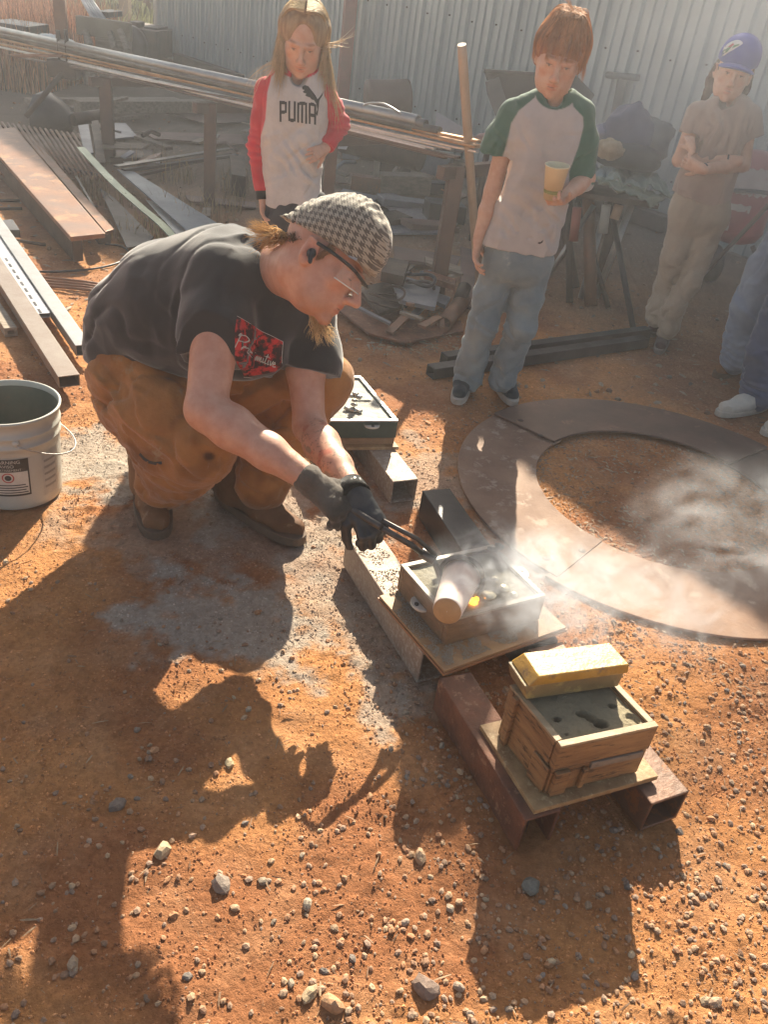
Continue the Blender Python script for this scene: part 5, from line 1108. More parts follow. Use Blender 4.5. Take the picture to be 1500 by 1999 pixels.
def foldband(c, ax, rad, amp, wl, seed=0):
    c, ax = V3(c), unit(ax)
    def f(P):
        q = P-c; t = q @ ax; r = np.linalg.norm(q, axis=1); w = np.exp(-(r/rad)**2); wv = perlin(P*11+seed)*1.8; return -amp*w*np.sin(t/wl*6.283+wv*2)
    return f
def headframe(fwd, up):
    f = unit(fwd); u = V3(up)-f*(V3(up) @ f); u = unit(u); r = np.cross(f, u); return np.stack([r, f, u], 1)   # columns: right, forward, up
def head(c, R, neck, s=1.0, vox=.003, rn=.05, adult=False, gap=0.0, eyes=.5):
    c = V3(c); T = lambda x, y, z: c+R @ (np.array([x, y, z])*s)
    S = fitgrid([T(0, 0, 0)+(-.13), T(0, 0, 0)+.13, neck], .06, vox)
    S.el(T(0, -.012, .035), (.074*s, .093*s, .082*s), R, .02); S.el(T(0, .028, -.025), (.059*s, .060*s, .082*s), R, .03)
    S.rc(T(-.028, .035, -.07), T(.028, .035, -.07), .026*s, .026*s, .03); S.rc(T(-.052, -.0, -.03), T(-.030, .045, -.082), .018*s, .016*s, .03); S.rc(T(.052, -.0, -.03), T(.030, .045, -.082), .018*s, .016*s, .03)
    S.el(T(0, .070+.006*adult, -.098), (.020*s, .016*s, .015*s), R, .02)
    for x in (-1, 1):
        S.el(T(x*.042, .055, -.020), (.018*s, .016*s, .016*s), R, .02)
        S.el(T(x*.030, .094, .004), (.017*s, .014*s, .011*s), R, .012, sub=True)
        S.el(T(x*.030, .0745, .002), (.0135*s, .0125*s, .0115*s), R, .004)
        S.rc(T(x*.016, .090, .020), T(x*.048, .076, .020), .0065*s, .006*s, .010)       # brow
        S.rc(T(x*.018, .0865, .0085), T(x*.043, .0785, .0075), .0035*s, .003*s, .004)    # upper lid
        S.rc(T(x*.019, .0850, -.0075), T(x*.041, .0775, -.0065), .0028*s, .0025*s, .004)
        S.el(T(x*.010, .101, -.037), (.008*s, .009*s, .0065*s), R, .006)
        S.el(T(x*.006, .104, -.0435), (.0032*s, .004*s, .003*s), R, .002, sub=True)
        S.el(T(x*.077, -.008, -.008), (.008*s, .019*s, .031*s), R, .006); S.el(T(x*.085, -.003, -.004), (.006*s, .011*s, .019*s), R, .004, sub=True)
        S.rc(T(x*.082, -.022, .018), T(x*.084, -.018, -.022), .004*s, .0035*s, .004); S.rc(T(x*.083, -.018, .020), T(x*.081, .004, .014), .0035*s, .003*s, .004)
    S.rc(T(0, .086, .014), T(0, .108+.008*adult, -.032), .0075*s, .0105*s, .012)
    S.el(T(0, .074, -.060), (.027*s, .019*s, .019*s), R, .025)
    S.rc(T(-.026, .0770, -.0610), T(0, .0895, -.0575), .0030*s, .0046*s, .008); S.rc(T(.026, .0770, -.0610), T(0, .0895, -.0575), .0030*s, .0046*s, .008)
    S.rc(T(-.019, .0790, -.069-gap), T(.0, .0868, -.0712-gap), .0036*s, .0054*s, .008); S.rc(T(.019, .0790, -.069-gap), T(.0, .0868, -.0712-gap), .0036*s, .0054*s, .008)
    S.rc(T(-.017, .094, -.0645-gap*.5), T(.017, .094, -.0645-gap*.5), .0016*s+gap*.5, .0016*s+gap*.5, .004, sub=True); S.rc(T(-.012, .101, -.0645-gap*.5), T(.012, .101, -.0645-gap*.5), .0022*s+gap*.5, .0022*s+gap*.5, .004, sub=True)
    S.rc(T(0, -.028, -.045), V3(neck), rn*s, rn*1.12*s, .03)
    if adult: S.rc(T(0, .012, -.08), V3(neck)*.8+T(0, .012, -.08)*.2, .030*s, .04*s, .03)
    V, F = S.mesh()
    L = (V-c) @ R/s   # local coordinates
    col = np.ones((len(V), 3)); 
    def spot(p, r, rgb, soft=.5):
        nonlocal col
        q = (L-np.array(p))/np.array(r); d = np.sqrt((q*q).sum(1)); k = sstep(1, 1-soft, d)[:, None]; col = col*(1-k)+col*k*np.array(rgb)
    spot((0, .095, -.058), (.029, .022, .0052), (.90, .64, .60)); spot((0, .093, -.071-gap), (.025, .022, .0062), (.92, .66, .62)); spot((0, .10, -.0645-gap*.5), (.028, .018, .0024), (.30, .13, .12), .6)
    for x in (-1, 1):
        spot((x*.042, .07, -.03), (.028, .03, .025), (1.0, .90, .87), .9)
        spot((x*.030, .086, .006), (.018, .02, .012), (.86, .74, .70), .9)
        if eyes > .45:
            spot((x*.030, .088, .0005), (.0130, .013, .0046), (1.1, 1.25, 1.35), .3); spot((x*.030, .090, .0), (.0052, .012, .0046), (.25, .25, .26), .3)
            pass
        spot((x*.031, .088, .0035 if eyes > .45 else -.0015), (.0165, .014, .0030), (.22, .14, .12), .5)
        spot((x*.033, .085, .025), (.022, .02, .0050), (.52, .38, .27) if adult else (.74, .62, .50), .7)
        spot((x*.082, -.005, -.004), (.012, .022, .032), (1.05, .75, .68), .8)
        spot((x*.006, .106, -.0455), (.004, .006, .0035), (.4, .25, .2), .5)  # nostril shade painted into the skin colour
    spot((0, .115, -.03), (.015, .02, .014), (1.03, .86, .82), .9)
    return (V, F), col, T
def hand(S, wrist, fwd, palm, s=1.0, curl=(.35, .45, .5, .55), thumb=.5, side=1, spread=.06, rr=1.0, k=.005, thumbdir=None):
    w = V3(wrist); f = unit(fwd); n = unit(V3(palm)-f*(V3(palm) @ f)); sd_ = np.cross(f, n)*side
    kn = []
    for i, (o, l) in enumerate(((.030, .088), (.011, .092), (-.009, .087), (-.027, .079))):
        q = w+f*l*s+sd_*o*s; kn.append(q); S.rc(w+sd_*o*.55*s+f*.012*s, q, .0125*s*rr, .0098*s*rr, k*2)
    S.rc(w-f*.02*s, w+f*.03*s, .022*s*rr, .021*s*rr, .012, sq=(n, .72)); S.rc(w+f*.05*s+sd_*.015*s, w+f*.06*s-sd_*.012*s, .014*s*rr, .013*s*rr, .012)
    for i, L in enumerate((.068, .076, .071, .056)):
        p = kn[i]; d = unit(f+sd_*spread*(1.5-i)); a = 0; c = curl[i]
        for j, (fr, m) in enumerate(((.44, .9), (.31, 1.15), (.25, .8))):
            a = c*m; d = unit(d*math.cos(a)+n*math.sin(a)) if j == 0 else unit(d*math.cos(a)+(np.cross(np.cross(d, n), d)/max(1e-6, np.linalg.norm(np.cross(np.cross(d, n), d))))*math.sin(a)) if np.linalg.norm(np.cross(d, n)) > .2 else unit(d*math.cos(a)-f*math.sin(a))
            q = p+d*L*fr*s; S.rc(p, q, (.0088-.0008*j)*s*rr, (.0082-.0009*j)*s*rr, k); p = q
    td = unit(f*.65+sd_*.75+n*.25) if thumbdir is None else unit(thumbdir); p0 = w+f*.02*s+sd_*.018*s; p1 = p0+td*.042*s; d2 = unit(td*math.cos(thumb)+(n*.7+f*.5-sd_*.6)*math.sin(thumb)); p2 = p1+d2*.032*s; p3 = p2+unit(d2+f*.2-sd_*.2*thumb)*.024*s
    S.rc(p0, p1, .0145*s*rr, .011*s*rr, k*2); S.rc(p1, p2, .0105*s*rr, .0092*s*rr, k); S.rc(p2, p3, .0092*s*rr, .0075*s*rr, k); return S
def strands(paths, rad, name, m, parent, colr=(1, 1, 1), vary=.3, label=None, cvec=None):
    # paths: array (n, k, 3); thin three-sided tapering tubes
    P = np.asarray(paths, float); n, k, _ = P.shape; t = np.gradient(P, axis=1); t /= np.maximum(1e-9, np.linalg.norm(t, axis=2, keepdims=True))
    a = np.cross(t, np.array([.3, .2, .93])); a /= np.maximum(1e-9, np.linalg.norm(a, axis=2, keepdims=True)); b = np.cross(t, a)
    r = rad*(1-np.linspace(0, 1, k)**2*.85)[None, :, None]*(.6+.8*RS.rand(n, 1, 1))
    V = np.stack([P+(a*math.cos(q)+b*math.sin(q))*r for q in (0, 2.094, 4.189)], 2).reshape(-1, 3)
    i = np.arange(n)[:, None, None]*k*3+np.arange(k-1)[None, :, None]*3; j = np.arange(3)[None, None]; j2 = (j+1) % 3
    F = np.stack([i+j, i+j2, i+3+j2, i+3+j], 3).reshape(-1, 4)
    c = cvec if cvec is not None else np.array(colr)*(1-vary/2+vary*RS.rand(n, 1)); return npmesh(name, V, F, m, parent, cols=np.repeat(c, k*3, 0), label=label, smooth=True)

def skinmat(name, c):
    m = mat(name, c, (c[0]*.86, c[1]*.76, c[2]*.72), 30, .5, 0, .25, 90, vcol='Col', sss=.15, rvar=.08, bdist=.003); return m
m_skin_kid = skinmat('kid_skin', (.62, .38, .27)); m_skin_man = skinmat('man_skin', (.60, .33, .235))
def clothmat(name, c, c2=None, **k):
    kw = dict(scale=5, rough=.9, bump=.25, bscale=220, sheen=.25, bdist=.003, vcol='Col', spec=.2); kw.update(k); return mat(name, c, c2 or tuple(v*.8 for v in c), **kw)
m_denim = clothmat('light_denim', (.235, .285, .30), (.155, .20, .225), scale=7, c3=(.30, .34, .34), t3=.6, scale3=9)
m_denim2 = clothmat('worn_blue_denim', (.25, .31, .40), (.17, .22, .31), scale=6); m_denim3 = clothmat('dark_denim', (.06, .09, .17), (.04, .06, .12), scale=6)
m_one = clothmat('knit', (1, 1, 1), (.86, .86, .86), scale=14); m_canvas = clothmat('duck_canvas', (.46, .20, .062), (.30, .125, .04), scale=5, bscale=26, bump=.45, bdist=.012, c3=(.33, .22, .12), t3=.6, scale3=9)
m_hairm = mat('hair', (1, 1, 1), (.8, .8, .8), 30, .68, 0, 0, vcol='Col', spec=.2, rvar=.05)
m_leather = clothmat('tan_leather', (.22, .12, .065), (.15, .08, .045), scale=9, rough=.7, bump=.3, bscale=60, sheen=0, c3=(.30, .20, .13), t3=.58, scale3=12)

def shoe(parent, ankle, toe, name, col, sole, rs=1.0, top=.07, soleh=.022, w_=.038, laces=None, mt=None, tall=None, vox=.004, label=None, side=None):
    a = V3(ankle); t = V3(toe); a0 = np.array([a[0], a[1], 0.]); f = unit([t[0]-a[0], t[1]-a[1], 0]); L = np.linalg.norm(t[:2]-a[:2]); r = np.cross(f, [0, 0, 1.])
    z0 = a[2]; base = np.array([a[0], a[1], z0]); S = fitgrid([base-.09, base+f*L+.05, base+[0, 0, .14], base-f*.09], .05, vox)
    hb = base-f*.045*rs; H = soleh
    S.rc(hb+[0, 0, H+.025], base+f*L*.45+[0, 0, H+.022], .034*rs, .036*rs, .02); S.rc(base+f*L*.45+[0, 0, H+.020], base+f*(L-.035)+[0, 0, H+.014], .036*rs, .030*rs, .02, sq=((0, 0, 1), .8))
    S.rc(base+[0, 0, .045], base+[0, 0, top], .036*rs, .034*rs, .025); S.rc(base+f*.02+[0, 0, top*.9], base+f*L*.5+[0, 0, H+.03], .028*rs, .024*rs, .02)
    if tall: S.rc(base+[0, 0, .05], base+[0, 0, tall], .045*rs, .047*rs, .02)
    S.cut(base+[0, 0, H], (0, 0, -1)); S.near(wrinkle(.0012, 30, 3), .012)
    V, F = S.mesh(); o = npmesh(name, V, F, mt or m_one, parent, cols=np.array(col)*np.ones((len(V), 3)), label=label)
    mb = MB(); n = 30; out = []
    for i in range(n):
        q = 2*math.pi*i/n; u = math.cos(q); v = math.sin(q); Lh = (L+.045*rs+.04*rs)/2; cx = base+f*(Lh-.045*rs-.030*rs); wid = w_*rs*(1.0+.12*u)
        p = cx+f*Lh*np.sign(u)*abs(u)**.85+r*wid*np.sign(v)*abs(v)**.8; out.append((p[0], p[1]))
    if ((out[1][0]-out[0][0])*(out[2][1]-out[1][1])-(out[1][1]-out[0][1])*(out[2][0]-out[1][0])) < 0: out = out[::-1]
    mb.prism(out, z0+.001, z0+H+.004); mb.build('sole', sole, o, bevel=.003)
    if laces:
        mb = MB()
        for i in range(4):
            p = base+f*(L*.30+i*.018)+[0, 0, H+.062-i*.006]; sg_ = 1 if i % 2 else -1; mb.tube([p-r*.022*rs+f*.006*sg_-[0, 0, .008], p+[0, 0, .003], p+r*.022*rs-f*.006*sg_-[0, 0, .008]], .0028, 6)
        mb.build('laces', laces, o)
    return o
def project_flat(parent, tv, tf, org, X, Y, N, target, m, name, off=.0015):
    # lay flat print on cloth: points slide along N until they meet the surface
    V, F = target; bvh = BVHTree.FromPolygons([tuple(v) for v in V.tolist()], [tuple(f) for f in F.tolist()]); X, Y, N = unit(X), unit(Y), unit(N); out = []; last = None
    for (x, y) in tv:
        p = V3(org)+X*x+Y*y-N*.25; h = bvh.ray_cast(Vector(p.tolist()), Vector(N.tolist()), .6)
        q = h[0] if h[0] is not None else (last if last is not None else Vector((V3(org)+X*x+Y*y).tolist())); last = q; out.append(tuple(q-Vector(N.tolist())*off))
    return MB().add(out, tf).build(name, m, parent)
def densify(v, f, step):
    import bmesh
    bm = bmesh.new(); vs = [bm.verts.new((a, b, 0)) for a, b in v]; bm.verts.ensure_lookup_table()
    for q in f:
        try: bm.faces.new([vs[i] for i in q])
        except Exception: pass
    bmesh.ops.triangulate(bm, faces=bm.faces)
    for _ in range(3):
        es = [e for e in bm.edges if e.calc_length() > step]
        if not es: break
        bmesh.ops.subdivide_edges(bm, edges=es, cuts=1); bmesh.ops.triangulate(bm, faces=bm.faces)
    bm.verts.index_update(); r = [(p.co.x, p.co.y) for p in bm.verts], [tuple(p.index for p in q.verts) for q in bm.faces]; bm.free(); return r
def text_poly(s, size, shear=0, bold=0, sx=1.0, spc=1.0):
    cu = bpy.data.curves.new('t', 'FONT'); cu.body = s; cu.size = size; cu.align_x = 'CENTER'; cu.shear = shear; cu.offset = bold; cu.space_character = spc; cu.resolution_u = 3; ob = bpy.data.objects.new('t', cu); COL.objects.link(ob)
    dg = bpy.context.evaluated_depsgraph_get(); me = bpy.data.meshes.new_from_object(ob.evaluated_get(dg)); v = [(p.co.x*sx, p.co.y) for p in me.vertices]; f = [tuple(p.vertices) for p in me.polygons]; bpy.data.objects.remove(ob); return v, f
def proj(V):
    v = V-np.array([0, 0, CAM_H]); z = v @ cF; return 750+FPX*(v @ cR)/z, 999.5-FPX*(v @ cU)/z
def plineX(pts, y): a = np.array(pts, float); return np.interp(y, a[:, 1], a[:, 0])
TOC = -cF
def on_surface(px_, py_, V, F, off=.001):
    bvh = BVHTree.FromPolygons([tuple(v) for v in V.tolist()], [tuple(f) for f in F.tolist()]); o = Vector((0, 0, CAM_H)); d = Vector(_ray(px_, py_).tolist()).normalized(); h = bvh.ray_cast(o, d); return (h[0]-d*off) if h[0] is not None else None
def crease(amp, sc, seed, dirn, st, c, rad):
    # sharp valleys and rounded folds running along dirn, strongest round c
    u = unit(dirn); c = V3(c)
    def f(P):
        q = P-np.outer(P @ u, u)*(1-st); w_ = np.exp(-(np.linalg.norm(P-c, axis=1)/rad)**2); q = q*sc+seed*3.7; q = q+.35*perlin(q*.8+9)[:, None]
        v = (1-np.abs(perlin(q)))**7; r = (1-np.abs(perlin(q*1.3+31)))**4; return amp*w_*(v*1.0-r*.7)
    return f
# ================================================================== THE MAN
D0 = D
def D(x, y, d): return D0(x, y, 2.5-(2.5-d)*.65)
man = thing('person', 'crouching man in charcoal T-shirt, tan work trousers and checked cap, pouring from a ladle', 'person', (g(400, 1000).x, g(400, 1000).y, 0))
hf = unit(cR*math.cos(math.radians(37))-cU*math.sin(math.radians(37))+TOC*.10); hu = unit(cR*math.sin(math.radians(37))+cU*math.cos(math.radians(37))+TOC*.12); HR = headframe(hf, hu); HS = 1.055
hc = V3(D0(630, 509, 1.90)); nk = V3(D(540, 522, 1.93))
(hV, hF), hcol, HT = head(hc, HR, nk, HS, vox=.0028, rn=.056, adult=True, gap=0, eyes=.4)
# arms
Rs, Re, Rw = D(432, 555, 1.82), D(402, 800, 1.73), D0(607, 938, 1.96)
Ls, Le, Lw = D(590, 610, 2.06), D(604, 832, 2.08), D0(690, 958, 2.0)
SA = fitgrid([Rs, Re, Rw], .09, .004)
mid = lambda a, b, t: V3(a)*(1-t)+V3(b)*t
SA.chain([Rs, mid(Rs, Re, .45), Re], [.060, .057, .049], .02).chain([Re, mid(Re, Rw, .25), mid(Re, Rw, .6), Rw], [.049, .052, .043, .030], .02)
SA.rc(mid(Re, Rw, .05)-cU*.016, mid(Re, Rw, .34)-cU*.014, .030, .028, .02); SA.rc(mid(Re, Rw, .10)+cU*.014+TOC*.01, mid(Re, Rw, .36)+cU*.012, .026, .024, .02); SA.rc(mid(Rs, Re, .45)+cR*.016, mid(Rs, Re, .72)+cR*.012, .036, .032, .02); SA.el(V3(Re)-cR*.022-cU*.006, (.020, .020, .022), None, .012)
SL = fitgrid([Ls, Le, Lw], .09, .004)
SL.chain([Ls, mid(Ls, Le, .5), Le], [.052, .050, .042], .02).chain([Le, mid(Le, Lw, .3), mid(Le, Lw, .65), Lw], [.042, .046, .038, .029], .02)
# torso and legs under the clothes
hipR, hipL, knR, knL, anR, anL = D(255, 760, 2.26), D(330, 760, 2.42), D(388, 872, 2.08), D(632, 742, 2.42), D(312, 960, 2.42), D(500, 960, 2.50)
SB = fitgrid([nk, hipR, hipL, knR, knL, anR, anL, D(470, 650, 1.95)], .12, .009)
SB.chain([D(260, 720, 2.28), D(350, 610, 2.12), D(450, 570, 2.0), nk], [.10, .11, .10, .05], .05).chain([hipR, knR, anR], [.08, .055, .04], .03).chain([hipL, knL, anL], [.08, .055, .04], .03).rc(D(450, 570, 2), Rs, .08, .05, .04).rc(D(450, 570, 2), Ls, .08, .05, .04)
bm_ = [(hV, hF)]; parts_ = [SA.mesh(), SL.mesh(), SB.mesh()]; Vb, Fb = joinm(bm_+parts_)
colb = np.ones((len(Vb), 3)); colb[:len(hV)] = hcol
# tattoo ink on the left forearm, freckled forearms
i0 = len(hV)+len(parts_[0][0]); i1 = i0+len(parts_[1][0]); ta = Vb[i0:i1]; e0, e1 = V3(Le), V3(Lw); tt_ = ((ta-e0) @ (e1-e0))/((e1-e0) @ (e1-e0)); ink = fbm(ta*42, 3)
k = ((sstep(-.02, .1, tt_)*sstep(.92, .75, tt_))*sstep(.02, .16, np.abs(ink)*1.0)*.0+sstep(.05, .2, tt_)*sstep(.95, .8, tt_)*sstep(.06, .0, np.abs(ink-.08)))[:, None]
pal = np.where((fbm(ta*18+5, 2) > .05)[:, None], np.array([[.30, .62, .72]]), np.array([[.78, .36, .36]])); dk = np.array([[.20, .25, .30]])
ct = colb[i0:i1]; fillm = (sstep(.1, .2, tt_)*sstep(.9, .75, tt_)*sstep(.05, .25, fbm(ta*24+9, 2)))[:, None]*.65; ct = ct*(1-fillm)+pal*fillm*ct; ct = ct*(1-k*.8)+dk*k*.8; colb[i0:i1] = ct
ah = []
for (a_, b_, r_) in ((Re, Rw, .046), (Le, Lw, .043)):
    n_ = 420; t_ = .12+.8*RS.rand(n_); ph_ = RS.rand(n_)*6.283; ax_ = unit(V3(b_)-V3(a_)); u_ = unit(np.cross(ax_, cU)); v_ = np.cross(ax_, u_); rr_ = (r_*(1-.32*t_))[:, None]; d_ = u_*np.cos(ph_)[:, None]+v_*np.sin(ph_)[:, None]; p_ = V3(a_)+np.outer(t_, V3(b_)-V3(a_))+d_*rr_; ah.append(np.stack([p_, p_+d_*.003+ax_*.005, p_+d_*.0045+ax_*.011], 1))
strands(np.concatenate(ah), .00035, 'arm_hair', m_hairm, man, (.55, .36, .20))
# stubble shade along the jaw, flushed cheek
L_ = (hV-hc) @ HR/HS; jw = (sstep(-.055, -.085, L_[:, 2])*sstep(.0, .03, L_[:, 1]))[:, None]*.18; colb[:len(hV)] *= (1-jw)
npmesh('body', Vb, Fb, m_skin_man, man, cols=colb)
# shirt
m_shirt = clothmat('charcoal_shirt', (.026, .026, .029), (.019, .019, .022), scale=8, bump=.2, sheen=.5)
S = fitgrid([D(165, 700, 2.2), D(650, 740, 2.1), nk, Rs, D(330, 700, 1.95), D(640, 760, 2.1)], .12, .0055)
tor = [D(236, 668, 2.22), D(262, 634, 2.18), D(340, 596, 2.10), D(440, 572, 2.02), D(515, 587, 1.98)]
S.chain(tor, [.085, .120, .158, .158, .115], .06)
S.rc(D(420, 640, 2.02), D(500, 650, 2.0), .138, .100, .06); S.rc(D(330, 640, 2.12), D(300, 655, 2.2), .132, .12, .05); S.rc(D(205, 682, 2.2), D(183, 690, 2.25), .045, .028, .05)
S.rc(D(470, 575, 1.95), Ls, .098, .085, .05); S.rc(Ls, D(610, 700, 2.09), .085, .078, .03); S.rc(D(612, 690, 2.09), D(606, 745, 2.09), .075, .074, .03)
S.rc(D(470, 545, 1.92), D(436, 552, 1.84), .095, .090, .05); S.chain([D(436, 552, 1.84), D(420, 640, 1.785), D(410, 725, 1.755)], [.090, .086, .088], .03)
S.rc(D(500, 540, 1.93), nk, .092, .076, .04)
S.rc(D(530, 690, 2.0), D(480, 690, 2.0), .052, .062, .05)
ndir = unit(hc-nk); S.rc(nk+ndir*.025, hc+ndir*.02, .068, .075, .008, sub=True)
def sleevecut(S, c, n, r, depth=.10):   # remove the end of a sleeve and open its inside
    c, n = V3(c), unit(n); S.rc(c+n*(r*1.0+.012), c+n*(r+.08), r*1.16, r*1.2, .004, sub=True, ); S.rc(c-n*depth*.5, c+n*.05, r*.9, r*.95, .004, sub=True)
nR = unit(V3(Re)-V3(D(425, 620, 1.80))); nL = unit(V3(Le)-V3(D(605, 650, 2.07)))
def planecut(S, c, n, rad):             # flat hem: remove everything past the plane within rad
    c, n = V3(c), unit(n); L = S._loc(c-rad*1.6, c+rad*1.6, 0.0)
    sl, X = L; P = [X[i]-c[i] for i in range(3)]; t = P[0]*n[0]+P[1]*n[1]+P[2]*n[2]; r = np.sqrt(np.maximum(0, P[0]**2+P[1]**2+P[2]**2-t*t)); region = np.maximum(r-rad, -t); S.d[sl] = np.maximum(S.d[sl], -region.astype(np.float32)); return S
planecut(S, D(411, 700, 1.76), nR, .14); planecut(S, D(606, 728, 2.085), unit(nL+.25*cU-.1*cR), .10)
S.rc(V3(D(411, 700, 1.76))+nR*.045, V3(Re), .074, .066, .004, sub=True); S.rc(V3(D(606, 728, 2.085))+nL*.04, V3(Le), .058, .055, .004, sub=True)
S.near(wrinkle(.0030, 5.5, 2)); S.near(crease(.014, 10, 2, cR*.75+cU*.66, .3, D(470, 500, 1.95), .13)); S.near(crease(.013, 10, 5, cR*.35+cU*.9, .3, D(390, 640, 1.8), .12)); S.near(crease(.012, 9, 7, cR*.9+cU*.35, .35, D(260, 640, 2.15), .2)); S.near(crease(.012, 9, 8, cR*.6-cU*.7, .35, D(500, 670, 1.95), .12))

shV, shF = S.mesh(); npmesh('t_shirt', shV, shF, m_shirt, man, cols=np.ones((len(shV), 3)))
tsh = [o for o in man.children if o.name.startswith('t_shirt')][0]
# chest print: red flower panel with white script
def grid_poly(poly, step):
    a = np.array(poly); x0, y0 = a.min(0); x1, y1 = a.max(0); nx_ = max(2, int((x1-x0)/step)); ny_ = max(2, int((y1-y0)/step)); out = []; 
    P = [(a[0]*(1-u)*(1-v)+a[1]*u*(1-v)+a[2]*u*v+a[3]*(1-u)*v) for v in np.linspace(0, 1, ny_+1) for u in np.linspace(0, 1, nx_+1)]
    F = [(j*(nx_+1)+i, j*(nx_+1)+i+1, (j+1)*(nx_+1)+i+1, (j+1)*(nx_+1)+i) for j in range(ny_) for i in range(nx_)]; return [tuple(p) for p in P], F
pc = (512, 690); _p = on_surface(512, 690, shV, shF); dpt = float((V3(_p)-np.array([0, 0, CAM_H])) @ cF)
def pxl(x, y): return ((x-pc[0])/FPX*dpt, -(y-pc[1])/FPX*dpt)
m_flor = mat('red_flower_print', (.55, .03, .035), (.03, .008, .01), 34, .8, 0, 0, contrast=(.46, .54), c3=(.28, .015, .02), t3=.56, scale3=60)
m_ink = mat('white_print', (.55, .53, .50), None, 30, .7, 0, 0)
pv, pf = grid_poly([pxl(481, 641), pxl(553, 667), pxl(546, 718), pxl(470, 731)][::1], .004)
def psh(tv, tf, m, nm, off): return project_flat(tsh, tv, tf, V3(_p), cR, cU, cF, (shV, shF), m, nm, off)
psh(pv, pf, m_flor, 'chest_print', .0016)
def ribbon(pts, w_):
    P = [Vector((a, b, 0)) for a, b in pts]; V = []; F = []
    for i, p in enumerate(P):
        t = (P[min(i+1, len(P)-1)]-P[max(i-1, 0)]).normalized(); n = Vector((-t.y, t.x, 0))*w_/2; V += [(p.x+n.x, p.y+n.y), (p.x-n.x, p.y-n.y)]
    F = [(2*i, 2*i+1, 2*i+3, 2*i+2) for i in range(len(P)-1)]; return V, F
scr = [[(0, 0), (.1, .9), (.05, 1.3), (.0, 1.0), (.25, 1.35), (.55, 1.15), (.35, .7), (.08, .62)], [(.5, .0), (.55, .5), (.6, .35), (.75, .5), (.8, .35)], [(.8, .4), (.85, .05), (.95, .1), (1.0, .4), (1.02, .0)], [(1.02, .05), (1.1, .45), (1.15, .05), (1.25, .45), (1.3, .05), (1.4, .45), (1.45, .05), (1.55, .15)],
       [(1.6, .45), (1.62, .05), (1.75, .15)], [(1.85, .9), (1.8, .1), (1.95, .1)], [(1.7, .65), (2.0, .7)], [(2.05, .45), (2.05, .05), (2.15, .12)], [(2.2, .45), (2.28, .05), (2.42, .5)], [(2.42, .22), (2.6, .3), (2.55, .45), (2.45, .25), (2.5, .04), (2.7, .12)], [(.86, .62), (.88, .66)], [(1.62, .62), (1.64, .66)], [(2.06, .62), (2.08, .66)]]
ox, oy = pxl(475, 696); sc_ = .0300; an = -.31
for st in scr:
    pts = smooth_path([Vector((a, b, 0)) for a, b in st], 5) if len(st) > 2 else [Vector((a, b, 0)) for a, b in st]
    q = [((p.x*sc_)*math.cos(an)-(p.y*sc_*.85)*math.sin(an)+ox+.004*p.y, (p.x*sc_)*math.sin(an)+(p.y*sc_*.85)*math.cos(an)+oy) for p in pts]; v_, f_ = ribbon(q, .0022); psh(v_, f_, m_ink, 'script_lettering', .005)
for e_ in ([(481, 641), (553, 667)], [(470, 731), (520, 732), (546, 718)], [(553, 667), (546, 718)]):
    q = [Vector((*pxl(*p), 0)) for p in e_]; pts = []
    for i in range(len(q)-1): pts += [q[i].lerp(q[i+1], t) for t in np.linspace(0, 1, 9)]
    v_, f_ = ribbon([(p.x, p.y) for p in pts], .0012); psh(v_, f_, m_ink, 'print_border', .0026)
# trousers
S = fitgrid([hipR, hipL, knR, knL, anR, anL, D(240, 720, 2.2), D(395, 870, 2.0), D(520, 985, 2.5)], .14, .006)
S.rc(D(268, 728, 2.24), D(330, 735, 2.42), .115, .10, .06); S.chain([D(272, 752, 2.24), mid(D(272, 752, 2.24), knR, .5), knR], [.122, .116, .092], .05); S.chain([V3(knR)+cU*.0, mid(knR, anR, .45), V3(D(322, 935, 2.38))], [.092, .085, .070], .05)
S.rc(D(285, 805, 2.25), D(335, 875, 2.2), .092, .088, .05); S.rc(V3(D(318, 925, 2.39)), V3(D(316, 948, 2.40)), .080, .070, .03)
S.chain([D(330, 760, 2.40), mid(hipL, knL, .5), knL], [.115, .105, .082], .05); S.chain([knL, mid(knL, anL, .5), D(520, 915, 2.47), D(513, 948, 2.47)], [.080, .082, .080, .080], .04)
S.rc(D(228, 715, 2.22), D(238, 780, 2.22), .055, .05, .05); S.rc(D(300, 900, 2.2), D(330, 930, 2.2), .045, .04, .02)
S.near(wrinkle(.004, 5.0, 12)); S.near(crease(.020, 8, 12, cR*.75-cU*.65, .3, D(300, 800, 2.2), .22)); S.near(crease(.018, 10, 14, cR*.95+cU*.2, .3, D(330, 925, 2.3), .11)); S.near(crease(.020, 9, 15, cR*.9+cU*.4, .3, D(480, 770, 2.3), .16)); S.near(crease(.018, 9, 16, cR*.9-cU*.4, .3, D(560, 850, 2.45), .14)); S.near(crease(.009, 16, 17, cR*.8-cU*.5, .5, D(320, 850, 2.2), .4))
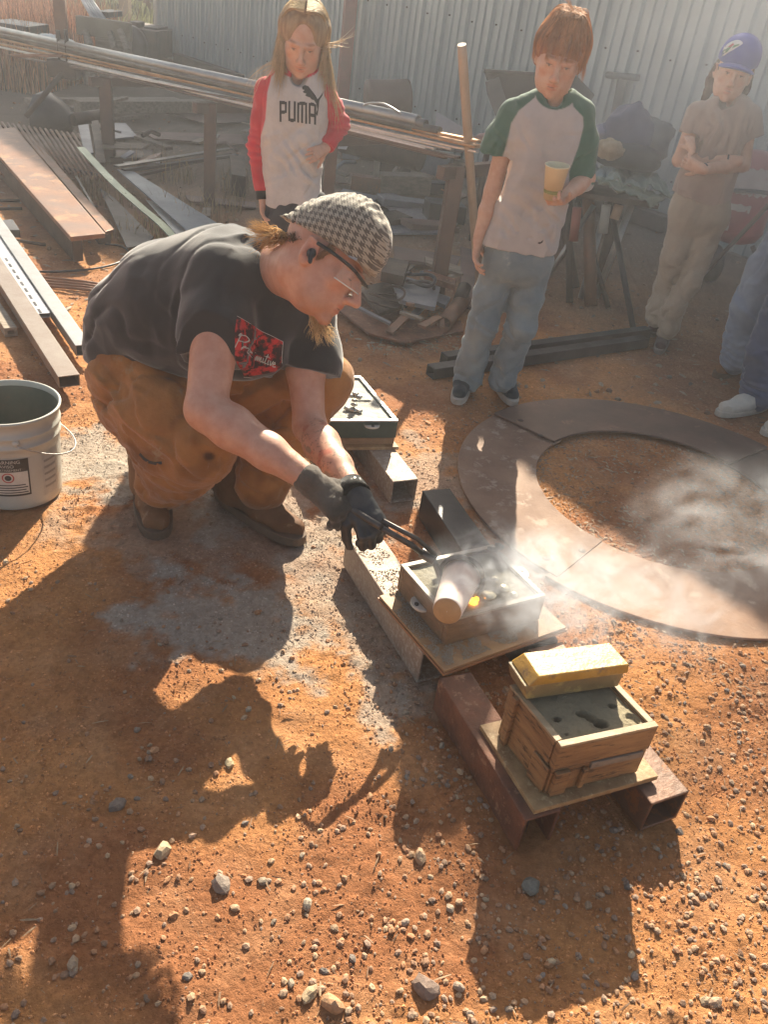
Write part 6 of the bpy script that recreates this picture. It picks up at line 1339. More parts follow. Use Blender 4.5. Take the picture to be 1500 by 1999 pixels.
# side seam and pocket edge
S.rc(D(236, 760, 2.12), D(300, 905, 2.10), .006, .006, .004, sub=True) if False else None
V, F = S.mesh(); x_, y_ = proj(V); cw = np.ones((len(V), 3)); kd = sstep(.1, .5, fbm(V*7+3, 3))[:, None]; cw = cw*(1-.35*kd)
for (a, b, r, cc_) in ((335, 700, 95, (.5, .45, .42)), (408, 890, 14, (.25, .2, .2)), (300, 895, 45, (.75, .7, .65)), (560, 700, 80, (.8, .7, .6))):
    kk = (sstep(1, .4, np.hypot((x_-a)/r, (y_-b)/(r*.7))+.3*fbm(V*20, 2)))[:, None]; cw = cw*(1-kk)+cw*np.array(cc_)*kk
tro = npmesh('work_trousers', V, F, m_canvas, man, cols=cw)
tp_ = on_surface(300, 893, V, F); dp_ = float((V3(tp_)-np.array([0, 0, CAM_H])) @ cF); v_, f_ = ribbon([((x-300)/FPX*dp_, -(y-893)/FPX*dp_) for x, y in ((268, 885), (278, 895), (290, 902), (304, 905), (318, 904))], .008)
try: project_flat(tro, v_, f_, V3(tp_), cR, cU, cF, (V, F), m_steeldk, 'tear', .001)
except Exception as e: print(e)
# boots
m_boots = mat('boot_sole', (.16, .10, .065), (.10, .07, .05), 9, .8, 0, .2)
shoe(man, g(292, 968), g(308, 1052), 'boot', (1, .95, .9), m_boots, 1.28, top=.10, soleh=.026, w_=.042, mt=m_leather, tall=.13)
shoe(man, g(462, 985), g(585, 1062), 'boot', (.85, .8, .78), m_boots, 1.28, top=.10, soleh=.026, w_=.042, mt=m_leather, tall=.13)
# gloves and the hands inside them
m_knit = clothmat('grey_knit_glove', (.125, .105, .085), (.085, .072, .06), scale=30, bump=.5, bscale=260)
m_blkg = clothmat('black_rubber_glove', (.022, .022, .025), (.014, .014, .016), scale=20, rough=.42, sheen=0, spec=.6, bump=.2, bscale=120)
G1 = D0(610, 945, 1.965); dR = unit(V3(D0(692, 1003, 1.97))-V3(G1)); 
rod0, rod1, rod2 = D0(672, 985, 1.985), D0(745, 1030, 1.93), g(862, 1098, .27)
S = fitgrid([mid(Re, Rw, .93), D0(720, 1040, 1.95), G1], .07, .0035)
S.rc(mid(Re, Rw, .98), G1, .036, .034, .015); hand(S, mid(Rw, G1, 1.0), unit(dR-.10*cU), unit(-cU*.6+cF*.8), 1.12, (.8, .95, 1.0, 1.05), .5, side=1, rr=1.18)
S.near(wrinkle(.0015, 40, 3), .01); V, F = S.mesh(); cg_ = np.ones((len(V), 3)); kk = sstep(.55, .9, ((V-V3(G1)) @ dR)/.1)[:, None]; cg_ = cg_*(1-kk*.55); npmesh('glove', V, F, m_knit, man, cols=cg_, label='grey knitted work glove')
G2 = D0(697, 968, 1.995); S = fitgrid([mid(Le, Lw, .95), D0(735, 1045, 1.95), G2], .07, .0035)
hand(S, G2, unit(-cU*.85+cR*.42-cF*.15), unit(cF*.9-cR*.3), 1.10, (1.1, 1.15, 1.2, 1.2), .7, side=-1, rr=1.2)
S.rc(mid(Le, Lw, 1.0), G2, .034, .033, .01); S.near(wrinkle(.001, 45, 6), .01); V, F = S.mesh(); npmesh('glove', V, F, m_blkg, man, cols=np.ones((len(V), 3)), label='shiny black rubber-faced work glove')
a, b = mid(Le, Lw, .93), mid(Le, Lw, 1.07); MB().tube([tuple(a), tuple(mid(a, b, .5)), tuple(b)], [.0345, .035, .036], 20).build('glove_cuff', clothmat('red_cuff', (.22, .05, .05), (.12, .04, .04), bump=.5), man)
# cap
m_cap = bpy.data.materials.new('houndstooth'); m_cap.use_nodes = True; nt = m_cap.node_tree; N = nt.nodes; Lk_ = nt.links; bs = N['Principled BSDF']
at = N.new('ShaderNodeAttribute'); at.attribute_name = 'Col'; sp = N.new('ShaderNodeSeparateColor'); Lk_.new(at.outputs['Color'], sp.inputs[0])
def mth(op, a, b=None):
    n = N.new('ShaderNodeMath'); n.operation = op
    for i, q in enumerate((a, b)):
        if q is None: continue
        if isinstance(q, (int, float)): n.inputs[i].default_value = q
        else: Lk_.new(q, n.inputs[i])
    return n.outputs[0]
u, v = sp.outputs[0], sp.outputs[1]; fu, fv = mth('FRACT', u), mth('FRACT', v); au, av = mth('LESS_THAN', fu, .5), mth('LESS_THAN', fv, .5); both = mth('MULTIPLY', au, av); none_ = mth('MULTIPLY', mth('SUBTRACT', 1, au), mth('SUBTRACT', 1, av))
dg = mth('LESS_THAN', mth('FRACT', mth('MULTIPLY', mth('ADD', u, v), 2.0)), .5); mixed = mth('SUBTRACT', 1, mth('ADD', both, none_)); dark = mth('ADD', both, mth('MULTIPLY', mixed, dg))
mx = N.new('ShaderNodeMix'); mx.data_type = 'RGBA'; Lk_.new(dark, mx.inputs[0]); mx.inputs[6].default_value = (.36, .31, .24, 1); mx.inputs[7].default_value = (.095, .078, .058, 1); Lk_.new(mx.outputs[2], bs.inputs['Base Color']); bs.inputs['Roughness'].default_value = .85; bs.inputs['Sheen Weight'].default_value = .3
S = Sdf(hc-.19, hc+.19, .0034); CT = lambda x, y, z: hc+HR @ (np.array([x, y, z])*HS)
S.el(CT(0, .008, .046), (.088*HS, .106*HS, .098*HS), HR, .02); S.el(CT(0, .022, .080), (.078*HS, .086*HS, .080*HS), HR, .03); S.rc(CT(0, -.06, .03), CT(0, -.105, .005), .056*HS, .034*HS, .03); S.rc(CT(0, -.105, .006), CT(0, -.150, -.020), .030*HS, .013*HS, .02)
nrm_ = HR @ np.array([0, .06, -1.0]); S.cut(CT(0, .085, .036), nrm_); 
S.near(wrinkle(.0030, 14, 4), .02); S.near(foldband(CT(0, .02, .14), HR @ np.array([.3, .9, .3]), .055, .0045, .02, 3), .02); S.near(foldband(CT(.04, -.09, .05), HR @ np.array([0, .9, .4]), .05, .004, .016, 5), .02)
V, F = S.mesh(); Lc = (V-hc) @ HR/HS; sgn = np.sign(Lc[:, 0]); uu = (Lc[:, 1]*.9+Lc[:, 2]*.25)/.0132+20; vv = (Lc[:, 2]*.9-Lc[:, 1]*.25-np.abs(Lc[:, 0])*.0)/.0132+20; uu = uu+(Lc[:, 0]*.35)/.0132
cap = npmesh('cap', V, F, m_cap, man, cols=np.stack([uu, vv, 0*uu], 1))
# small metal tag and elastic
for (p0, p1) in (((.0865, .062, .030), (.080, .076, .027)),):
    a, b = CT(*p0), CT(*p1); pass
def on_surface_old(px_, py_, V, F, off=.001):
    bvh = BVHTree.FromPolygons([tuple(v) for v in V.tolist()], [tuple(f) for f in F.tolist()]); o = Vector((0, 0, CAM_H)); d = Vector(_ray(px_, py_).tolist()).normalized(); h = bvh.ray_cast(o, d); return (h[0]-d*off) if h[0] is not None else None
a, b = on_surface(681, 499, V, F), on_surface(697, 507, V, F)
if a and b: MB().bar(a, b, .005, .002, up=TOC).build('metal_tag', m_galv, cap)
# glasses
gl = bpy.data.objects.new('safety_glasses', None); link(gl, man)
m_blkpl = mat('black_plastic', (.012, .012, .014), None, 5, .3, 0, 0); m_lens = mat('clear_lens', (.6, .62, .6), (.6, .62, .6), 5, .08, 0, 0, alpha=.22); m_lens_highlight = mat('lens_edge_highlight', (.75, .78, .74), None, 5, .2, 0, 0)
for sx in (1, -1):
    pts = [CT(sx*.084, -.002, .016), CT(sx*.083, .03, .018), CT(sx*.078, .066, .018), CT(sx*.062, .092, .016), CT(sx*.035, .106, .012), CT(0, .112, .010)]
    MB().tube(smooth_path([Vector(p.tolist()) for p in pts], 5), [.0042]*26, 8).build('frame', m_blkpl, gl)
    V_ = []
    for i in range(9):
        t = i/8; q = 1-t; x = sx*(.078*(1-t)**.8+.006*t); y = .070+.041*math.sin(t*1.5); 
        for z in (.014, -.003, -.020+.006*t): V_.append(tuple(CT(x, y-.002*(abs(z)*60), z)))
    MB().tube([Vector(V_[3*i+2]) for i in range(9)], .0016, 6).build('lens_edge_highlight', m_lens_highlight, gl)  # pale tube stands in for the highlight along the lens rim
    MB().add(V_, [(3*i+j, 3*i+3+j, 3*i+4+j, 3*i+1+j) for i in range(8) for j in range(2)], True).build('lens', m_lens, gl)
S = Sdf(hc-.14, hc+.14, .003); S.el(CT(.083, .0, -.008), (.008, .011, .012), HR, .004); S.rc(CT(.088, .002, -.012), CT(.089, .010, -.024), .006, .005, .005); V, F = S.mesh(); npmesh('earbud', V, F, m_steeldk, man)
# hair at the nape and under the jaw, sunlit tone put into the colour
def hairpaths(n, roots, ends, mids, jr, je, k=12, curl=.006):
    r = roots[RS.randint(0, len(roots), n)]+RS.randn(n, 3)*jr; e = ends[RS.randint(0, len(ends), n)]+RS.randn(n, 3)*je; m_ = mids[RS.randint(0, len(mids), n)]+RS.randn(n, 3)*(jr+je)/2; t = np.linspace(0, 1, k)[None, :, None]
    P = r[:, None]*(1-t)**2+2*m_[:, None]*t*(1-t)+e[:, None]*t*t; ph = RS.rand(n, 1, 3)*6.28; return P+np.sin(t*9+ph)*curl*t
A = lambda L: np.array([V3(p) for p in L])
pth = hairpaths(260, A([CT(.05, -.085, -.012), CT(.02, -.10, -.015), CT(-.02, -.10, -.01)]), A([D0(488, 452, 1.99), D0(500, 478, 1.97), D0(520, 480, 1.96), D0(495, 440, 2.02)]), A([D0(540, 462, 1.97), D0(545, 450, 1.98)]), .007, .010, curl=.008)
strands(pth, .0011, 'nape_hair', m_hairm, man, (.62, .36, .14))
pth = hairpaths(130, A([CT(.058, -.045, .01), CT(.062, -.06, .0)]), A([D0(555, 505, 1.92), D0(545, 500, 1.94)]), A([D0(575, 475, 1.91)]), .006, .006); strands(pth, .0010, 'nape_hair', m_hairm, man, (.22, .13, .07))
pth = hairpaths(150, A([CT(-.03, .035, -.100), CT(-.035, .02, -.098), CT(-.02, .045, -.103)]), A([D0(645, 668, 1.93), D0(655, 655, 1.93), D0(622, 668, 1.93), D0(610, 655, 1.93)]), A([D0(612, 615, 1.92), D0(625, 625, 1.92)]), .004, .007, curl=.006); strands(pth, .0010, 'hanging_hair', m_hairm, man, (.75, .52, .26))
# side hair in front of the ear, brow
pth = hairpaths(90, A([CT(.074, .022, .028), CT(.075, .03, .026)]), A([CT(.073, .018, -.004), CT(.073, .012, -.01)]), A([CT(.079, .02, .01)]), .004, .003, 8, .002); strands(pth, .0009, 'sideburn', m_hairm, man, (.30, .17, .09))

D = D0
# ladle and tongs (held: a thing of its own)
lad = thing('pouring_ladle', 'long dark steel tongs gripping a small scorched crucible cup tipped over the smoking mould', 'ladle', g(875, 1195, .22))
m_tong = mat('tong_steel', (.06, .055, .055), (.10, .09, .085), 20, .35, .8, .2, 60)
MB().tube([D(655, 975, 2.0), rod0, rod1], .0085, 10).build('handle', m_tong, lad)
MB().tube([rod1, (rod1+rod2)/2, g(826, 1082, .275)], .0075, 10).build('tong_arm', m_tong, lad); MB().tube([rod1+Vector((0, .012, .012)), (rod1+rod2)/2+Vector((.01, .016, .01)), g(850, 1083, .285)], .006, 10).build('tong_arm', m_tong, lad)
MB().tube([g(822, 1077, .28), g(850, 1094, .27)], .014, 10).build('joint', m_tong, lad, bevel=.002)
cT, cB = V3(g(903, 1122, .238)), V3(g(873, 1194, .262)); axc = unit(cT-cB); Lc_ = np.linalg.norm(cT-cB)
# ring round the cup
u_ = unit(np.cross(axc, cU)); v_2 = np.cross(axc, u_); rc_ = cT-axc*.012
MB().tube([Vector((rc_+(u_*math.cos(t)+v_2*math.sin(t))*.054).tolist()) for t in np.linspace(0, 6.283, 30)], .0065, 8).build('ring', m_tong, lad)
near_ = rc_-unit(cR*.8+cU*.0)*.052; MB().tube([g(845, 1092, .27), Vector(tuple((V3(g(845, 1092, .27))+near_)/2+cU*.006)), Vector(near_.tolist())], .008, 10).build('tong_jaw', m_tong, lad)
m_cruc = mat('scorched_crucible', (.76, .66, .60), (.60, .46, .40), 14, .6, 0, .2, 60, c3=(.06, .035, .05), t3=.64, scale3=22)
MB().lathe([(.001, 0), (.027, 0), (.0330, .003), (.034, .007), (.048, Lc_+.01), (.044, Lc_+.01), (.031, .012), (.001, .010)], cB, ax=axc, n=40).build('crucible', m_cruc, lad)
MB().lathe([(.001, -.0006), (.027, -.0006), (.0325, .002)], cB, ax=axc, n=30).build('crucible_base', mat('ochre_base', (.50, .30, .14), (.38, .22, .1), 14, .6), lad)

# ================================================================== CHILDREN
def levels_torso(S, lv, Y, dr, k=.04, dy=0.0, n=14):
    lv = np.array([tuple(q)+(dr, 0, 0)[len(q)-3:] for q in lv], float); ts = np.linspace(0, len(lv)-1, n)
    for t in ts:
        i = min(int(t), len(lv)-2); f = t-i; q = lv[i]*(1-f)+lv[i+1]*f; xl, xr, yy = q[:3]; r = q[3] if len(q) > 3 else dr
        a, b = V3(atY(xl, yy+ (q[4] if len(q) > 4 else 0), Y+dy)), V3(atY(xr, yy+(q[5] if len(q) > 5 else 0), Y+dy)); w_ = np.linalg.norm(b-a); e = (b-a)/w_; rr = min(r, w_/2*.98); S.rc(a+e*rr, b-e*rr, rr, rr, k)
    return S
def kidbody(parent, hd, arms, hips, name='body', vox_t=.008, skin=m_skin_kid, extra=None):
    parts = [hd[0]]; cols = [hd[1]]
    for a in arms: V, F = a; parts.append((V, F)); cols.append(np.ones((len(V), 3)))
    V, F = hips; parts.append((V, F)); cols.append(np.ones((len(V), 3)))
    V, F = joinm(parts); return npmesh(name, V, F, skin, parent, cols=np.concatenate(cols))
def scalp_hair(c, R, s, n, length, parent, colr, az_skip=.9, rad=.0016, k=14, spread=.02, fringe=None, name='hair', grow_=.014, wind=None, drop=(0, 0, -1)):
    # strands leave the crown (or a middle parting), follow the skull round and then fall, gathered in locks
    c = V3(c); nl = 46; sgn = np.where(RS.rand(n) < .5, -1., 1.)
    if fringe is None: u = RS.rand(n); a = sgn*(az_skip+u*(math.pi-az_skip)); root = np.stack([sgn*.004, .075-.13*u+.01*RS.randn(n), 0*u], 1)*s
    else: a = (RS.rand(n)*2-1)*math.pi; root = np.stack([(RS.rand(n)-.5)*.07, -.01+(RS.rand(n)-.5)*.07, 0*a], 1)*s
    lock = np.round((a+math.pi)/(2*math.pi)*nl+.25*RS.randn(n)); la = (lock/nl)*2*math.pi-math.pi; rl = np.random.RandomState(int(abs(c[0])*1e4) % 9999); off = rl.randn(nl+6, 3); L_ = lock.astype(int) % (nl+6)
    el = np.array([.078, .098, .090])*s+grow_*s*(.45+.75*RS.rand(n, 1)); ctr = np.array([0, -.012, .035])*s; LN = length*(.80+.22*RS.rand(n))*(1+.10*off[L_, 0])
    if fringe is not None: fr_ = np.abs(a) < fringe[0]; LN = np.where(fr_, fringe[1]*(.86+.16*RS.rand(n))*(1+.09*off[L_, 0]), LN)
    P = np.zeros((n, k, 3))
    for j in range(k):
        t = j/(k-1); L = t*LN; cap_ = 1.85; phi = np.minimum(L/(.092*s), cap_); over = np.maximum(0, L-cap_*.092*s)
        az = a+(la-a)*.65*t+(.10*off[L_, 1]+(.16 if fringe is not None else 0))*t*min(1, t*1.3)
        d = np.stack([np.sin(az)*np.sin(phi), np.cos(az)*np.sin(phi), np.cos(phi)], 1); q = d*el; w_ = np.exp(-(phi*1.7)**2)[:, None]; q = q+root*w_+ctr
        P[:, j] = c+q @ R.T+np.array(drop)*over[:, None]+off[L_]*np.array([1, 1, .2])*(.10*over[:, None])
    ph = RS.rand(n, 3)*6.28; tt = np.linspace(0, 1, k)[None, :, None]; P += np.sin(tt*6+ph[:, None])*spread*tt**2*.6+(RS.rand(n, 1, 3)-.5)*spread*tt**2
    if wind is not None: P += np.array(wind)*(tt**2)*RS.rand(n, 1, 1)
    cv = np.array(colr)*(.72+.5*rl.rand(nl+6, 1))[L_]*(.85+.3*RS.rand(n, 1))
    return strands(P, rad, name, m_hairm, parent, 1.0, 0.0, cvec=cv)

# ---- the red-haired boy with the cup
BY = g(945, 775).y+.02
boy = thing('person', 'red-haired boy in grey and green T-shirt and pale jeans, holding a paper cup', 'person', (g(945, 775).x, BY, 0))
bc = V3(atY(1093, 112, BY-.02)); bR = headframe([-.10, -1, -.30], [.05, -.25, 1]); bn_ = atY(1084, 205, BY); bs_ = .98
bhd = head(bc, bR, bn_, bs_, vox=.0034, rn=.040, gap=.0005, eyes=.6); 
bRs, bRe, bRw = atY(1000, 232, BY), atY(962, 372, BY), atY(934, 468, BY-.03); bLs, bLe, bLw = atY(1133, 228, BY), atY(1146, 348, BY-.02), atY(1100, 388, BY-.17)
SA = fitgrid([bRs, bRe, bRw, atY(925, 525, BY-.05)], .06, .004); SA.chain([bRs, bRe, mid(bRe, bRw, .4), bRw], [.036, .030, .029, .020], .012)
hand(SA, bRw, unit(V3(atY(927, 520, BY-.05))-V3(bRw)), unit(cR*.8+TOC*.3), .84, (.35, .42, .5, .6), .3, side=-1, rr=.95)
SA2 = fitgrid([bLs, bLe, bLw, atY(1075, 375, BY-.25)], .06, .004); SA2.chain([bLs, bLe, mid(bLe, bLw, .4), bLw], [.036, .030, .029, .021], .012)
cupc = V3(atY(1080, 385, BY-.235))
hand(SA2, bLw, unit(V3(cupc)-V3(bLw)+np.array([0, -.02, -.02])), unit(np.array([-.25, .15, 1.0])), .84, (.75, .8, .85, .9), .4, side=-1, rr=.95)
ST = Sdf(V3(boy.location)+[-.3, -.25, .0], V3(boy.location)+[.42, .25, 1.3], .009)
bhR, bhL, bkR, bkL, baR, baL = atY(990, 490, BY), atY(1058, 492, BY), atY(938, 640, BY-.03), atY(1020, 630, BY-.05), atY(914, 748, BY), atY(983, 748, BY+.01)
ST.chain([bn_, atY(1072, 260, BY+.01), atY(1035, 440, BY+.01)], [.035, .055, .055], .03).chain([bhR, atY(957, 580, BY), bkR, baR], [.035, .022, .02, .02], .02).chain([bhL, atY(1030, 580, BY), atY(1018, 640, BY-.03), baL], [.035, .022, .02, .02], .02)
kidbody(boy, bhd, [SA.mesh(), SA2.mesh()], ST.mesh())
# T-shirt
S = fitgrid([atY(940, 320, BY), atY(1160, 300, BY), atY(930, 470, BY), atY(1090, 500, BY), bn_], .10, .0045)
levels_torso(S, [(1040, 1130, 205, .05), (1003, 1138, 228, .07), (993, 1140, 270, .085), (985, 1128, 330, .09), (968, 1108, 400, .09), (950, 1085, 462, .092, 0, 18), (944, 1080, 476, .095, 0, 20)], BY, .09, .03, n=18)
S.chain([atY(1040, 205, BY), atY(1004, 222, BY)], [.035, .048], .03).chain([atY(1002, 228, BY), atY(978, 270, BY), atY(962, 312, BY)], [.050, .054, .060], .02)
S.chain([atY(1110, 203, BY), atY(1134, 222, BY), atY(1138, 280, BY), atY(1128, 352, BY-.01)], [.035, .048, .054, .062], .02)
S.rc(bn_, V3(bn_)+np.array([0, 0, .12]), .046, .05, .006, sub=True); S.rc(atY(1084, 192, BY-.06), atY(1088, 180, BY-.08), .030, .036, .008, sub=True)
planecut(S, atY(963, 300, BY), V3(bRe)-V3(bRs), .09); planecut(S, atY(1128, 342, BY-.01), unit([.0, 0, -1]), .055)
S.cut(atY(1010, 481, BY), unit(-np.array([0, 0, 1.0])*.97-cR*.0)); S.rc(V3(atY(963, 300, BY))+[-.01, 0, -.03], bRe, .046, .045, .004, sub=True); S.rc(V3(atY(1128, 342, BY-.01))+[0, 0, -.035], V3(bLe)+[0, 0, -.08], .048, .045, .004, sub=True)
S.near(wrinkle(.0035, 8, 21, (1.2, 1, .7))); S.near(crease(.009, 13, 21, (.5, 0, .85), .3, atY(1040, 420, BY-.08), .16)); S.near(crease(.009, 13, 22, (.8, 0, .5), .3, atY(1110, 300, BY-.05), .09)); S.near(crease(.009, 13, 23, (-.8, 0, .6), .3, atY(990, 280, BY-.05), .08)); S.near(foldband(atY(1050, 430, BY-.09), [.5, 0, .85], .12, .005, .05, 4)); S.near(foldband(atY(975, 280, BY), [.8, 0, -.5], .06, .004, .03, 5))
V, F = S.mesh(); x_, y_ = proj(V); Ls_ = plineX([(1050, 150), (1045, 190), (1013, 217), (999, 240), (990, 280), (978, 318), (960, 500)], y_); Rs_ = plineX([(1112, 150), (1120, 208), (1139, 228), (1140, 247), (1130, 287), (1112, 335), (1112, 500)], y_)
slv = (sstep(-1.5, 1.5, Ls_-x_)*(y_ < 322)+sstep(-1.5, 1.5, x_-Rs_)*(y_ < 360)); nkd = np.hypot((x_-1086)/41, (y_-178)/36); slv = np.clip(slv+sstep(1.03, .97, nkd), 0, 1)[:, None]
grey = np.array([.50, .455, .43]); grn = np.array([.045, .125, .085]); cs = grey*(1-slv)+grn*slv; st = sstep(.1, .6, fbm(V*9+3, 3))[:, None]*sstep(380, 470, y_)[:, None]*.25; cs = cs*(1-st)+cs*np.array([.8, .62, .5])*st
bsh = npmesh('t_shirt', V, F, m_one, boy, cols=cs)
project_flat(bsh, [(a*.012, b*.012) for a, b in ((-.9, -.2), (-.2, -.5), (.6, -.2), (.9, .5), (.4, .3), (.1, .0), (-.4, .0))], [(0, 1, 5, 6), (1, 2, 3, 4, 5)], V3(atY(1056, 472, BY-.1)), cR, cU, cF, (V, F), m_blkpl, 'hem_logo', .001)
# jeans
def jeans(parent, lv_hip, legs, Y, m, cols, seed, parts=(.006,), dr=.075, name='jeans', extra=None):
    pts = [atY((q[0]+q[1])/2, q[2], Y) for q in lv_hip]; 
    for lg in legs: pts += [V3(p) for p, _ in lg]
    S = fitgrid(pts, .12, .0055); levels_torso(S, lv_hip, Y, dr, .03, n=6)
    for lg in legs: S.chain([p for p, _ in lg], [r for _, r in lg], .018)
    S.near(wrinkle(.005, 6, seed, (1.3, 1, .6)))
    for lg in legs:
        for i_, p_ in enumerate(lg[1:]): S.near(crease(.013, 12, seed+i_, ((-.8 if i_ % 2 else .8), 0, .45), .3, p_[0], .09))
    for lg in legs: S.near(foldband(V3(lg[-1][0])+np.array([0, 0, .05]), [0.4, .2, .9], .06, .0032, .045, seed)); k_ = V3(lg[len(lg)//2][0]); S.near(foldband(k_, [.5, 0, .8], .07, .003, .06, seed+2))
    if extra: extra(S)
    V, F = S.mesh(); x_, y_ = proj(V); return npmesh(name, V, F, m, parent, cols=cols(V, x_, y_))
def jc(V, x, y):
    c = np.ones((len(V), 3)); k = sstep(.0, .5, fbm(V*6, 3))[:, None]; return c*(1-.2*k)+np.array([1.05, 1.0, .85])*.2*k
A_ = lambda x, y, r, dy=0: (atY(x, y, BY+dy), r)
jeans(boy, [(960, 1068, 478, .075), (948, 1072, 515, .085)], [[A_(983, 505, .072), A_(957, 580, .064), A_(940, 640, .059, -.02), A_(923, 700, .059), A_(914, 738, .060)], [A_(1044, 510, .072), A_(1030, 580, .064), A_(1018, 640, .058, -.03), A_(994, 700, .057), A_(983, 738, .060)]], BY, m_denim, jc, 31)
m_wsole = mat('white_rubber', (.50, .46, .40), (.38, .34, .29), 12, .6); m_lace = mat('pale_lace', (.50, .48, .42))
shoe(boy, g(906, 752), g(892, 790), 'trainer', (.02, .035, .045), m_wsole, .98, top=.065, soleh=.024, w_=.038, laces=m_lace); shoe(boy, g(975, 752), g(1002, 793), 'trainer', (.02, .035, .045), m_wsole, .98, top=.065, soleh=.024, w_=.038, laces=m_lace)
# hair
S = Sdf(bc-.16, bc+.18, .004); BT = lambda x, y, z: bc+bR @ (np.array([x, y, z])*bs_)
S.el(BT(0, -.018, .044), (.081, .100, .086), bR, .02)
for x in (-1, 1): S.rc(BT(x*.068, .0, .02), BT(x*.070, -.012, -.035), .016, .010, .02)
S.rc(BT(-.04, -.07, -.03), BT(.04, -.07, -.03), .03, .03, .03); S.el(BT(0, .10, -.035), (.055, .06, .060), bR, .012, sub=True)
S.near(lambda P: -.004*np.abs(perlin(np.stack([((P-bc) @ bR)[:, 0]*90, ((P-bc) @ bR)[:, 1]*60, ((P-bc) @ bR)[:, 2]*9], 1)))-.001, .02)
V, F = S.mesh(); rc1, rc2 = np.array([.42, .16, .055]), np.array([.30, .10, .04]); q = sstep(-.4, .4, perlin(((V-bc) @ bR)*np.array([110, 80, 12])))[:, None]; npmesh('hair', V, F, m_hairm, boy, cols=rc1*q+rc2*(1-q))
scalp_hair(bc, bR, bs_, 2600, .20, boy, (.56, .24, .09), az_skip=.9, rad=.0012, k=14, spread=.007, fringe=(1.05, .150), name='hair_strands', grow_=.016)
pth = hairpaths(7, A([BT(0, 0, .125)]), A([BT(.04, -.02, .178), BT(.055, -.02, .185)]), A([BT(-.0, -.01, .165)]), .006, .006, curl=.003); strands(pth, .0008, 'hair_tuft', m_hairm, boy, (.7, .35, .15))
# cup
cup = thing('paper_cup', 'cream paper cup with one olive band, held by the red-haired boy', 'cup', cupc)
cb, ct_ = V3(atY(1077, 388, BY-.235)), V3(atY(1089, 324, BY-.245)); ax_ = unit(ct_-cb); Lh = np.linalg.norm(ct_-cb)
m_cup = mat('cream_card', (.78, .68, .47), (.74, .63, .43), 6, .55, 0, 0); m_olv = mat('olive_band', (.22, .24, .06)); m_cupin = mat('white_card', (.62, .6, .55))
MB().lathe([(.001, .003), (.026, .003), (.027, 0), (.0405, Lh), (.0425, Lh+.001), (.0425, Lh+.0035), (.0400, Lh+.0035), (.0392, Lh-.002), (.026, .006)], cb, ax=ax_, n=36).build('cup_body', m_cup, cup)
MB().lathe([(.0301, Lh*.20), (.0316, Lh*.31)], cb, ax=ax_, n=36).build('band', m_olv, cup)

# ---- the fair-haired girl
GY = 3.42
girl = thing('person', 'fair long-haired girl in grey shirt with red sleeves, hand on hip, behind the man', 'person', (atY(560, 640, GY).x, GY, 0))
gc = V3(atY(593, 76, GY-.03)); gR = headframe([.10, -1, -.42], [.08, -.35, 1]); gn = atY(577, 162, GY+.01); gs = .96
ghd = head(gc, gR, gn, gs, vox=.0036, rn=.036, gap=.0005, eyes=.6)
gRs, gRe, gRw = atY(523, 178, GY), atY(503, 285, GY+.01), atY(513, 380, GY-.03); gLs, gLe, gLw = atY(633, 182, GY), atY(662, 242, GY+.05), atY(634, 290, GY-.04)
SA = fitgrid([gRw, atY(517, 432, GY-.05), mid(gRe, gRw, .6)], .06, .004); SA.rc(mid(gRe, gRw, .6), gRw, .024, .019, .01); hand(SA, gRw, unit(V3(atY(516, 428, GY-.05))-V3(gRw)), unit(cR*.8+TOC*.2), .82, (.3, .35, .4, .45), .2, side=-1, rr=.95)
SA2 = fitgrid([gLw, atY(612, 300, GY-.12), mid(gLe, gLw, .6)], .06, .004); SA2.rc(mid(gLe, gLw, .6), gLw, .024, .020, .01); hand(SA2, gLw, unit(V3(atY(614, 300, GY-.11))-V3(gLw)), unit(np.array([-.3, .9, -.2])), .66, (.35, .4, .45, .5), .2, side=1, rr=.95)
ST = Sdf(V3(girl.location)+[-.3, -.25, .0], V3(girl.location)+[.35, .25, 1.25], .009)
ghR, ghL = atY(552, 410, GY), atY(605, 410, GY); gfx = girl.location.x
ST.chain([gn, atY(580, 230, GY+.01), atY(585, 360, GY+.01)], [.032, .048, .048], .03)
for hh, sx in ((ghR, -.07), (ghL, .07)): ST.chain([hh, (gfx+sx, GY-.02, .40), (gfx+sx, GY, .08)], [.055, .042, .03], .02)
kidbody(girl, ghd, [SA.mesh(), SA2.mesh()], ST.mesh())
S = fitgrid([atY(500, 200, GY), atY(650, 200, GY), atY(530, 410, GY), atY(640, 410, GY), gn], .09, .0048)
levels_torso(S, [(545, 622, 150, .045), (520, 640, 170, .06), (512, 642, 205, .078), (512, 636, 260, .078), (514, 627, 310, .074), (518, 622, 350, .078), (523, 625, 398, .085), (524, 626, 408, .085)], GY, .08, .03, n=18)
S.rc(gn, V3(gn)+np.array([0, 0, .12]), .042, .046, .006, sub=True); S.rc(atY(582, 152, GY-.05), atY(585, 140, GY-.08), .030, .04, .008, sub=True)
S.cut(atY(575, 402, GY), (0, 0, -1)); S.rc(atY(577, 395, GY), atY(577, 430, GY), .07, .07, .004, sub=True)
S.near(wrinkle(.003, 8, 41, (1.2, 1, .7))); S.near(crease(.010, 12, 41, (.8, 0, .5), .3, atY(585, 320, GY-.07), .15)); S.near(crease(.008, 14, 42, (-.7, 0, .7), .3, atY(600, 250, GY-.07), .08)); S.near(foldband(atY(600, 320, GY-.07), [.7, 0, .7], .10, .005, .04, 14))
gV_, gF_ = S.mesh(); x_, y_ = proj(gV_); Lg = plineX([(552, 110), (545, 132), (530, 150), (522, 180), (518, 233), (500, 300)], y_); Rg = plineX([(620, 110), (627, 147), (642, 167), (642, 213), (660, 260)], y_)
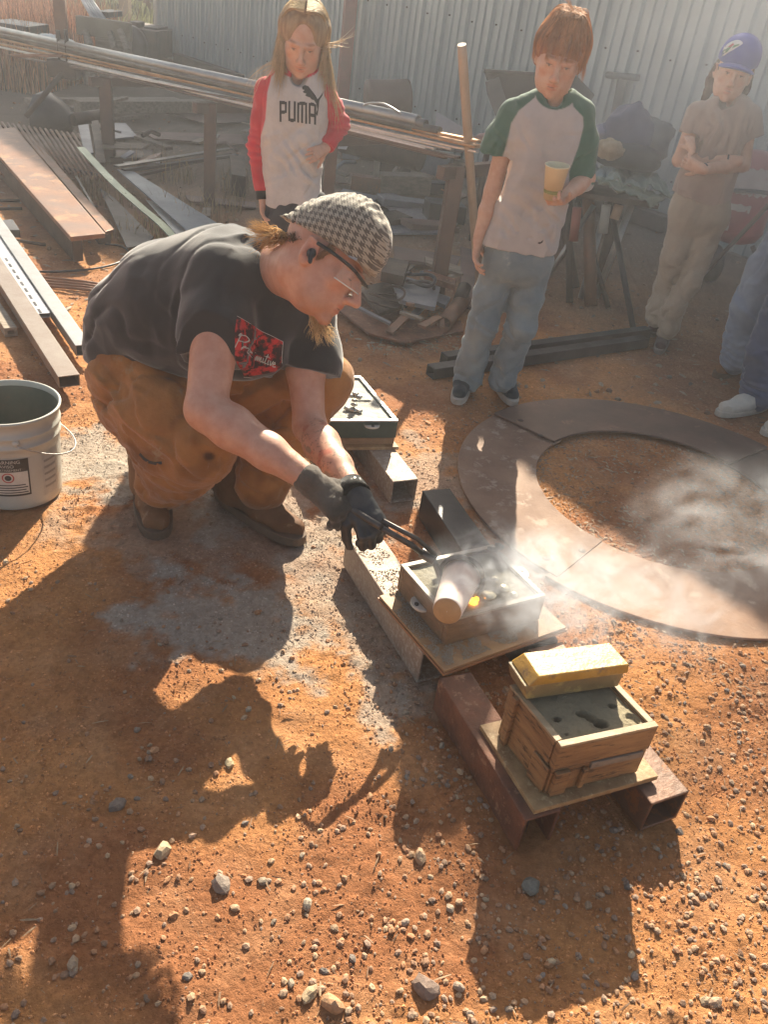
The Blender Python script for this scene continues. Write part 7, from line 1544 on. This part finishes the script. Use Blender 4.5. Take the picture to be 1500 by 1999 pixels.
slv = np.clip(sstep(-1.5, 1.5, Lg-x_)+sstep(-1.5, 1.5, x_-Rg)+sstep(1.04, .97, np.hypot((x_-585)/40, (y_-128)/25)), 0, 1)[:, None]; redc = np.array([.62, .035, .055])
_go = on_surface(580, 216, gV_, gF_); GD = float((V3(_go)-np.array([0, 0, CAM_H])) @ cF)
cs = np.array([.58, .56, .54])*(1-slv)+redc*slv; cs = cs*(1-.05*sstep(0, .4, fbm(gV_*60, 2))[:, None]); gsh = npmesh('shirt', gV_, gF_, m_one, girl, cols=cs)
m_redcl = clothmat('red_sleeve_cloth', (.62, .035, .055), (.48, .025, .04), scale=6)
for (a, b, c_, r) in ((gRs, gRe, gRw, (.050, .040, .030)), (gLs, gLe, gLw, (.048, .040, .032))):
    S = fitgrid([a, b, c_], .08, .0045); S.chain([a, mid(a, b, .5), b, mid(b, c_, .93)], [r[0], .043, r[1], r[2]], .015); planecut(S, mid(b, c_, .92), V3(c_)-V3(b), .06); S.near(wrinkle(.0035, 13, 51)); S.near(foldband(b, V3(c_)-V3(a), .07, .005, .028, 15)); V, F = S.mesh(); npmesh('sleeve', V, F, m_redcl, girl, cols=np.ones((len(V), 3)))
a, b = mid(gRe, gRw, .90), mid(gRe, gRw, 1.10); MB().tube([tuple(a), tuple(b)], [.027, .0285], 18).build('dark_cuff', clothmat('navy_cuff', (.03, .03, .05)), girl)
GT = lambda x, y: ((x-580)/FPX*GD, -(y-216)/FPX*GD)
def block_letters():
    R_ = []; t = .27
    def r(x0, y0, x1, y1): R_.append((x0, y0, x1, y1))
    r(0, 0, t, 1); r(t, .84, .75, 1); r(t, .38, .75, .54); r(.75-.02, .42, 1.0, .96)                    # P
    o = 1.2; r(o, .04, o+t, 1); r(o+.73, .04, o+1.0, 1); r(o+t, 0, o+.73, .17)                           # U
    o = 2.4; r(o, 0, o+t, .96); r(o+.53, 0, o+.80, .84); r(o+1.06, 0, o+1.33, .96); r(o+t, .84, o+1.06, 1)  # M
    o = 3.93; r(o, 0, o+t, .96); r(o+.73, 0, o+1.0, .96); r(o+t, .84, o+.73, 1); r(o+t, .34, o+.73, .49)  # A
    return R_
tx, f_ = [], []; ang_ = -.075; o0 = GT(544, 231); W0 = .136/4.93; H0 = .060
for (xa, ya, xb, yb) in block_letters():
    b0 = len(tx)
    for (x, y) in ((xa, ya), (xb, ya), (xb, yb), (xa, yb)):
        X_, Y_ = x*W0, y*H0*(1+.0*x); tx.append((o0[0]+X_*math.cos(ang_)-Y_*math.sin(ang_), o0[1]+X_*math.sin(ang_)+Y_*math.cos(ang_)))
    f_.append((b0, b0+1, b0+2, b0+3))
tx, f_ = densify(tx, f_, .012); m_blkink = mat('black_print', (.02, .02, .022), None, 5, .7, 0, 0)
org = V3(_go); project_flat(gsh, tx, f_, org, cR, cU, cF, (gV_, gF_), m_blkink, 'chest_lettering', .0015)
cat = [(425, 535), (440, 527), (462, 535), (480, 555), (500, 575), (512, 592), (530, 570), (545, 545), (540, 565), (522, 595), (518, 620), (512, 650), (508, 668), (500, 660), (508, 640), (505, 615), (492, 600), (478, 598), (470, 590), (452, 585), (440, 578), (450, 572), (432, 565), (428, 560), (440, 552), (426, 548)]
cv = [GT(450+x/3, y/3) for x, y in cat]; cv, cf_ = densify(cv, [tuple(range(len(cv)))], .012); project_flat(gsh, cv, cf_, org, cR, cU, cF, (gV_, gF_), m_blkink, 'leaping_cat_print', .0015)
m_navy = clothmat('dark_leggings', (.03, .03, .04), (.02, .02, .028))
def pl(V, x, y): return np.ones((len(V), 3))
jeans(girl, [(527, 622, 398, .075), (526, 622, 430, .08)], [[(ghR, .066), ((gfx-.075, GY, .62), .062), ((gfx-.07, GY-.02, .40), .055), ((gfx-.07, GY, .10), .05)], [(ghL, .066), ((gfx+.075, GY, .62), .062), ((gfx+.07, GY-.02, .40), .055), ((gfx+.07, GY, .10), .05)]], GY, m_navy, pl, 61, name='trousers')
for sx in (-.07, .07): shoe(girl, (gfx+sx, GY, 0), (gfx+sx*1.1, GY-.17, 0), 'trainer', (.1, .1, .12), m_wsole, .9, top=.06, vox=.006)
# hair
S = Sdf(gc-[.2, .2, .36], gc+[.2, .2, .18], .0048); HG = lambda x, y, z: gc+gR @ (np.array([x, y, z])*gs)
S.el(HG(0, -.018, .043), (.084, .102, .087), gR, .02)
for sx in (-1, 1): S.chain([HG(sx*.066, .0, .05), HG(sx*.074, -.01, -.03), V3(HG(sx*.086, -.02, -.09))+[0, 0, -.02], V3(HG(sx*.095, -.02, -.13))+[0, 0, -.06]], [.030, .022, .020, .010], .02)
S.rc(HG(0, -.07, 0), HG(0, -.08, -.15), .05, .04, .04); S.el(HG(0, .105, .010), (.050, .062, .095), gR, .012, sub=True); S.rc(HG(0, .06, -.02), HG(0, .06, -.12), .052, .045, .01, sub=True)
S.near(lambda P: -.005*np.abs(perlin(((P-gc) @ gR)*np.array([90, 60, 7]))), .02)
V, F = S.mesh(); q = sstep(-.4, .4, perlin(((V-gc) @ gR)*np.array([110, 80, 8])))[:, None]; npmesh('hair', V, F, m_hairm, girl, cols=np.array([.40, .28, .16])*q+np.array([.28, .18, .10])*(1-q))
scalp_hair(gc, gR, gs, 2800, .345, girl, (.60, .44, .25), az_skip=1.22, rad=.0012, k=18, spread=.026, name='hair_strands', grow_=.012, wind=(.0, .0, 0))
pth = hairpaths(16, A([HG(.075, .0, -.05)]), A([atY(655, 85, GY-.05), atY(668, 84, GY-.05), atY(692, 62, GY-.05)]), A([atY(664, 100, GY-.05), atY(700, 88, GY-.05)]), .006, .010, 16, .006); strands(pth, .0013, 'flyaway_hair', m_hairm, girl, (.75, .6, .42))
pth = hairpaths(26, A([HG(-.08, -.02, -.06)]), A([atY(497, 190, GY-.03), atY(488, 200, GY-.03), atY(484, 168, GY-.03)]), A([atY(520, 110, GY-.03)]), .012, .014, 16, .008); strands(pth, .0012, 'flyaway_hair', m_hairm, girl, (.75, .6, .42))

# ---- the child in the blue cap, leaning with folded arms
CY = g(1290, 675).y
kid = thing('person', 'child in blue cap, tan T-shirt and khaki trousers leaning with folded arms', 'person', (g(1290, 675).x, CY, 0))
kc = V3(atY(1433, 142, CY+.02)); kR = headframe([-.22, -1, -.05], [.07, -.05, 1]); kn_ = atY(1424, 215, CY+.03); ks = .97
khd = head(kc, kR, kn_, ks, vox=.004, rn=.036, gap=.001, eyes=.8)
kRs, kRe, kRw = atY(1362, 222, CY), atY(1327, 312, CY-.03), atY(1444, 314, CY-.10); kLs, kLe, kLw = atY(1465, 228, CY), atY(1452, 322, CY-.03), atY(1372, 330, CY-.19)
SA = fitgrid([kRs, kRe, kRw, kLs, kLe, kLw], .10, .0045); SA.chain([kRs, kRe], [.034, .030], .012).chain([kRe, mid(kRe, kRw, .4), kRw], [.030, .030, .022], .012).chain([kLs, kLe], [.034, .030], .012).chain([kLe, mid(kLe, kLw, .4), kLw], [.030, .029, .021], .012)
hand(SA, kLw, unit(V3(atY(1345, 318, CY-.15))-V3(kLw)), unit([.2, .8, .2]), .80, (.4, .5, .5, .5), .3, side=1, rr=.95)
hb = V3(atY(1352, 292, CY-.13)); hand(SA, hb, unit(V3(atY(1346, 262, CY-.08))-hb), unit([.1, 1, 0]), .55, (.3, .4, .5, .5), .3, side=1, rr=1.1)
ST = Sdf(V3(kid.location)+[-.3, -.25, .0], V3(kid.location)+[.55, .25, 1.3], .010)
ST.chain([kn_, atY(1412, 270, CY+.01), atY(1375, 385, CY+.01)], [.032, .05, .05], .03).chain([atY(1345, 400, CY), atY(1318, 500, CY), atY(1302, 560, CY+.04), atY(1284, 618, CY+.03)], [.04, .03, .025, .02], .02).chain([atY(1400, 410, CY), atY(1372, 480, CY), atY(1348, 550, CY-.03), atY(1305, 640, CY-.02)], [.04, .03, .025, .02], .02)
kidbody(kid, khd, [SA.mesh()], ST.mesh())
S = fitgrid([atY(1320, 260, CY), atY(1480, 260, CY), atY(1300, 390, CY), atY(1420, 400, CY), kn_], .10, .005)
levels_torso(S, [(1395, 1452, 205, .045), (1363, 1470, 222, .06), (1358, 1462, 260, .08), (1345, 1445, 310, .08), (1328, 1432, 350, .085), (1314, 1420, 384, .09, 0, 6)], CY, .08, .03, n=18)
S.chain([kRs, atY(1345, 275, CY-.01)], [.050, .055], .02).chain([kLs, atY(1468, 280, CY-.01)], [.050, .058], .02)
planecut(S, atY(1347, 262, CY), V3(kRe)-V3(kRs), .075); planecut(S, atY(1466, 272, CY), V3(kLe)-V3(kLs)+[.08, 0, 0], .08)
S.cut(atY(1367, 388, CY), unit([-.12, 0, -1])); S.rc(kn_, V3(kn_)+np.array([0, 0, .12]), .042, .046, .006, sub=True); S.rc(atY(1420, 203, CY-.04), atY(1420, 190, CY-.07), .03, .04, .008, sub=True)
S.near(wrinkle(.004, 8, 71, (1.2, 1, .6))); S.near(crease(.011, 12, 71, (.3, 0, .9), .3, atY(1400, 260, CY-.07), .14)); S.near(crease(.010, 12, 72, (.9, 0, .3), .3, atY(1370, 365, CY-.07), .12)); S.near(foldband(atY(1390, 260, CY-.08), [.85, 0, .2], .1, .005, .05, 9))
V, F = S.mesh(); npmesh('t_shirt', V, F, m_one, kid, cols=np.array([.36, .27, .23])*np.ones((len(V), 3)))
K_ = lambda x, y, r, dy=0: (atY(x, y, CY+dy), r)
m_khaki = clothmat('khaki', (.40, .33, .26), (.32, .26, .20), scale=6)
jeans(kid, [(1316, 1420, 390, .08), (1312, 1422, 425, .085)], [[K_(1338, 420, .070), K_(1318, 500, .062), K_(1302, 560, .054, .05), K_(1287, 600, .052, .03), K_(1282, 622, .05, .03)], [K_(1392, 420, .074), K_(1372, 480, .066), K_(1348, 550, .056, -.03), K_(1318, 600, .052, -.03), K_(1305, 640, .055, -.02)]], CY, m_khaki, pl, 81, name='trousers')
m_gsole = mat('grey_rubber', (.20, .18, .17)); m_redl = mat('red_lace', (.45, .05, .05))
shoe(kid, g(1300, 652), g(1285, 692), 'trainer', (.06, .035, .04), m_gsole, .92, top=.06, laces=m_redl); shoe(kid, g(1284, 634), g(1270, 658), 'trainer', (.06, .035, .04), m_gsole, .9, top=.06, laces=m_redl)
for (p, q, r) in ((mid(kRe, kRw, .80), mid(kRe, kRw, .83), .0265), (mid(kLe, kLw, .96), mid(kLe, kLw, .99), .025)): MB().tube([tuple(p), tuple(q)], r, 16).build('wristband', m_blkpl, kid)
KT = lambda x, y, z: kc+kR @ (np.array([x, y, z])*ks)
S = Sdf(kc-.2, kc+.2, .0045); S.el(KT(0, -.005, .060), (.088, .106, .092), kR, .02); S.el(KT(0, .03, .09), (.070, .066, .060), kR, .03); S.cut(KT(0, .06, .034), kR @ np.array([0, -.12, -1.0])); V, F = S.mesh(); m_capb = clothmat('royal_blue', (.045, .06, .36), (.03, .04, .26))
kcap = npmesh('baseball_cap', V, F, m_capb, kid, cols=np.ones((len(V), 3)))
S = Sdf(kc-.25, kc+.25, .0045); S.el(KT(0, .085, .034), (.078, .085, .012), kR, .004); S.cut(KT(0, .05, .03), kR @ np.array([0, -1, 0.0])); V2, F2 = S.mesh(); lv = ((V2-kc) @ kR); V2 = V2-np.outer((lv[:, 0]**2)*2.2, kR[:, 2]); npmesh('cap_peak', V2, F2, m_capb, kcap, cols=np.ones((len(V2), 3)))
ang_ = np.linspace(0, math.pi*1.0, 14); bd_ = [(math.cos(t)*.036, math.sin(t)*.030) for t in ang_]+[(-.034, -.010), (-.038, -.024), (-.018, -.012), (.004, -.012), (.02, -.006), (.03, -.004)]
ob_ = V3(on_surface(1430, 93, V, F)); ct9, st9 = math.cos(.1), math.sin(.1); bd_ = [(a*ct9-b*st9, a*st9+b*ct9) for a, b in bd_]; bv, bf = densify(bd_, [tuple(range(len(bd_)))], .012); project_flat(kcap, bv, bf, ob_, cR, cU, cF, (V, F), mat('badge_white', (.62, .62, .60)), 'badge', .002)
for poly, cc_ in (([(-.03, -.012), (-.018, .012), (.0, .004), (-.012, -.008)], (.05, .18, .08)), ([(-.012, .012), (.004, .018), (.006, .008), (-.004, .004)], (.4, .05, .05)), ([(.004, .006), (.024, .004), (.020, -.002), (.0, -.004)], (.08, .2, .1))):
    bv, bf = densify(poly, [tuple(range(len(poly)))], .01); project_flat(kcap, bv, bf, ob_, cR, cU, cF, (V, F), mat('badge_mark', cc_), 'badge_mark', .003)
S = Sdf(kc-[.2, .2, .3], kc+[.2, .2, .2], .005); S.el(KT(0, -.025, .0), (.078, .08, .07), kR, .02)
for sx in (-1, 1): S.chain([KT(sx*.066, -.03, .02), KT(sx*.076, -.045, -.05), V3(KT(sx*.078, -.05, -.12))+[0, 0, -.02]], [.022, .022, .014], .02)
S.rc(KT(0, -.07, 0), KT(0, -.07, -.12), .045, .035, .04); S.near(wrinkle(.004, 30, 5), .02); V, F = S.mesh(); npmesh('hair', V, F, m_hairm, kid, cols=np.array([.10, .045, .035])*np.ones((len(V), 3)))

# ---- two people cut by the right edge
def legs_person(label, hipx, Y, legs, m, seed, shoes, shirtc, name='person'):
    lx = [V3(l[-1][0]) for l in legs]; b = sum(lx)/len(lx); t = thing('person', label, 'person', (b[0], b[1], 0)); hp = V3(legs[0][0][0])
    ST = Sdf(np.minimum.reduce([V3(p) for l in legs for p, _ in l])-.15, np.maximum.reduce([V3(p) for l in legs for p, _ in l])+[.2, .15, .85], .011)
    for l in legs: ST.chain([p for p, _ in l], [r*.7 for _, r in l], .02)
    top = np.mean([V3(l[0][0]) for l in legs], 0); ST.chain([top, top+[0, 0, .25], top+[0, .01, .47]], [.09, .09, .04], .04); ST.rc(top+[0, 0, .45], top+[0, 0, .57], .04, .038, .02); ST.el(top+[0, -.01, .66], (.075, .095, .11), None, .02)
    for sx in (-1, 1): ST.chain([top+[sx*.15, 0, .42], top+[sx*.19, 0, .20], top+[sx*.18, -.06, .0]], [.04, .034, .024], .02)
    V, F = ST.mesh(); npmesh('body', V, F, m_skin_kid, t, cols=np.ones((len(V), 3)))
    S = fitgrid([top, top+[0, 0, .45]], .24, .008); S.chain([top+[0, 0, .02], top+[0, 0, .2], top+[0, 0, .42]], [.125, .12, .10], .04); 
    for sx in (-1, 1): S.chain([top+[sx*.10, 0, .43], top+[sx*.15, 0, .42], top+[sx*.185, 0, .26]], [.06, .055, .055], .03)
    S.rc(top+[0, 0, .5], top+[0, 0, .6], .055, .06, .01, sub=True); S.near(wrinkle(.006, 8, seed)); V, F = S.mesh(); npmesh('shirt', V, F, m_one, t, cols=np.array(shirtc)*np.ones((len(V), 3)))
    S = fitgrid([p for l in legs for p, _ in l], .13, .006); S.rc(top-[.06, 0, 0], top+[.06, 0, 0], .10, .10, .03)
    for l in legs: S.chain([p for p, _ in l], [r for _, r in l], .02)
    S.near(wrinkle(.006, 7, seed+2)); [S.near(crease(.013, 11, seed+i_, ((-.8 if i_ % 2 else .8), 0, .45), .3, p_[0], .1)) for l in legs for i_, p_ in enumerate(l[1:])]; [S.near(foldband(V3(l[-1][0])+[0, 0, .05], [0, 0, 1], .09, .007, .035, seed)) for l in legs]; V, F = S.mesh(); npmesh('jeans', V, F, m, t, cols=jc(V, 0, 0))
    for (a, b_, col, sole, kw) in shoes: shoe(t, a, b_, kw.pop('nm', 'shoe'), col, sole, **kw)
    S = Sdf(top+[-.15, -.15, .55], top+[.15, .2, .85], .006); S.el(top+[0, .01, .685], (.085, .10, .105), None, .02); S.el(top+[0, -.1, .64], (.06, .06, .09), None, .01, sub=True); V, F = S.mesh(); npmesh('hair', V, F, m_hairm, t, cols=np.array([.12, .07, .04])*np.ones((len(V), 3)))
    return t
PA = g(1400, 735).y
q = lambda x, y, r, dy=0: (atY(x, y, PA+dy), r)
legs_person('person in light blue jeans and brown boots, mostly cut off at right', 0, PA, [[q(1560, 430, .085), q(1500, 520, .082), q(1462, 600, .078), q(1448, 660, .075), q(1440, 700, .075)], [q(1610, 430, .085), q(1600, 560, .08), q(1590, 730, .075)]], m_denim2, 91,
             [(g(1440, 722), g(1398, 738), (1.1, .95, .85), m_boots, dict(rs=1.1, top=.08, mt=m_leather, tall=.10, nm='boot')), (g(1590, 755), g(1560, 790), (1.1, .95, .85), m_boots, dict(rs=1.1, top=.08, mt=m_leather, tall=.10, nm='boot'))], (.3, .3, .32))
PB = g(1470, 800).y
q = lambda x, y, r, dy=0: (atY(x, y, PB+dy), r)
legs_person('person in dark blue jeans and dusty white shoes, cut off beside the ring', 0, PB, [[q(1590, 480, .085), q(1530, 600, .08), q(1492, 690, .076), q(1480, 770, .076)], [q(1650, 490, .085), q(1600, 640, .08), q(1560, 790, .076)]], m_denim3, 95,
             [(g(1475, 800), g(1402, 812), (.52, .48, .42), m_wsole, dict(rs=1.1, top=.07, nm='shoe')), (g(1545, 835), g(1492, 850), (.52, .48, .42), m_wsole, dict(rs=1.1, top=.07, nm='shoe'))], (.15, .17, .2))
# ================================================================== AIR: dusty haze, smoke from the pour
def volume_box(name, lo, hi, build, label=None):
    lo, hi = Vector(lo), Vector(hi); mb = MB(); c = (lo+hi)/2; s = hi-lo; mb.box(c, s)
    m = bpy.data.materials.new(name); m.use_nodes = True; nt = m.node_tree; nt.nodes.clear(); out = nt.nodes.new('ShaderNodeOutputMaterial'); pv = nt.nodes.new('ShaderNodeVolumePrincipled'); nt.links.new(pv.outputs[0], out.inputs['Volume']); build(nt, pv)
    o = mb.build(name, m, kind='stuff', label=label); return o
def hz_(nt, pv): pv.inputs['Color'].default_value = (.88, .91, .96, 1); pv.inputs['Density'].default_value = .0115; pv.inputs['Anisotropy'].default_value = .6
volume_box('haze', (-140, -21, -1.2), (140, 270, 7.6), hz_)  # thin haze, also standing in for veiling lens glare
def smoke(name, c, rad, dens, sc, label, thr=.5, drift=(0, 0, 0), seed=0):
    c = Vector(c)
    def b(nt, pv):
        N, L = nt.nodes, nt.links; tc = N.new('ShaderNodeTexCoord'); mp = N.new('ShaderNodeMapping'); L.new(tc.outputs['Generated'], mp.inputs['Vector'])
        # ellipsoidal falloff in the box's own coordinates
        sub = N.new('ShaderNodeVectorMath'); sub.operation = 'SUBTRACT'; sub.inputs[1].default_value = (.5, .5, .5); L.new(tc.outputs['Generated'], sub.inputs[0]); ln = N.new('ShaderNodeVectorMath'); ln.operation = 'LENGTH'; L.new(sub.outputs[0], ln.inputs[0])
        fo = N.new('ShaderNodeMapRange'); fo.interpolation_type = 'SMOOTHSTEP'; fo.inputs[1].default_value = .48; fo.inputs[2].default_value = .10; fo.inputs[3].default_value = 0; fo.inputs[4].default_value = 1; L.new(ln.outputs['Value'], fo.inputs[0])
        nz = N.new('ShaderNodeTexNoise'); nz.inputs['Scale'].default_value = sc; nz.inputs['Detail'].default_value = 5; nz.inputs['Distortion'].default_value = 1.7; nz.inputs['Roughness'].default_value = .6
        mp2 = N.new('ShaderNodeMapping'); mp2.inputs['Location'].default_value = (seed, seed*1.7, 0); L.new(tc.outputs['Object'], mp2.inputs['Vector']); L.new(mp2.outputs[0], nz.inputs['Vector'])
        rg = N.new('ShaderNodeMapRange'); rg.inputs[1].default_value = thr-.02; rg.inputs[2].default_value = thr+.20; L.new(nz.outputs[0], rg.inputs[0])
        mu = N.new('ShaderNodeMath'); mu.operation = 'MULTIPLY'; L.new(fo.outputs[0], mu.inputs[0]); L.new(rg.outputs[0], mu.inputs[1]); m2 = N.new('ShaderNodeMath'); m2.operation = 'MULTIPLY'; m2.inputs[1].default_value = dens; L.new(mu.outputs[0], m2.inputs[0]); L.new(m2.outputs[0], pv.inputs['Density'])
        pv.inputs['Color'].default_value = (.88, .93, 1, 1); pv.inputs['Anisotropy'].default_value = .35
    r = Vector(rad); o = volume_box(name, c-r, c+r, b, label); return o
smoke('smoke', g(1010, 1135, .29), (.28, .22, .16), 17, 12, 'white smoke curling off the freshly poured mould', .49, seed=1)
smoke('smoke', g(1160, 1160, .22), (.48, .28, .15), 10, 8, 'thin white smoke drifting right over the ring plates', .47, seed=3)
smoke('smoke', g(1490, 1040, .30), (.46, .34, .24), 5, 6, 'bluish white puff of smoke at the right edge over the ring', .48, seed=5)
smoke('smoke', (1.75, 4.7, 1.05), (1.5, 2.0, 1.2), .30, 1.3, 'faint veil of smoke hanging over the right side of the yard', .30, seed=8)
